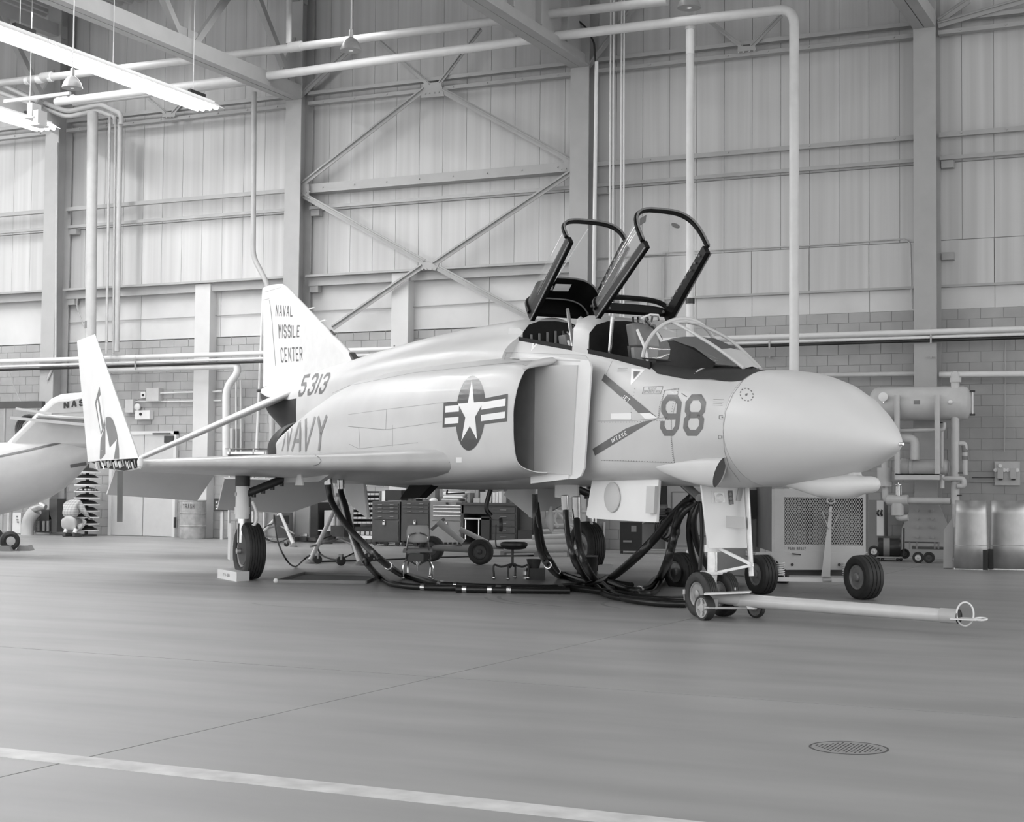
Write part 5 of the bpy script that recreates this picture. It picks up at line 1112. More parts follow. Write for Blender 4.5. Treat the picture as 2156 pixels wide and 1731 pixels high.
# ---------------------------------------------------------------- drip tray on the floor
cs = [zp(581, 1227), zp(770, 1229), zp(800, 1215), zp(640, 1210)]
dt = thing('drip_tray', 'shallow dark drip tray with raised rims lying beneath the wing', 'tray', sum(cs, V())/4)
MB().prism(cs, (0, 0, .006)).build('pan', M_cab, dt)
for i in range(4): MB().bar(cs[i]+V((0, 0, .02)), cs[(i+1) % 4]+V((0, 0, .02)), .03, .04).build('rim', M_mid if i != 0 else M_cartd, dt)
MB().ball(cs[0]+V((0, 0, .025)), .035).build('corner_knob', M_white, dt)
# ---------------------------------------------------------------- hoses and cables
def hose(name, pts, r, lab, mat=None, bands=(), fitting=None, cat='hose', grp='service hoses under the jet'):
    P = []
    for x, y, c in pts:
        if c is None: P.append(zp(x, y, r*1.05))
        else: p = at(x, y, c); P.append(V((p.x, p.y, max(p.z, r*1.05))))
    S = smoothpath(P, 9); S = [V((p.x, p.y, max(p.z, r*1.02))) for p in S]
    o = MB().tube(S, r, 12).build(name, mat or M_hose, ang=80); tag(o, lab, cat, grp); WM[o.name] = Matrix.Translation(o.location)
    for k in bands: i = int(k*(len(S)-2)); MB().cyl(S[i], S[i+1].lerp(S[i], .3), r*1.18, n=12).build('metal_band', M_chrome, o)
    if fitting: MB().cyl(S[0], S[0]+(S[1]-S[0]).normalized()*fitting, r*1.35, n=14).build('coupling', M_chrome, o)
    return o
cn = dep(A(3.3, 0, 1.2)); cb = dep(A(5.1, .4, 1.2)); cw = dep(A(8.9, 1.6, 1.2))
ga = lambda x, y: (x, y, None)
hose('service_hose', [(690, 1004, cw), (692, 1030, cw), (700, 1060, cw-.1), (730, 1107, cw-.6), (760, 1139, cw-1.2), (800, 1177, cw-2.2), ga(850, 1212), ga(917, 1229), ga(1000, 1235), ga(1150, 1238), ga(1230, 1236)], .042, 'thick black hose drooping from the wing root, upper one of the pair', bands=(.55, .72, .77), fitting=.10)
hose('service_hose', [(717, 1010, cw+.2), (718, 1037, cw+.2), (728, 1067, cw), (738, 1110, cw-.5), (755, 1155, cw-1.2), (775, 1190, cw-2), ga(800, 1215), ga(826, 1229), ga(900, 1237), ga(1060, 1239), ga(1190, 1241)], .038, 'thick black hose drooping from the wing root, lower one of the pair', bands=(.8, .9), fitting=.12)
hose('service_hose', [(1126, 1041, cb+1), (1128, 1098, cb+1), (1137, 1158, cb+.6), (1156, 1193, cb+.3), ga(1178, 1213), ga(1230, 1226), ga(1290, 1240)], .036, 'black hose falling behind the splitter plate, left of the pair', bands=(.5,))
hose('service_hose', [(1129, 1060, cb+1.1), (1142, 1147, cb+.8), (1161, 1184, cb+.6), ga(1183, 1209), ga(1240, 1219), ga(1330, 1232)], .036, 'black hose falling behind the splitter plate, right of the pair', bands=(.55,))
hose('service_hose', [(1189, 1043, cb), (1191, 1073, cb), (1196, 1128, cb-.2), (1211, 1180, cb-.6), ga(1241, 1227), ga(1282, 1254), ga(1360, 1264), ga(1440, 1268)], .034, 'black hose with bright coupling under the intake, left of the pair', fitting=.16)
hose('service_hose', [(1213, 1046, cb), (1214, 1091, cb), (1220, 1147, cb-.3), (1233, 1190, cb-.8), ga(1258, 1225), ga(1300, 1255), ga(1378, 1269), ga(1445, 1272)], .04, 'black hose with bright coupling under the intake, right of the pair', fitting=.26)
hose('service_hose', [(1466, 1042, cn), (1452, 1052, cn), (1419, 1084, cn+.4), (1378, 1134, cn+.9), (1332, 1180, cn+1.4), ga(1285, 1218), ga(1255, 1230), ga(1180, 1237)], .05, 'thick black hose sweeping left from the nose wheel well to the floor')
hose('service_hose', [(1470, 1050, cn), (1448, 1064, cn), (1430, 1082, cn), (1417, 1138, cn+.3), (1404, 1184, cn+.6), ga(1386, 1219), ga(1362, 1238), ga(1328, 1243), ga(1284, 1229)], .046, 'thick black hose curving down in front of the power unit wheel', bands=(.82,))
hose('service_hose', [(1472, 1056, cn-.1), (1440, 1078, cn-.1), (1424, 1110, cn), (1414, 1160, cn+.3), ga(1400, 1216), ga(1378, 1246), ga(1340, 1250)], .036, 'thinner black hose beside the power unit wheel')
hose('service_hose', [(1465, 1055, cn-.1), (1456, 1080, cn-.1), (1451, 1118, cn), (1457, 1166, cn+.2), (1473, 1212, cn+.4)], .034, 'black hose hanging behind the nose leg, leftmost of three')
hose('service_hose', [(1472, 1055, cn-.1), (1460, 1093, cn-.1), (1465, 1134, cn), (1478, 1171, cn+.1), (1496, 1203, cn+.3)], .036, 'black hose hanging behind the nose leg, middle of three')
hose('service_hose', [(1476, 1060, cn-.2), (1478, 1126, cn-.2), (1474, 1200, cn-.2)], .022, 'thin straight black hose hanging behind the nose leg')
hose('floor_hose', [ga(1190, 1236), ga(1300, 1250), ga(1380, 1262), ga(1445, 1262)], .04, 'dark hose lying flat between the intake and the nose wheels')
hose('floor_hose', [ga(960, 1241), ga(1080, 1243), ga(1200, 1244)], .04, 'dark hose lying flat on the floor under the belly', bands=(.1, .3, .5))
hose('ground_wire', [(577, 1085, cw+3), (585, 1140, cw+1), (604, 1180, cw), ga(622, 1193), (640, 1178, cw+.2), (652, 1170, cw+.3)], .012, 'thin black wire looping between the two jacks', cat='wire', grp=None)
hose('floor_cable', [ga(660, 1183), ga(820, 1178), ga(930, 1173), ga(1140, 1169)], .014, 'thin cable across the floor behind the swivel chair', cat='cable', grp=None)
hose('belly_harness', [(1038, 1016, cw), (1030, 1040, cw), (1024, 1070, cw), (1034, 1086, cw)], .03, 'tangled black harness hanging from the belly above the dolly', cat='cable', grp=None)
# ---------------------------------------------------------------- tripod jacks
def jack(apex, cx, feet, wheels, lab, k=1., colw=.055):
    c0 = cg(*feet[0]); base = sum((zp(*f) for f in feet), V())/len(feet)
    t = thing('tripod_jack', lab, 'jack', (base.x, base.y, 0), group='tripod aircraft jacks')
    top = at(apex[0], apex[1], dep(base)); low = at(cx, feet[0][1]-48*k, dep(base))
    col = MB().cyl(V((top.x, top.y, low.z if low.z > .2 else .25)), top, colw).build('column', M_cart, t)
    MB().cyl(top, top+V((0, 0, .06)), colw*1.4).build('collar', M_mid, t); MB().cyl(top+V((0, 0, .06)), top+V((0, 0, .22)), colw*.6).build('ram', M_chrome, t)
    F = []
    for f in feet:
        p = zp(*f); F.append(p); MB().tube([top-V((0, 0, .03)), p+V((0, 0, .05))], [.03, .042], 12).build('leg', M_cart, t); MB().cyl(p, p+V((0, 0, .03)), .08, n=16).build('foot_pad', M_cartd, t)
    for i in range(len(F)): MB().cyl(F[i]+V((0, 0, .25)).lerp(V((0, 0, .3)), .5)+(top-F[i])*.0, V((top.x, top.y, .38)), .016).build('stay', M_cartd, t)
    for (x, y, r) in wheels:
        c_ = cg(x, y+r); R = r*c_/F_; p = at(x, y, c_); p.z = R
        o = MB().lathe([(-.025, R*.9), (-.02, R), (.02, R), (.025, R*.9)], p, (.6, -.7, 0), 24).build('caster_wheel', M_rubber, t)
        MB().box(p+V((-.03, -.03, R*.2)), p+V((.03, .03, R*1.4))).build('caster_fork', M_cartd, o)
    MB().box((top.x-.1, top.y-.12, .42), (top.x+.16, top.y+.1, .6)).build('pump_body', M_dark, t)
    MB().tube(smoothpath([V((top.x+.1, top.y, .5)), V((top.x-.25, top.y-.2, .35)), V((top.x-.3, top.y-.1, .12)), V((top.x+.1, top.y-.2, .05)), V((top.x+.4, top.y, .2))], 6), .014, 6).build('pump_hose', M_hose, t)
jack((716, 1046), 716, [(653, 1187), (757, 1191), (748, 1170)], [(669, 1178, 9), (718, 1181, 10), (776, 1174, 10)], 'tripod jack standing beneath the wing root, nearer of two')
jack((590, 1078), 590, [(536, 1145), (618, 1152), (560, 1138)], [(541, 1146, 5), (603, 1146, 5)], 'tripod jack behind the near main wheel, farther of two', colw=.04)
# ---------------------------------------------------------------- swivel chairs
def castor(p, parent): MB().ball(p+V((0, 0, .028)), .028).build('castor', M_chrome, parent)
c1 = cg(880, 1222); k1 = c1/F_; G1 = zp(880, 1220); R1 = RT.copy(); R1.z = 0; R1.normalize(); B1 = V((-R1.y, R1.x, 0))
ch1 = thing('swivel_chair', 'metal swivel chair seen from behind, with curved back and bent legs', 'chair', G1)
def cp(x, y, d=0.): p = at(x, y, c1); return V((p.x, p.y, p.z))+B1*d
rows = [[cp(880+25*sin(a)*w_, y, .05*cos(a)*0+.07*(1-cos(a))) for a in [-1.2+.2*i for i in range(13)]] for y, w_ in ((1106, .86), (1109, .98), (1118, 1.05), (1130, 1.05), (1139, .98), (1143, .8))]
MB().grid(rows).build('backrest', M_cart, ch1).modifiers.new('solid', 'SOLIDIFY').thickness = .006
for s in (-1, 1): MB().tube(smoothpath([cp(880+4*s, 1122, -.02), cp(880+18*s, 1128, -.03), cp(880+22*s, 1145, -.02), cp(880+26*s, 1178, .05)], 5), .011, 8).build('back_frame', M_chrome, ch1)
MB().hexa([cp(847, 1164, 0), cp(912, 1164, 0), cp(909, 1164, .36), cp(850, 1164, .36)], [cp(849, 1155, 0), cp(910, 1155, 0), cp(908, 1155, .36), cp(851, 1155, .36)]).build('seat', M_mid, ch1, bevel=.012)
MB().box(cp(856, 1182, .05), cp(902, 1166, .08)).build('seat_pan', M_cab, ch1)
MB().cyl(cp(878, 1182, .15), cp(878, 1204, .15), .016).build('post', M_chrome, ch1); MB().cyl(cp(878, 1186, .15), cp(878, 1192, .15), .035).build('hub', M_chrome, ch1)
for dx, dd in ((-29, -.0), (33, -.02), (-24, .3), (24, .3)):
    f = cp(878+dx, 1219, .15+dd-.15*(dd < .1)); f.z = .05
    MB().tube(smoothpath([cp(878, 1192, .15), V((f.x*.7+cp(878, 1192, .15).x*.3, f.y*.7+cp(878, 1192, .15).y*.3, .27)), V((f.x, f.y, .2)), f], 6), .013, 8).build('leg', M_chrome, ch1); castor(V((f.x, f.y, 0)), ch1)
c2 = cg(1075, 1221); ch2 = thing('swivel_stool', 'dark swivel stool with small round back pad under the belly', 'stool', zp(1075, 1218))
def cq(x, y, d=0.): return at(x, y, c2)+B1*d
s_ = (cq(1082, 1148)); rr = 29*c2/F_
MB().lathe([(-.06, rr*.5), (-.045, rr*.85), (.0, rr), (.03, rr*.98), (.045, rr*.8), (.05, 0)], s_+B1*.0, (0, 0, 1), 32).build('seat', M_black, ch2)
MB().cyl(cq(1079, 1154), cq(1079, 1190), .018).build('post', M_dark, ch2)
MB().tube(smoothpath([cq(1070, 1152), cq(1050, 1152, -.02), cq(1044, 1145, -.02), cq(1044, 1105, -.02)], 5), .01, 8).build('back_strut', M_dark, ch2)
MB().lathe([(-.02, .0), (-.02, .09), (.015, .1), (.03, .08), (.03, 0)], cq(1054, 1105), R1, 24).build('back_pad', M_cab, ch2)
for x, d in ((1040, 0), (1070, -.18), (1085, .25), (1112, .05)):
    f = zp(x, 1218); f = cq(x, 1200, d); f.z = .05
    MB().tube(smoothpath([cq(1079, 1187), (cq(1079, 1187)*.4+f*.6)*1.0+V((0, 0, .06)), V((f.x, f.y, .2)), f], 6), .014, 8).build('leg', M_dark, ch2); castor(V((f.x, f.y, 0)), ch2)
# bucket on a box, oil can, waste can by the far wheel
f = camface(zp(1128, 1221)); o = f.slab(MB(), 1111, 1197, 1148, 1221, .22).build('black_box', M_black); tag(o, 'black box on the floor beneath a bucket, beside the stool', 'box')
p = f.pt(1124, 1197, -.11); o = MB().lathe([(0, .075), (.13, .105), (.13, .098), (.02, .07)], p, (0, 0, 1), 24).build('bucket', M_dark); tag(o, 'dark bucket standing on the black box by the stool', 'bucket')
p = zp(1107, 1219); o = MB().lathe([(0, .04), (.1, .04), (.11, .038), (.13, .025), (.15, .025)], p, (0, 0, 1), 18).build('oil_can', M_alu); tag(o, 'bright metal can at the foot of the stool', 'can'); WM[o.name] = Matrix.Translation(o.location); MB().cyl(p+V((0, 0, .03)), p+V((0, 0, .06)), .041, n=18).build('can_label', M_mid, o)
f = camface(zp(1238, 1216)); p = zp(1236, 1216); o = MB().lathe([(0, .14), (.28, .15), (.29, .155), (.30, .15)], p, (0, 0, 1), 28).build('oil_drum', M_black); tag(o, 'black waste drum in front of the far main wheel', 'drum'); WM[o.name] = Matrix.Translation(o.location); MB().lathe([(.295, .15), (.31, .16), (.315, .15)], p, (0, 0, 1), 28).build('rim', M_cartd, o)
# funnel bag hanging
ws_ = at(1160, 1066, cb+4); o = MB().tube([ws_, at(1158, 1090, cb+4), at(1158, 1101, cb+4), at(1162, 1119, cb+4)], [.01, .06, .065, .02], 12).build('wind_sock', M_white); tag(o, 'small white fabric cone hanging behind the hoses', 'bag')
# ---------------------------------------------------------------- axle dolly behind the chair
aL, aR = zp(914, 1183), zp(1006, 1189); aL.z = .24; aR.z = .24
ad = thing('axle_dolly', 'two-wheeled tubular dolly with raised arms behind the swivel chair', 'dolly', zp(960, 1186))
ax2 = (aR-aL).normalized()
MB().cyl(aL, aR, .055).build('axle_tube', M_cartd, ad)
axw = V((-.35, -.94, 0))
mkwheel('dolly_wheel', aR+V((.05, 0, -.03)), .21, .14, ad, RT*-.45-FWD*.9 if False else V((.1, -.99, 0)), hubm=M_cab, groove=0); mkwheel('dolly_wheel', aL+V((-.05, 0, -.02)), .215, .14, ad, V((.1, -.99, 0)), hubm=M_cab, groove=0)
ca = dep((aL+aR)/2)
MB().tube([at(922, 1098, ca), at(975, 1142, ca)], [.06, .05], 14).build('raised_arm', M_cart, ad); MB().bar(at(908, 1116, ca), at(936, 1092, ca), .03, .05).build('arm_plate', M_mid, ad)
MB().tube([at(968, 1114, ca+.2), at(1026, 1142, ca+.2)], [.045, .04], 14).build('raised_arm', M_cart, ad)
for i in range(4): MB().cyl(at(938+i*10, 1146, ca), at(938+i*10, 1142, ca), .03, n=8).build('clamp_bolt', M_dark, ad)
# ---------------------------------------------------------------- long tube trailer behind the stool
lt = thing('missile_trailer', 'long low tubular loading trailer lying behind the far wheel', 'trailer', zp(1180, 1168)); cl_ = cg(1180, 1172)
for (a_, b_, r_) in (((1030, 1146), (1245, 1138), .07), ((1060, 1155), (1245, 1152), .09), ((1120, 1132), (1220, 1128), .05)): MB().cyl(at(a_[0], a_[1], cl_), at(b_[0], b_[1], cl_), r_).build('long_tube', M_cart, lt)
for (a_, b_) in (((1168, 1072), (1210, 1120)), ((1186, 1066), (1235, 1120)), ((1150, 1078), (1240, 1078)), ((1152, 1106), (1242, 1106)), ((1140, 1118), (1235, 1116)), ((1222, 1060), (1222, 1120)), ((1150, 1070), (1175, 1110)), ((1162, 1122), (1232, 1122)), ((1200, 1090), (1240, 1135)), ((1172, 1078), (1158, 1120))):
    MB().cyl(at(*a_, cl_+.3), at(*b_, cl_+.3), .03, n=8).build('frame_tube', M_cart, lt)
MB().cyl(at(1165, 1150, cl_), at(1228, 1172, cl_), .012).build('stay', M_cartd, lt); MB().cyl(at(1150, 1150, cl_), at(1192, 1134, cl_), .012).build('stay', M_cartd, lt)
for x in (1060, 1130, 1200): MB().box(at(x-4, 1160, cl_)-V((0, .05, 0)), V((at(x+4, 1172, cl_).x, at(x+4, 1172, cl_).y+.05, 0))).build('skid', M_cartd, lt)
# mesh crate to the right of the frame (behind the white door)
f = camface(zp(1330, 1166)); t = thing('instrument_cart', 'dark instrument cart in shadow between the far wheel and the power unit', 'cart', zp(1315, 1164))
f.slab(MB(), 1305, 1100, 1352, 1160, .5).build('body', M_black, t); f.slab(MB(), 1329, 1107, 1340, 1120, .02, .01).build('label_plate', M_cartd, t); f.slab(MB(), 1312, 1138, 1330, 1142, .1, .05).build('drawer_pull', M_cartd, t)
for x in (1309, 1346): f.slab(MB(), x-3, 1160, x+3, 1166, .05).build('foot', M_black, t)
# ---------------------------------------------------------------- tool cabinets and bench along the wall
Yc = 28.4
cf_ = wallface((0, Yc, 0))
def cabinet(x0, x1, y0, y1, mat, lab, drawers, lock=None, depth=.5):
    t = thing('tool_cabinet', lab, 'cabinet', (cf_.pt((x0+x1)/2, y1).x, Yc, 0), group='tool cabinets by the bench')
    cf_.slab(MB(), x0, y0, x1, y1, depth).build('carcass', mat, t, bevel=.006)
    for a, b in drawers:
        d = cf_.slab(MB(), x0+3, a, x1-3.5, b, .02, .015).build('drawer', mat, t)
        if b-a < 13:
            for q in (.25, .75): cf_.slab(MB(), x0+3+(x1-x0-8)*q-4, (a+b)/2-.6, x0+3+(x1-x0-8)*q+4, (a+b)/2+.6, .012, .03).build('pull', M_cartd if mat is M_cab else M_chrome, d)
    if lock: p = cf_.pt(lock[0], lock[1], .04); MB().box(p-V((.025, .01, .03)), p+V((.025, .01, .02))).tube([p+V((-.018, 0, .02)), p+V((-.018, 0, .055)), p+V((.018, 0, .055)), p+V((.018, 0, .02))], .006, 6).build('padlock', M_chrome, t)
    zl = cf_.pt(x0, y1).z
    for x in (x0+5, (x0+x1)/2, x1-5):
        p = cf_.pt(x, y1, -.1); MB().cyl(V((p.x, p.y-.015, .05)), V((p.x, p.y+.015, .05)), .05, n=16).build('castor', M_black, t); MB().box(V((p.x-.02, p.y-.02, .06)), V((p.x+.02, p.y+.02, zl+.01))).build('castor_fork', M_cab, t)
    return t
cabinet(784, 842, 1056, 1142, M_cab, 'dark tool cabinet with padlock, left of the three', [(1060, 1065), (1067, 1072), (1074, 1080), (1083, 1093), (1097, 1139)], (808, 1102))
cabinet(845, 905, 1055, 1141, M_cab, 'dark tool cabinet with padlock, middle of the three', [(1059, 1063), (1065, 1071), (1073, 1080), (1082, 1138)], (873, 1101))
t = cabinet(906, 972, 1056, 1146, M_cab2, 'pale grey tool cabinet with chrome drawer pulls', [(1066, 1096), (1098, 1143)])
for y in (1064, 1070, 1077, 1085): cf_.slab(MB(), 912, y, 970, y+1.5, .03, .03).build('drawer_pull', M_chrome, t)
p = cf_.pt(941, 1060, .02); MB().box(p-V((.02, .01, .02)), p+V((.02, .01, .02))).build('lock', M_black, t)
p = cf_.pt(940, 1104, .03); MB().box(p-V((.01, .01, .04)), p+V((.01, .01, .04))).build('latch', M_chrome, t)
wbn = thing('work_bench', 'dark steel workbench with drawer pedestal and knee hole under the jet', 'workbench', (cf_.pt(1030, 1140).x, Yc, 0))
cf_.slab(MB(), 961, 1059, 1092, 1064, .7, .03).build('bench_top', M_cab, wbn)
cf_.slab(MB(), 1032, 1064, 1088, 1140, .6).build('drawer_pedestal', M_cab, wbn)
for i in range(5): d = cf_.slab(MB(), 1036, 1068+i*14.2, 1084, 1080+i*14.2, .02, .015).build('drawer', M_cab, wbn); cf_.slab(MB(), 1053, 1073+i*14.2, 1066, 1074.4+i*14.2, .015, .03).build('pull', M_cartd, d)
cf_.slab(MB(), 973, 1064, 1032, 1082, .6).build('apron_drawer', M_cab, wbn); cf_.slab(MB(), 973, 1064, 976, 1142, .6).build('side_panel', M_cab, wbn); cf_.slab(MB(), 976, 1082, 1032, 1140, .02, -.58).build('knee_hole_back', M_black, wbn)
f = wallface((0, Yc-.05, 0)); t = thing('tool_rack', 'black rack with chrome rails standing in the knee hole of the bench', 'rack', (f.pt(1010, 1138).x, Yc-.05, 0))
f.slab(MB(), 1013, 1088, 1031, 1136, .3).build('box', M_black, t); f.slab(MB(), 977, 1091, 1031, 1094, .3).build('top_rail', M_alu, t); f.slab(MB(), 1007, 1094, 1009, 1136, .02).build('post', M_chrome, t); f.slab(MB(), 979, 1094, 981, 1136, .02).build('post', M_chrome, t)
f = wallface((0, Yc+.1, 0)); o = f.slab(MB(), 1088, 1070, 1120, 1117, .4).build('side_cabinet', M_cab); tag(o, 'dark side cabinet at the right end of the bench', 'cabinet'); o = f.slab(MB(), 1090, 1117, 1120, 1140, .35, .15).build('black_crate', M_black); tag(o, 'black crate on the floor right of the bench', 'crate')
# on the bench: stacked bags, boxes, binders
ft = wallface((0, Yc+.15, 0)); zt = cf_.pt(1000, 1059).z
for i, (x0, y0, x1, y1) in enumerate(((931, 1024, 968, 1034), (932, 1035, 978, 1044), (932, 1045, 974, 1049), (928, 1050, 965, 1056))):
    o = ft.slab(MB(), x0, y0, x1, y1, .35).build('paper_sack', M_white if i < 3 else M_stuff, bevel=.03); tag(o, ['top', 'second', 'third', 'bottom'][i]+' pale sack of the pile on the pale cabinet', 'sack', 'pale sacks piled on the cabinet')
o = ft.slab(MB(), 984, 1038, 990, 1058, .2).build('jar', M_cab2); tag(o, 'grey jar left of the white cartons on the bench', 'jar')
for i, (x0, x1, y0) in enumerate(((997, 1010, 1049), (1011, 1034, 1036), (1037, 1042, 1037), (1043, 1048, 1036), (1050, 1056, 1035))):
    o = ft.slab(MB(), x0, y0, x1, 1059, .22).build('carton' if i < 2 else 'binder', M_cart if i < 2 else M_white); tag(o, ['small low white carton on the bench top', 'taller grey carton on the bench top', 'white binder on the bench, left of three', 'white binder on the bench, middle of three', 'white binder on the bench, right of three'][i], 'box' if i < 2 else 'binder', None if i < 2 else 'binders on the bench')
o = ft.slab(MB(), 811, 1032, 845, 1054, .3).build('tool_box', M_black); tag(o, 'black box on top of the left dark cabinet', 'box')
o = ft.slab(MB(), 902, 1026, 916, 1058, .2).build('folded_stand', M_mid); tag(o, 'grey upright case behind the pale cabinet', 'case')
o = ft.slab(MB(), 804, 1034, 811, 1056, .1).build('white_bottle', M_white); tag(o, 'slim white bottle on the left dark cabinet', 'bottle')
p = ft.pt(913, 1054); o = MB().ball(p, .09, sz=.6).build('crumpled_rag', M_white); tag(o, 'crumpled white rag on the middle dark cabinet', 'rag')
# parts-bin shelves
def bins(x0, x1, y0, y1, rows, cols, Y, lab, binlab):
    f = wallface((0, Y, 0)); t = thing('bin_shelf', lab, 'shelf', (f.pt((x0+x1)/2, y1).x, Y, 0), group='parts bin shelves'); 
    f.slab(MB(), x0, y0, x1, y1, .03, -.3).build('back_panel', M_black, t)
    for x in (x0, x1): p = f.pt(x, y0); MB().box((p.x-.01, Y, 0), (p.x+.01, Y+.3, p.z)).build('upright', M_mid, t)
    for r in range(rows):
        ya = y0+(y1-y0)*r/rows; yb = y0+(y1-y0)*(r+1)/rows
        f.slab(MB(), x0, yb-1.2, x1, yb, .3).build('shelf_board', M_dark, t)
        for c in range(cols):
            xa = x0+1+(x1-x0-2)*c/cols; xb = x0+1+(x1-x0-2)*(c+1)/cols
            a, b = f.rect(xa, yb-5.5, xb-1, yb-1.4)[0], f.rect(xa, yb-5.5, xb-1, yb-1.4)[2]
            MB().box((min(a.x, b.x), Y-.01, a.z), (max(a.x, b.x), Y+.2, b.z)).build('bin', M_cart, t, smooth=False)
bins(744, 800, 1034, 1104, 7, 6, 29.3, 'parts-bin shelf left of the dark cabinets', '')
bins(1008, 1060, 1010, 1030, 2, 6, 29.3, 'parts-bin shelf above the bench binders', '')
bins(875, 905, 1024, 1052, 3, 4, 29.3, 'parts-bin shelf behind the middle cabinet', '')
f = wallface((0, 29.2, 0)); 
t = thing('low_bin_shelf', 'low white shelf of open bins left of the dark cabinets', 'shelf', (f.pt(770, 1128).x, 29.2, 0)); f.slab(MB(), 748, 1128, 800, 1135, .3).build('plinth', M_white, t); f.slab(MB(), 748, 1110, 800, 1128, .3, -.02).build('case', M_black, t)
for i in range(5): f.slab(MB(), 750+i*10, 1119, 757+i*10, 1126, .02, .0).build('bin', M_cart, t)
# lockers, refrigerator, cable reel behind the main wheel
f = wallface((0, 29.0, 0))
def upright_box(name, x0, y0, x1, y1, mat, lab, cat, d=.6, Y=29.0, knobs=(), panel_=None):
    f = wallface((0, Y, 0)); t = thing(name, lab, cat, (f.pt((x0+x1)/2, y1).x, Y, 0)); f.slab(MB(), x0, y0, x1, y1, d).build('body', mat, t)
    f.slab(MB(), x0+2, y0+2, x1-2, y1-4, .015, .015).build('door', mat, t)
    for (a, b, c_, e) in knobs: f.slab(MB(), a, b, c_, e, .02, .035).build('handle', M_chrome, t)
    return t
upright_box('locker', 622, 1060, 654, 1131, M_cab2, 'pale grey locker behind the tripod jack', 'locker', knobs=[(632, 1124, 646, 1129)])
upright_box('dark_locker', 654, 1058, 672, 1131, M_black, 'black locker right of the pale one', 'locker')
upright_box('box_cabinet', 552, 1080, 584, 1133, M_cab2, 'small grey cabinet under the flap', 'cabinet', Y=28.4, knobs=[(579, 1100, 581, 1106)])
upright_box('wall_cabinet', 683, 1075, 705, 1128, M_stuff, 'tan-grey carton stack behind the jack column', 'carton')
t = thing('cable_reel', 'cable reel with flat round top beside the jack', 'reel', (f.pt(686, 1128).x, 28.6, 0)); f2 = wallface((0, 28.6, 0)); p = f2.pt(686, 1130); p.z = 0
MB().cyl(p, p+V((0, 0, .28)), .1).build('core', M_cab, t); MB().cyl(p+V((0, 0, .28)), p+V((0, 0, .30)), .17, n=28).build('top_flange', M_white, t); MB().cyl(p, p+V((0, 0, .02)), .15, n=28).build('bottom_flange', M_cab, t)
# trash drum, fire sign, floor tray
p = zp(406, 1132); p.y = 29.2; p = V((yp(406, 1100, 29.2).x, 29.2, 0)); R = 27*dep(p)/F_; Hh = yp(406, 1053, 29.2).z
dr = thing('trash_drum', 'dented pale steel drum lettered TRASH', 'drum', p)
pr = [(0, R*.97), (.02, R)]
for zf in (.33, .66): pr += [(Hh*zf-.02, R), (Hh*zf, R*1.05), (Hh*zf+.02, R)]
MB().lathe(pr+[(Hh-.03, R), (Hh-.02, R*1.04), (Hh, R*1.04), (Hh, R*.96), (Hh-.2, R*.95), (Hh-.2, .0)], p, (0, 0, 1), 36).build('barrel', pm('drum_paint', .42, r=.55, n=.25, sc=6), dr)
bv = bvh_of([dr.children[0]]); mm = MB(); lay(mm, strokes('TRASH', [(385, 1061), (409, 1061), (409, 1071.5), (385, 1071.5)], th=1.2), bv, .008, 4); mm.build('lettering', M_mark, dr, smooth=False, label='TRASH lettering')
f = wallface((0, 29.1, 0)); sg_ = thing('fire_sign', 'black sign with white lettering on a pale post beside the drum', 'sign', (f.pt(466, 1125).x, 29.1, 0))
f.slab(MB(), 450, 1050, 478, 1076, .04).build('board', M_black, sg_); p = f.pt(465, 1076); MB().box((p.x-.035, 29.13, 0), (p.x+.035, 29.18, p.z+.02)).build('post', M_pipe, sg_)
mm = MB(); lay(mm, strokes('FIRE', [(454, 1055), (476, 1055), (476, 1061), (454, 1061)], th=1.1)+strokes('BLANKET', [(454, 1063), (476, 1063), (476, 1067), (454, 1067)], th=1.)+pline([(454, 1071), (472, 1071)], 3), lambda x, y: f.pt(x, y, .003), .003, 5); mm.build('lettering', M_wht, sg_, smooth=False)
# electrical boxes on the block wall, left
def ebox(x0, y0, x1, y1, off, lab, mat=M_pipe, face=None):
    f = wallface((0, DW-off, 0)); o = f.slab(MB(), x0, y0, x1, y1, off-.004).build('electrical_box', mat, bevel=.006); tag(o, lab, 'electrical box', 'electrical boxes on the block wall'); WM[o.name] = Matrix.Translation(o.location); return o
ebox(308, 817, 334, 845, .18, 'largest square electrical box above the bell'); o = ebox(296, 826, 306, 838, .06, 'tiny white switch box left of the large box', M_white); MB().cyl(wp(301, 832, .08), wp(301, 832, .05), .03, n=12).build('knob', M_black, o)
ebox(263, 841, 280, 869, .14, 'tall electrical box left of the bell'); o = ebox(284, 864, 315, 883, .16, 'white wide box with gauge under the bell', M_white); MB().cyl(wp(296, 872, .18), wp(296, 872, .16), .035, n=14).build('gauge', M_black, o)
o = MB().lathe([(0, .085), (.03, .08), (.05, .05), (.055, 0)], wp(290, 857, .08), (0, -1, 0), 24).build('fire_bell', M_pipel); tag(o, 'round pale bell between the electrical boxes', 'bell')
pipe('wall_conduit', [(334, 828), (468, 824)], 4, .1, 'horizontal conduit from the large electrical box', M_pipel, 'conduit'); pipe('wall_conduit', [(280, 846), (466, 844)], 2.5, .06, 'thin horizontal conduit under the upper one', M_pipel, 'conduit')
ebox(471, 902, 490, 948, .3, 'tall pale box at the foot of the bent wall pipe', M_pipe)
for i, x in enumerate((483, 497, 507)): pipe('wall_conduit', [(x, 800), (x, 1000)], 4, .2, ['left', 'middle', 'right'][i]+' one of three short conduits beside the bent wall pipe', M_pipel if i else M_chrome, 'conduit')
f = wallface((0, 28.3, 0)); o = thing('test_stand', 'pale test stand with thin shelf tops seen over the wing', 'stand', (f.pt(510, 1130).x, 28.3, 0))
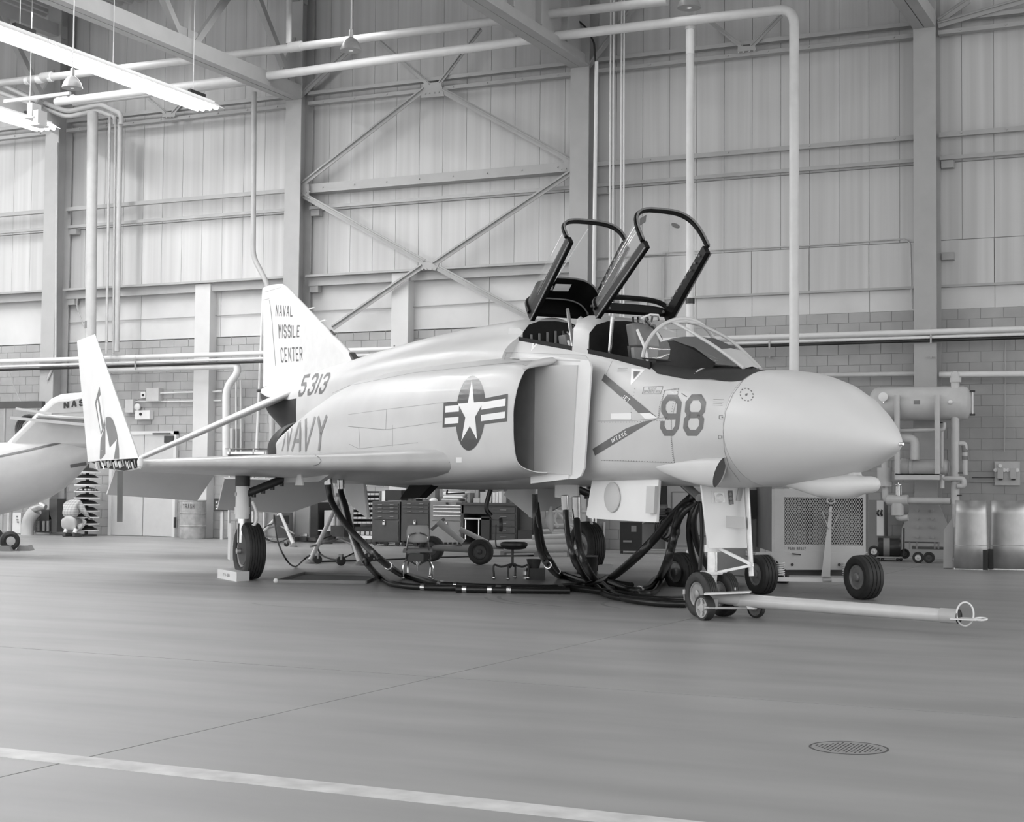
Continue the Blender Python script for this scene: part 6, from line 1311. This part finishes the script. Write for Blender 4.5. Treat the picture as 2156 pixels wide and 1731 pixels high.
f.slab(MB(), 470, 955, 570, 1125, .6).build('body', M_cart, o) if False else None
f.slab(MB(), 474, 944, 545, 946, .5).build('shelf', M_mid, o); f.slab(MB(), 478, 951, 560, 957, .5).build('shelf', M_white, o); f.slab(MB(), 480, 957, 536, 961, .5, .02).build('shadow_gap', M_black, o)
for x in (482, 532, 556): f.slab(MB(), x, 944 if x < 540 else 951, x+3, 1130, .05).build('post', M_pipe, o)
# ---------------------------------------------------------------- right-hand pipework with the tank
Yt = 28.7; tf = wallface((0, Yt, 0)); tk = thing('condensate_tank', 'horizontal grey tank with gauge mounted on a steel frame at the right column', 'tank', (tf.pt(1940, 1150).x, Yt, 0))
a, b = tf.pt(1838, 851), tf.pt(2040, 849); r = (tf.pt(1900, 815).z-tf.pt(1900, 886).z)/2; a.z = b.z = tf.pt(1940, 850).z; L = (b-a).length
MB().lathe([(-.05, .0), (-.045, r*.35), (-.02, r*.7), (.03, r*.92), (.1, r), (L-.1, r), (L-.03, r*.92), (L+.02, r*.7), (L+.045, r*.35), (L+.05, 0)], a, (b-a), 40).build('shell', M_pipe, tk, ang=50)
MB().lathe([(0, .085), (.03, .085), (.035, .07), (.035, 0)], tf.pt(1860, 836, r+.02), (0, -1, 0), 24).build('gauge', M_white, tk); MB().cyl(tf.pt(1860, 838, r), tf.pt(1860, 849, r), .02).build('gauge_stem', M_chrome, tk)
tf.slab(MB(), 1924, 843, 1936, 851, .01, r+.01).build('name_plate', M_mid, tk); MB().ball(tf.pt(2001, 847, r+.02), .04).build('plug', M_white, tk)
MB().cyl(tf.pt(2048, 823, .05), tf.pt(2048, 874, .05), .013).build('sight_glass', M_white, tk)
for y in (824, 873): MB().cyl(tf.pt(2042, y, .05), tf.pt(2053, y, .05), .018).build('sight_valve', M_dark, tk)
for x in (1888.5, 1973): tf.slab(MB(), x-5.5, 832 if x < 1900 else 831, x+5, 1010, .06, r+.08).build('frame_post', M_pipe, tk); tf.slab(MB(), x-5.5, 832, x-4, 1010, .25, r+.09).build('frame_flange', M_pipe, tk)
tf.slab(MB(), 1885, 998, 1978, 1010, .05, r+.1).build('frame_beam', M_pipe, tk); tf.slab(MB(), 1885, 998, 1978, 1000, .5, r+.1).build('frame_shelf', M_steeld, tk)
a, b = tf.pt(1894, 983), tf.pt(1998, 985); a.z = b.z = tf.pt(1940, 984).z; rr = (tf.pt(1900, 965).z-tf.pt(1900, 1003).z)/2; L = (b-a).length
MB().lathe([(0, .0), (.01, rr*.8), (.04, rr), (.18, rr), (.2, rr*1.15), (.25, rr*1.15), (.26, rr*.9), (L-.05, rr*.9), (L-.01, rr*.7), (L, 0)], a, (b-a), 28).build('heat_exchanger', M_pipe, tk)
def tp(pts, r_, name='pipe_run', off=.1, m_=None): 
    P = [tf.pt(x, y, off) for x, y in pts]; Q_ = []
    for i, p in enumerate(P):
        if i in (0, len(P)-1): Q_.append(p); continue
        a_, b_ = P[i-1]-p, P[i+1]-p; e = min(r_*2.2, a_.length*.45, b_.length*.45)
        for j in range(6): u = j/5; Q_.append((p+a_.normalized()*e)*(1-u)**2+p*2*u*(1-u)+(p+b_.normalized()*e)*u*u)
    return MB().tube(Q_, r_, 14).build(name, m_ or M_pipe, tk, ang=60)
tp([(1897, 924), (1926, 924), (1926, 968)], .085, off=.2)
tp([(2011, 785), (2011, 1062)], .075); tp([(2012, 805), (2012, 795)], .1); tp([(2011, 800), (2011, 782)], .04)
tp([(1885, 907), (1988, 905), (1988, 890)], .035, off=.15); tp([(1983, 905), (1983, 985)], .035, off=.12)
tp([(2018, 934), (2032, 934), (2032, 1000)], .045); tp([(1984, 1000), (1984, 1028)], .04, off=.2); tp([(1986, 1008), (2030, 1008), (2030, 1024), (2016, 1024)], .045, off=.2)
tp([(1864, 965), (1864, 1000)], .07); tp([(1862, 985), (1862, 1025)], .13, 'strainer_body', m_=M_pipe); tp([(1862, 1015), (1862, 1024)], .15, 'strainer_flange'); tp([(1864, 1024), (1864, 1052), (1880, 1056)], .06)
tp([(1868, 1053), (1912, 1053)], .10, 'valve_body'); tp([(1910, 1054), (2002, 1055)], .062); tp([(1890, 1060), (1890, 1085)], .11, 'trap_body'); tp([(1892, 1078), (1892, 1092), (1912, 1090)], .06)
tp([(2012, 1050), (2012, 1110)], .06); tp([(2030, 938), (2032, 952)], .05, m_=M_mid); tp([(2032, 960), (2032, 968)], .055, m_=M_mid)
MB().lathe([(0, .07), (.012, .07), (.014, .02), (.05, .015)], tf.pt(1892, 1021, .15), (0, 0, 1), 20).build('valve_handwheel', M_chrome, tk); MB().cyl(tf.pt(1892, 1022, .15), tf.pt(1892, 1044, .15), .025).build('valve_stem', M_chrome, tk); MB().tube([tf.pt(1887, 1024, .15), tf.pt(1887, 1042, .15)], .01, 6).build('valve_yoke', M_alu, tk); MB().tube([tf.pt(1897, 1024, .15), tf.pt(1897, 1042, .15)], .01, 6).build('valve_yoke', M_alu, tk)
for x, y in ((2022, 996), (2020, 1043), (1980, 890)): MB().cyl(tf.pt(x-5, y, .2), tf.pt(x+5, y, .2), .012).build('small_valve', M_dark, tk)
# switch panel on the block wall
f = wallface((0, DW-.06, 0)); sp_ = thing('switch_panel', 'pale square gauge panel with two regulators on the block wall, right', 'panel', wp(2119, 1000))
f.slab(MB(), 2094, 972, 2147, 1022, .06).build('board', M_pipe, sp_)
for x in (2106, 2133): f.slab(MB(), x-6, 986, x+6, 1008, .08, .09).build('regulator', M_cart, sp_); f.slab(MB(), x-4, 1007, x+4, 1011, .06, .08).build('regulator_foot', M_black, sp_)
for x, y in ((2096, 990), (2115, 990), (2122, 990), (2142, 990), (2106, 981)): MB().cyl(f.pt(x, y, .05), f.pt(x, y, .02), .035, n=14).build('gauge', M_white, sp_)
pipe('wall_conduit', [(2046, 1006), (2094, 1006)], 2, .1, 'thin pipe from the valves to the gauge panel, upper', M_dark, 'conduit', n=6); pipe('wall_conduit', [(2046, 1014), (2094, 1015)], 1.5, .1, 'thin pipe from the valves to the gauge panel, lower', M_steeld, 'conduit', n=6)
# fire hose cabinet post, left of the column foot
f = wallface((0, 29.3, 0)); t = thing('pale_cabinet', 'narrow pale cabinet behind the mesh trailer', 'cabinet', (f.pt(1856, 1150).x, 29.3, 0)); f.slab(MB(), 1830, 1053, 1862, 1173, .3, .0).build('body', M_cab2, t); f.slab(MB(), 1846, 1054, 1860, 1128, .1, .05).build('bottle_board', M_pipel, t)
for x in (1850, 1857): MB().tube([f.pt(x, 1074, .08), f.pt(x-3, 1080, .1), f.pt(x, 1086, .08)], .02, 8).build('clamp', M_black, t)
# welding set
f = camface(zp(1872, 1182)); t = thing('welding_set', 'black engine-driven welder with pale band on a low trolley, right', 'welder', zp(1872, 1180))
p = f.pt(1848, 1152, -.1); q_ = f.pt(1896, 1152, -.1); q_.z = p.z
MB().lathe([(0, .0), (.0, .15), (.03, .17), ((q_-p).length-.03, .17), ((q_-p).length, .15), ((q_-p).length, 0)], p, q_-p, 24).build('drum_casing', M_black, t)
dd_ = (q_-p).normalized(); MB().lathe([(.10, .0), (.10, .174), (.21, .174), (.21, 0)], p, dd_, 24).build('pale_band', M_cartd, t)
f.slab(MB(), 1830, 1172, 1900, 1175, .5).build('platform', M_steeld, t); f.slab(MB(), 1849, 1130, 1895, 1134, .3, -.05).build('top_tray', M_cab, t); MB().cyl(f.pt(1903, 1112), f.pt(1903, 1168), .015).build('handle_post', M_dark, t)
mkwheel('welder_wheel', f.pt(1840, 1161), .105, .07, t, f.n, hubm=M_alu, groove=0); mkwheel('welder_wheel', f.pt(1905, 1166, -.2), .09, .07, t, f.n, hubm=M_dark, groove=0)
for x in (1850, 1858, 1890, 1897): MB().ball(f.pt(x, 1178, -.05), .03).build('castor', M_dark, t)
# platform truck at the column foot
f = camface(zp(1955, 1186)); t = thing('platform_truck', 'dark two-wheeled platform truck in front of the column foot', 'truck', zp(1955, 1184))
f.slab(MB(), 1920, 1153, 1990, 1157, .5).build('deck', M_cab, t); f.slab(MB(), 1905, 1141, 1978, 1144, .1, .0).build('rail', M_cab, t)
for x in (1915, 1930, 1968, 1976): MB().cyl(f.pt(x, 1142), f.pt(x, 1156), .015).build('stanchion', M_cartd, t)
for x in (1933, 1956): mkwheel('caster_wheel', f.pt(x, 1174, -.05), .10, .06, t, f.n, hubm=M_alu if x < 1940 else M_cab, groove=0)
# two bright sheet-metal shells and the pale bracket
M_shell = pm('rolled_steel', .5, r=.42, m=.7, n=.35, sc=1.8, stretch=(1, 1, .7))
for i, (x0, x1, y0, y1, lab) in enumerate(((2012, 2082, 1056, 1198, 'bright rolled-metal cowl half standing at the right, nearer the column'), (2086, 2170, 1056, 1200, 'bright rolled-metal cowl half at the right edge'))):
    G0, G1 = zp(x0-4, 1199), zp(x1, 1199+2); r0_ = (G1-G0).length/2; c_ = (G0+G1)/2; hh = pln(x0, y0, c_, (CAM-c_).normalized()).z
    t = thing('cowl_shell', lab, 'cowl', c_, group='rolled-metal cowl halves'); vx = (G1-G0).normalized(); vy = V((vx.y, -vx.x, 0))
    rows = [[c_+vx*(-cos(a_)*r0_*(1-.10*z))+vy*(sin(a_)*r0_*.45)+V((0, 0, hh*z+.02)) for a_ in [pi*k/22 for k in range(23)]] for z in (0, .33, .34, .55, .8, 1)]
    MB().grid(rows).build('sheet', M_shell, t).modifiers.new('s', 'SOLIDIFY').thickness = .01
    MB().tube([p+V((0, 0, .0)) for p in rows[2]], .006, 5).build('joint_bead', M_alu, t)
    MB().quadbox([rows[0][1]+V((0, 0, -.02)), rows[0][-2]+V((0, 0, -.02)), rows[0][-2]+vy*.03+V((0, 0, -.02)), rows[0][1]+vy*.03-V((0, 0, .02))], (0, 0, .03)).build('base_rim', M_chrome, t)
    MB().tube([rows[0][-1], rows[-1][-1]], .012, 6).build('edge_channel', M_cartd, t)
    for dx in ((.93,) if i == 0 else (.03,)): MB().box(c_+vx*(r0_*(2*dx-1))+vy*.32+V((-.03, -.03, .02)), c_+vx*(r0_*(2*dx-1))+vy*.32+V((.04, .04, .34))).build('roller_bracket', M_black, t)
f = camface(zp(2000, 1197)); o = MB().prism([f.pt(x, y) for x, y in ((1986, 1196), (2005, 1196), (2008, 1120), (2008, 1082), (2003, 1095), (1987, 1117))], f.B*.25).build('sheet_bracket', M_cart); tag(o, 'pale sheet-metal bracket standing left of the cowl halves', 'bracket')
# ---------------------------------------------------------------- floor drain
dcn = zp(1787, 1575); fdn = thing('floor_drain', 'round slotted iron drain cover set in the floor, lower right', 'drain', dcn)
MB().lathe([(0.0, .20), (.002, .20), (.002, .192), (.0005, .192)], dcn, (0, 0, 1), 56, closed=True).build('frame_ring', M_cab, fdn)
MB().lathe([(.0002, .0), (.0015, .0), (.0015, .188), (.0002, .188)][::1], dcn, (0, 0, 1), 56).build('cover_plate', pm('drain_iron', .27, r=.5, n=.1, sc=20), fdn)
s0 = None
for i in range(-8, 9):
    for j in range(-3, 4):
        x = i*.0205; y = (j+(.5 if i % 2 else 0))*.052
        if x*x+(abs(y)+.02)**2 > .172**2: continue
        c_ = dcn+V((x, y, 0))
        if s0 is None: s0 = MB().box(c_+V((-.0042, -.018, .001)), c_+V((.0042, .018, .0019))).build('slot', M_black, fdn, smooth=False); sc0 = c_
        else: inst(s0, fdn, Matrix.Translation(c_-sc0))
# ================================================================ SECOND AIRCRAFT, LEFT EDGE
M_ac2 = pm('pale_aircraft_paint', .52, r=.35, n=.03, coat=.2)
cA = 27.0
P0 = at(20, 1160, cA); ac = thing('parked_aircraft', 'pale twin-striped aircraft tail with NAS lettering at the left edge', 'aircraft', (P0.x, P0.y, 0))
kA = cA/F_
def a2(x, y, d=0.): return at(x, y, cA)+V((FWD.x, FWD.y, 0)).normalized()*d
secs = []
for x, t, b, wd in ((-260, 905, 1098, 1.1), (-150, 915, 1098, 1.1), (-60, 925, 1094, 1.05), (0, 932, 1084, 1.), (35, 931, 1075, .95), (70, 930, 1064, .9), (105, 929, 1048, .82), (135, 928, 1029, .74), (160, 928, 1006, .65), (180, 930, 984, .5), (200, 935, 962, .3), (206, 942, 950, .1)):
    c = (t+b)/2; r = (b-t)/2; secs.append([a2(x+r*.0, c-r*cos(2*pi*k/32), -r*wd*kA*sin(2*pi*k/32)*.9) for k in range(32)])
bd = MB(); bd.grid([s for s in secs], closed=True).build('fuselage', M_ac2, ac, ang=60)
bvb = bvh_of([C.objects['fuselage.001']] if 'fuselage.001' in C.objects else [ac.children[0]])
fn = MB(); prof = [(20, 934), (112, 843), (128, 836), (176, 832), (192, 833), (196, 945), (40, 945)]
for_ = [[a2(x, y, d) for x, y in prof] for d in (.14, -.14)]
n_ = len(prof); fin2 = MB().add(for_[0]+for_[1], [tuple(range(n_)), tuple(range(2*n_-1, n_-1, -1))]+[(i, (i+1) % n_, n_+(i+1) % n_, n_+i) for i in range(n_)]).build('fin', M_ac2, ac, bevel=.09)
MB().tube([a2(x_+4, y_+4) for x_, y_ in prof[:4]], .085, 14).build('fin_leading_edge', M_white, ac, ang=80)
for (x0, y0, x1, y1, y2, y3) in ((48, 862, 300, 872, 895, 0),): pass
tpn = MB().hexa([a2(92, 879, -.4), a2(205, 893, -.4), a2(205, 900, .3), a2(92, 888, .3)], [a2(94, 874, -.4), a2(205, 881, -.4), a2(205, 888, .3), a2(94, 882, .3)]).build('tail_plane', M_ac2, ac, bevel=.02)
MB().hexa([a2(92, 884, -.42), a2(205, 890, -.42), a2(205, 890, -.43), a2(92, 884, -.43)], [a2(92, 881, -.42), a2(205, 886, -.42), a2(205, 886, -.43), a2(92, 881, -.43)]).build('tail_plane_stripe', M_mark, tpn)
MB().bar(a2(45, 862, -.3), a2(120, 873, -.3), .04, .04).build('static_wick_boom', M_pipe, ac); MB().bar(a2(40, 882, -.45), a2(200, 897, -.45), .05, .05).build('static_wick_boom', M_pipe, ac)
mm = MB(); lay(mm, pline([(-2, 961), (50, 950), (110, 936), (178, 921)], 4.2), bvb, .01, 6); mm.build('cheat_line', M_mark, ac, smooth=False, label='dark cheat line')
mm = MB(); lay(mm, pline([(148, 982), (182, 976)], 7), bvb, .01, 6); mm.build('short_stripe', M_mark, ac, smooth=False)
fpx = lambda x, y: a2(x, y, -.15)
mm = MB(); lay(mm, [[(97, 872), (112, 858), (128, 852), (180, 838), (180, 868), (110, 872)]], fpx, .01, 9); mm.build('title_band', M_cart, ac, smooth=False)
mm = MB(); lay(mm, strokes('NASA', [(139, 848), (199, 838), (199, 853), (139, 862)], th=1.4), fpx, .02, 6); mm.build('title_lettering', M_markd, ac, smooth=False, label='black title lettering')
G = zp(20, 1160)
w1 = thing('aircraft_wheel', 'small aircraft wheel with plain pale hub at the left edge', 'wheel', G, group='wheels of the second aircraft')
Rw = 21*dep(G)/F_; axx = V((FWD.x, FWD.y, 0))*-.85+V((RT.x, RT.y, 0))*.5
MB().lathe([(-.08, Rw*.45), (-.09, Rw*.7), (-.06, Rw*.95), (0, Rw), (.06, Rw*.95), (.09, Rw*.7), (.08, Rw*.45)], G+V((0, 0, Rw)), axx, 32, closed=True).build('tyre', M_rubber, w1)
MB().lathe([(-.07, .0), (-.07, Rw*.45), (.085, Rw*.45), (.095, 0)], G+V((0, 0, Rw)), axx, 24).build('hub', M_ac2, w1)
MB().cyl(G+V((0, 0, Rw)), V((G.x, G.y, 1.1)), .04).build('leg', M_alu, w1)
G2 = zp(-14, 1150); w2 = thing('aircraft_wheel', 'second wheel of the pair, cut by the left edge', 'wheel', G2, group='wheels of the second aircraft'); MB().lathe([(-.08, Rw*.45), (-.09, Rw*.7), (-.06, Rw*.95), (0, Rw), (.06, Rw*.95), (.09, Rw*.7), (.08, Rw*.45)], G2+V((0, 0, Rw)), axx, 32, closed=True).build('tyre', M_rubber, w2); MB().cyl(G2+V((0, 0, Rw)), V((G2.x, G2.y, 1.1)), .04).build('leg', M_alu, w2)
for i, (x, y) in enumerate(((8, 1161), (48, 1160))):
    g_ = zp(x, y); r_ = V((RT.x, RT.y, 0)).normalized(); b_ = V((-r_.y, r_.x, 0))
    o = MB().prism([g_-r_*.13, g_+r_*.13, g_+r_*.08+V((0, 0, .1)), g_-r_*.08+V((0, 0, .1))], b_*.3).build('wheel_chock', M_cartd); tag(o, ['dark block chock left of the small aircraft wheel', 'dark block chock right of the small aircraft wheel'][i], 'chock', 'wheel chocks')
# ---------------------------------------------------------------- fenced store behind it
f = wallface((0, 28.8, 0)); t = thing('wire_fence', 'dark-topped chain-link fence at the left edge', 'fence', (f.pt(40, 1120).x, 28.8, 0))
f.slab(MB(), -60, 846, 88, 860, .12).build('top_beam', M_cab, t)
for x in (8, 76): f.slab(MB(), x, 860, x+2.5, 1118, .05).build('post', M_steeld, t)
m = MB(); q = f.rect(-40, 860, 88, 1110)
for i in range(60):
    a = i/60
    m.bar(q[3].lerp(q[2], a), q[0].lerp(q[1], min(1, a+.9)), .003, .003) if a+.9 <= 1 else m.bar(q[3].lerp(q[2], a), (q[3].lerp(q[0], (1-a)/.9)).lerp(q[2].lerp(q[1], (1-a)/.9), 1), .003, .003)
    m.bar(q[3].lerp(q[2], 1-a), q[0].lerp(q[1], max(0, .1-a)) if a <= .1 else q[3].lerp(q[0], (1-a)/.9), .003, .003)
m.build('chain_link', M_steeld, t, kind='stuff', smooth=False)
for i in range(3): MB().tube([f.pt(62+(20+4*i)*cos(a), 905+(24+3*i)*sin(a), .1+.03*i) for a in [2*pi*k/24 for k in range(24)]], .035, 6, closed=True).build('coiled_hose', M_dark, t)
pipe('slack_cable', [(20, 779), (26, 806), (40, 840), (62, 875)], 1.5, .66, 'slack cable hanging from the pipe run above the fence', M_steeld, 'cable', n=6)
f = wallface((0, 29.0, 0)); t = thing('flat_cabinet', 'white cabinet with small grey plates beside the curved duct', 'cabinet', (f.pt(30, 1120).x, 29.0, 0)); f.slab(MB(), 16, 1080, 44, 1123, .4).build('body', M_pipel, t)
for x, y in ((35, 1088), (36, 1095), (37, 1100)): f.slab(MB(), x-1.5, y-2, x+1.5, y+1, .02, .02).build('plate', M_cartd, t)
f = wallface((0, 28.6, 0)); t = thing('curved_duct', 'pale curved duct with rounded metal cap beside the bolted column foot', 'duct', (f.pt(60, 1122).x, 28.6, 0))
MB().tube(smoothpath([V((f.pt(57, 1123).x, 28.6, 0)), f.pt(58, 1105), f.pt(64, 1088), f.pt(76, 1074)], 6), [.17]*19 if False else .15, 20).build('duct', M_cart, t)
MB().tube([f.pt(72, 1071, .05), f.pt(88, 1065, .1), f.pt(96, 1068, .1)], [.09, .1, .06], 16).build('cap', M_alu, t)
t = thing('column_foot', 'bolted trapezoid steel column foot between the duct and the crouching man', 'column foot', (f.pt(93, 1120).x, 28.9, 0)); f = wallface((0, 28.9, 0))
MB().prism([f.pt(x, y) for x, y in ((73, 1101), (110, 1101), (103, 1073), (84, 1073))], (0, .1, 0)).build('gusset', M_cab, t)
for x in (81, 92, 101): MB().cyl(f.pt(x, 1118, .05), f.pt(x, 1097, .05), .035).build('anchor_bolt', M_cartd, t)
MB().box(f.pt(74, 1121, 0), f.pt(110, 1100, -.02)).build('back_plate', M_cab, t)
f = wallface((0, 28.9, 0)); o = f.slab(MB(), 104, 1050, 121, 1120, .3).build('dark_post', M_cab); tag(o, 'dark steel post left of the crouching man', 'post')
# revolving bin stand
G = V((yp(182, 1100, 29.0).x, 29.0, 0)); Rr = 27*dep(G)/F_
t = thing('revolving_bin_stand', 'tall stand of ten round revolving parts trays behind the crouching man', 'stand', G)
zt = [yp(182, y, 29.0).z for y in [1118-13.6*i for i in range(11)]]
MB().cyl(G, G+V((0, 0, zt[-1]+.1)), .04).build('pole', M_dark, t); MB().cyl(G, G+V((0, 0, .04)), .25).build('base', M_dark, t)
for i in range(10):
    z = max(zt[i], .03); tt = MB().lathe([(0, .0), (0, Rr*.98), (.015, Rr), (.028, Rr), (.03, Rr*.96), (.012, Rr*.9), (.012, .0)], G+V((0, 0, z)), (0, 0, 1), 32).build('tray', M_white, t)
    MB().lathe([(.02, Rr*.9), (.06, Rr*.78), (.11, Rr*.45), (.12, 0)], G+V((0, 0, z)), (0, 0, 1), 20).build('bin_dividers', M_black, tt)
for s_ in range(14): a = random.random()*6.28; z = zt[6]+.04; p = G+V((Rr*.8*cos(a), -abs(Rr*.8*sin(a)), z)); MB().box(p, p+V((.05, .03, .04))).build('small_part', M_alu, t)
# ---------------------------------------------------------------- crouching man (seen from behind)
cM = dep(V((yp(150, 1100, 28.4).x, 28.4, 0))); GM = V((yp(150, 1100, 28.4).x, 28.4, 0))
man = thing('person', 'crouching man in a plaid shirt and pale trousers, back to the camera, head bent', 'person', GM)
def mp_(x, y, d=0.): p = yp(x-3, y, 28.4); return V((p.x, p.y+d, p.z))
def skin(name, verts, edges, rad, mat, root=0, sub=2):
    me = bpy.data.meshes.new(name); o = bpy.data.objects.new(name, me); C.objects.link(o); o.parent = man; Mi = WM[man.name].inverted()
    me.from_pydata([tuple(Mi @ V(v)) for v in verts], edges, []); WM[o.name] = WM[man.name]
    md = o.modifiers.new('skin', 'SKIN'); md.use_smooth_shade = True
    for i, r in enumerate(rad): sv = me.skin_vertices[0].data[i]; sv.radius = (r, r) if not isinstance(r, tuple) else r; sv.use_root = (i == root)
    o.modifiers.new('sub', 'SUBSURF').levels = sub; o.modifiers['sub'].render_levels = sub; me.materials.append(mat); return o
M_skin = pm('skin_tone', .35, r=.55, n=.04); M_shirt = bpy.data.materials.new('plaid_shirt'); M_shirt.use_nodes = True
nt = M_shirt.node_tree; N_ = nt.nodes; tc = N_.new('ShaderNodeTexCoord'); wv = N_.new('ShaderNodeTexWave'); wv.inputs['Scale'].default_value = 4.5; wv.bands_direction = 'X'; wv2 = N_.new('ShaderNodeTexWave'); wv2.inputs['Scale'].default_value = 5.5; wv2.bands_direction = 'Z'
for q in (wv, wv2): nt.links.new(tc.outputs['Object'], q.inputs['Vector'])
mx = N_.new('ShaderNodeMath'); mx.operation = 'MULTIPLY_ADD'; mx.inputs[1].default_value = .12; mx.inputs[2].default_value = .30; mx2 = N_.new('ShaderNodeMath'); mx2.operation = 'MULTIPLY_ADD'; mx2.inputs[1].default_value = .16
nt.links.new(wv.outputs['Fac'], mx.inputs[0]); nt.links.new(wv2.outputs['Fac'], mx2.inputs[0]); nt.links.new(mx.outputs[0], mx2.inputs[2]); nt.links.new(mx2.outputs[0], N_['Principled BSDF'].inputs['Base Color']); N_['Principled BSDF'].inputs['Roughness'].default_value = .85
M_trs = pm('pale_trousers', .5, r=.85, n=.05)
# body core (skin): pelvis-spine-neck-head, arms with hands, feet
hip, ch_, nk, hd = mp_(147, 1094, .0), mp_(144, 1066, .22), mp_(141, 1057, .36), mp_(141, 1058, .52)
skin('body', [hip, mp_(146, 1080, .1), ch_, nk, hd, mp_(153, 1062, .25), mp_(162, 1082, .30), mp_(165, 1091, .45), mp_(135, 1064, .25), mp_(130, 1082, .36), mp_(136, 1092, .5)],
     [(0, 1), (1, 2), (2, 3), (3, 4), (2, 5), (5, 6), (6, 7), (2, 8), (8, 9), (9, 10)], [.13, .13, .13, .055, .10, .06, .04, .03, .06, .04, .03], M_skin)
hh_ = MB().ball(hd+V((0, .0, .0)), .118, 20, 1.05).build('hair', pm('dark_hair', .05, r=.7, n=.2), man)
for s in (-1, 1): MB().ball(hd+V((s*.105, .04, -.02)), .03, 10).build('ear', M_skin, man)
for q in range(5):
    for s, hp in ((1, mp_(165, 1091, .45)), (-1, mp_(136, 1092, .5))): MB().tube([hp+V((-.03+.015*q, 0, 0)), hp+V((-.035+.017*q, .05, -.02)), hp+V((-.03+.015*q, .07+.008*(2-abs(q-2)), -.05))], [.011, .010, .008], 6).build('finger', M_skin, man)
skin('shirt', [mp_(147, 1091, .0), mp_(146, 1078, .09), mp_(144, 1065, .20), mp_(143, 1058, .30), mp_(155, 1063, .24), mp_(163, 1078, .28), mp_(164, 1087, .38), mp_(133, 1064, .24), mp_(129, 1080, .32), mp_(133, 1089, .44)],
     [(0, 1), (1, 2), (2, 3), (2, 4), (4, 5), (5, 6), (2, 7), (7, 8), (8, 9)], [(.185, .15), (.205, .17), (.20, .16), (.13, .12), .10, .065, .05, .10, .065, .05], M_shirt)
skin('trousers', [mp_(147, 1090, .03), mp_(147, 1100, -.03), mp_(155, 1105, .06), mp_(162, 1100, .34), mp_(159, 1114, .12), mp_(139, 1105, .06), mp_(134, 1100, .34), mp_(142, 1114, .12)],
     [(0, 1), (1, 2), (2, 3), (3, 4), (1, 5), (5, 6), (6, 7)], [(.17, .14), (.21, .18), .13, .09, .07, .13, .09, .07], M_trs, root=1)
for x in (140, 160):
    p = mp_(x, 1121, .0); p.z = .05; MB().hexa([p+V((-.05, -.05, -.05)), p+V((.05, -.05, -.05)), p+V((.055, .24, -.05)), p+V((-.055, .24, -.05))], [p+V((-.035, -.04, .06)), p+V((.035, -.04, .06)), p+V((.04, .2, .02)), p+V((-.04, .2, .02))]).build('shoe', M_dark, man, bevel=.02)
    MB().cyl(p+V((0, 0, .04)), p+V((0, .04, .13)), .045).build('sock', M_white, man)
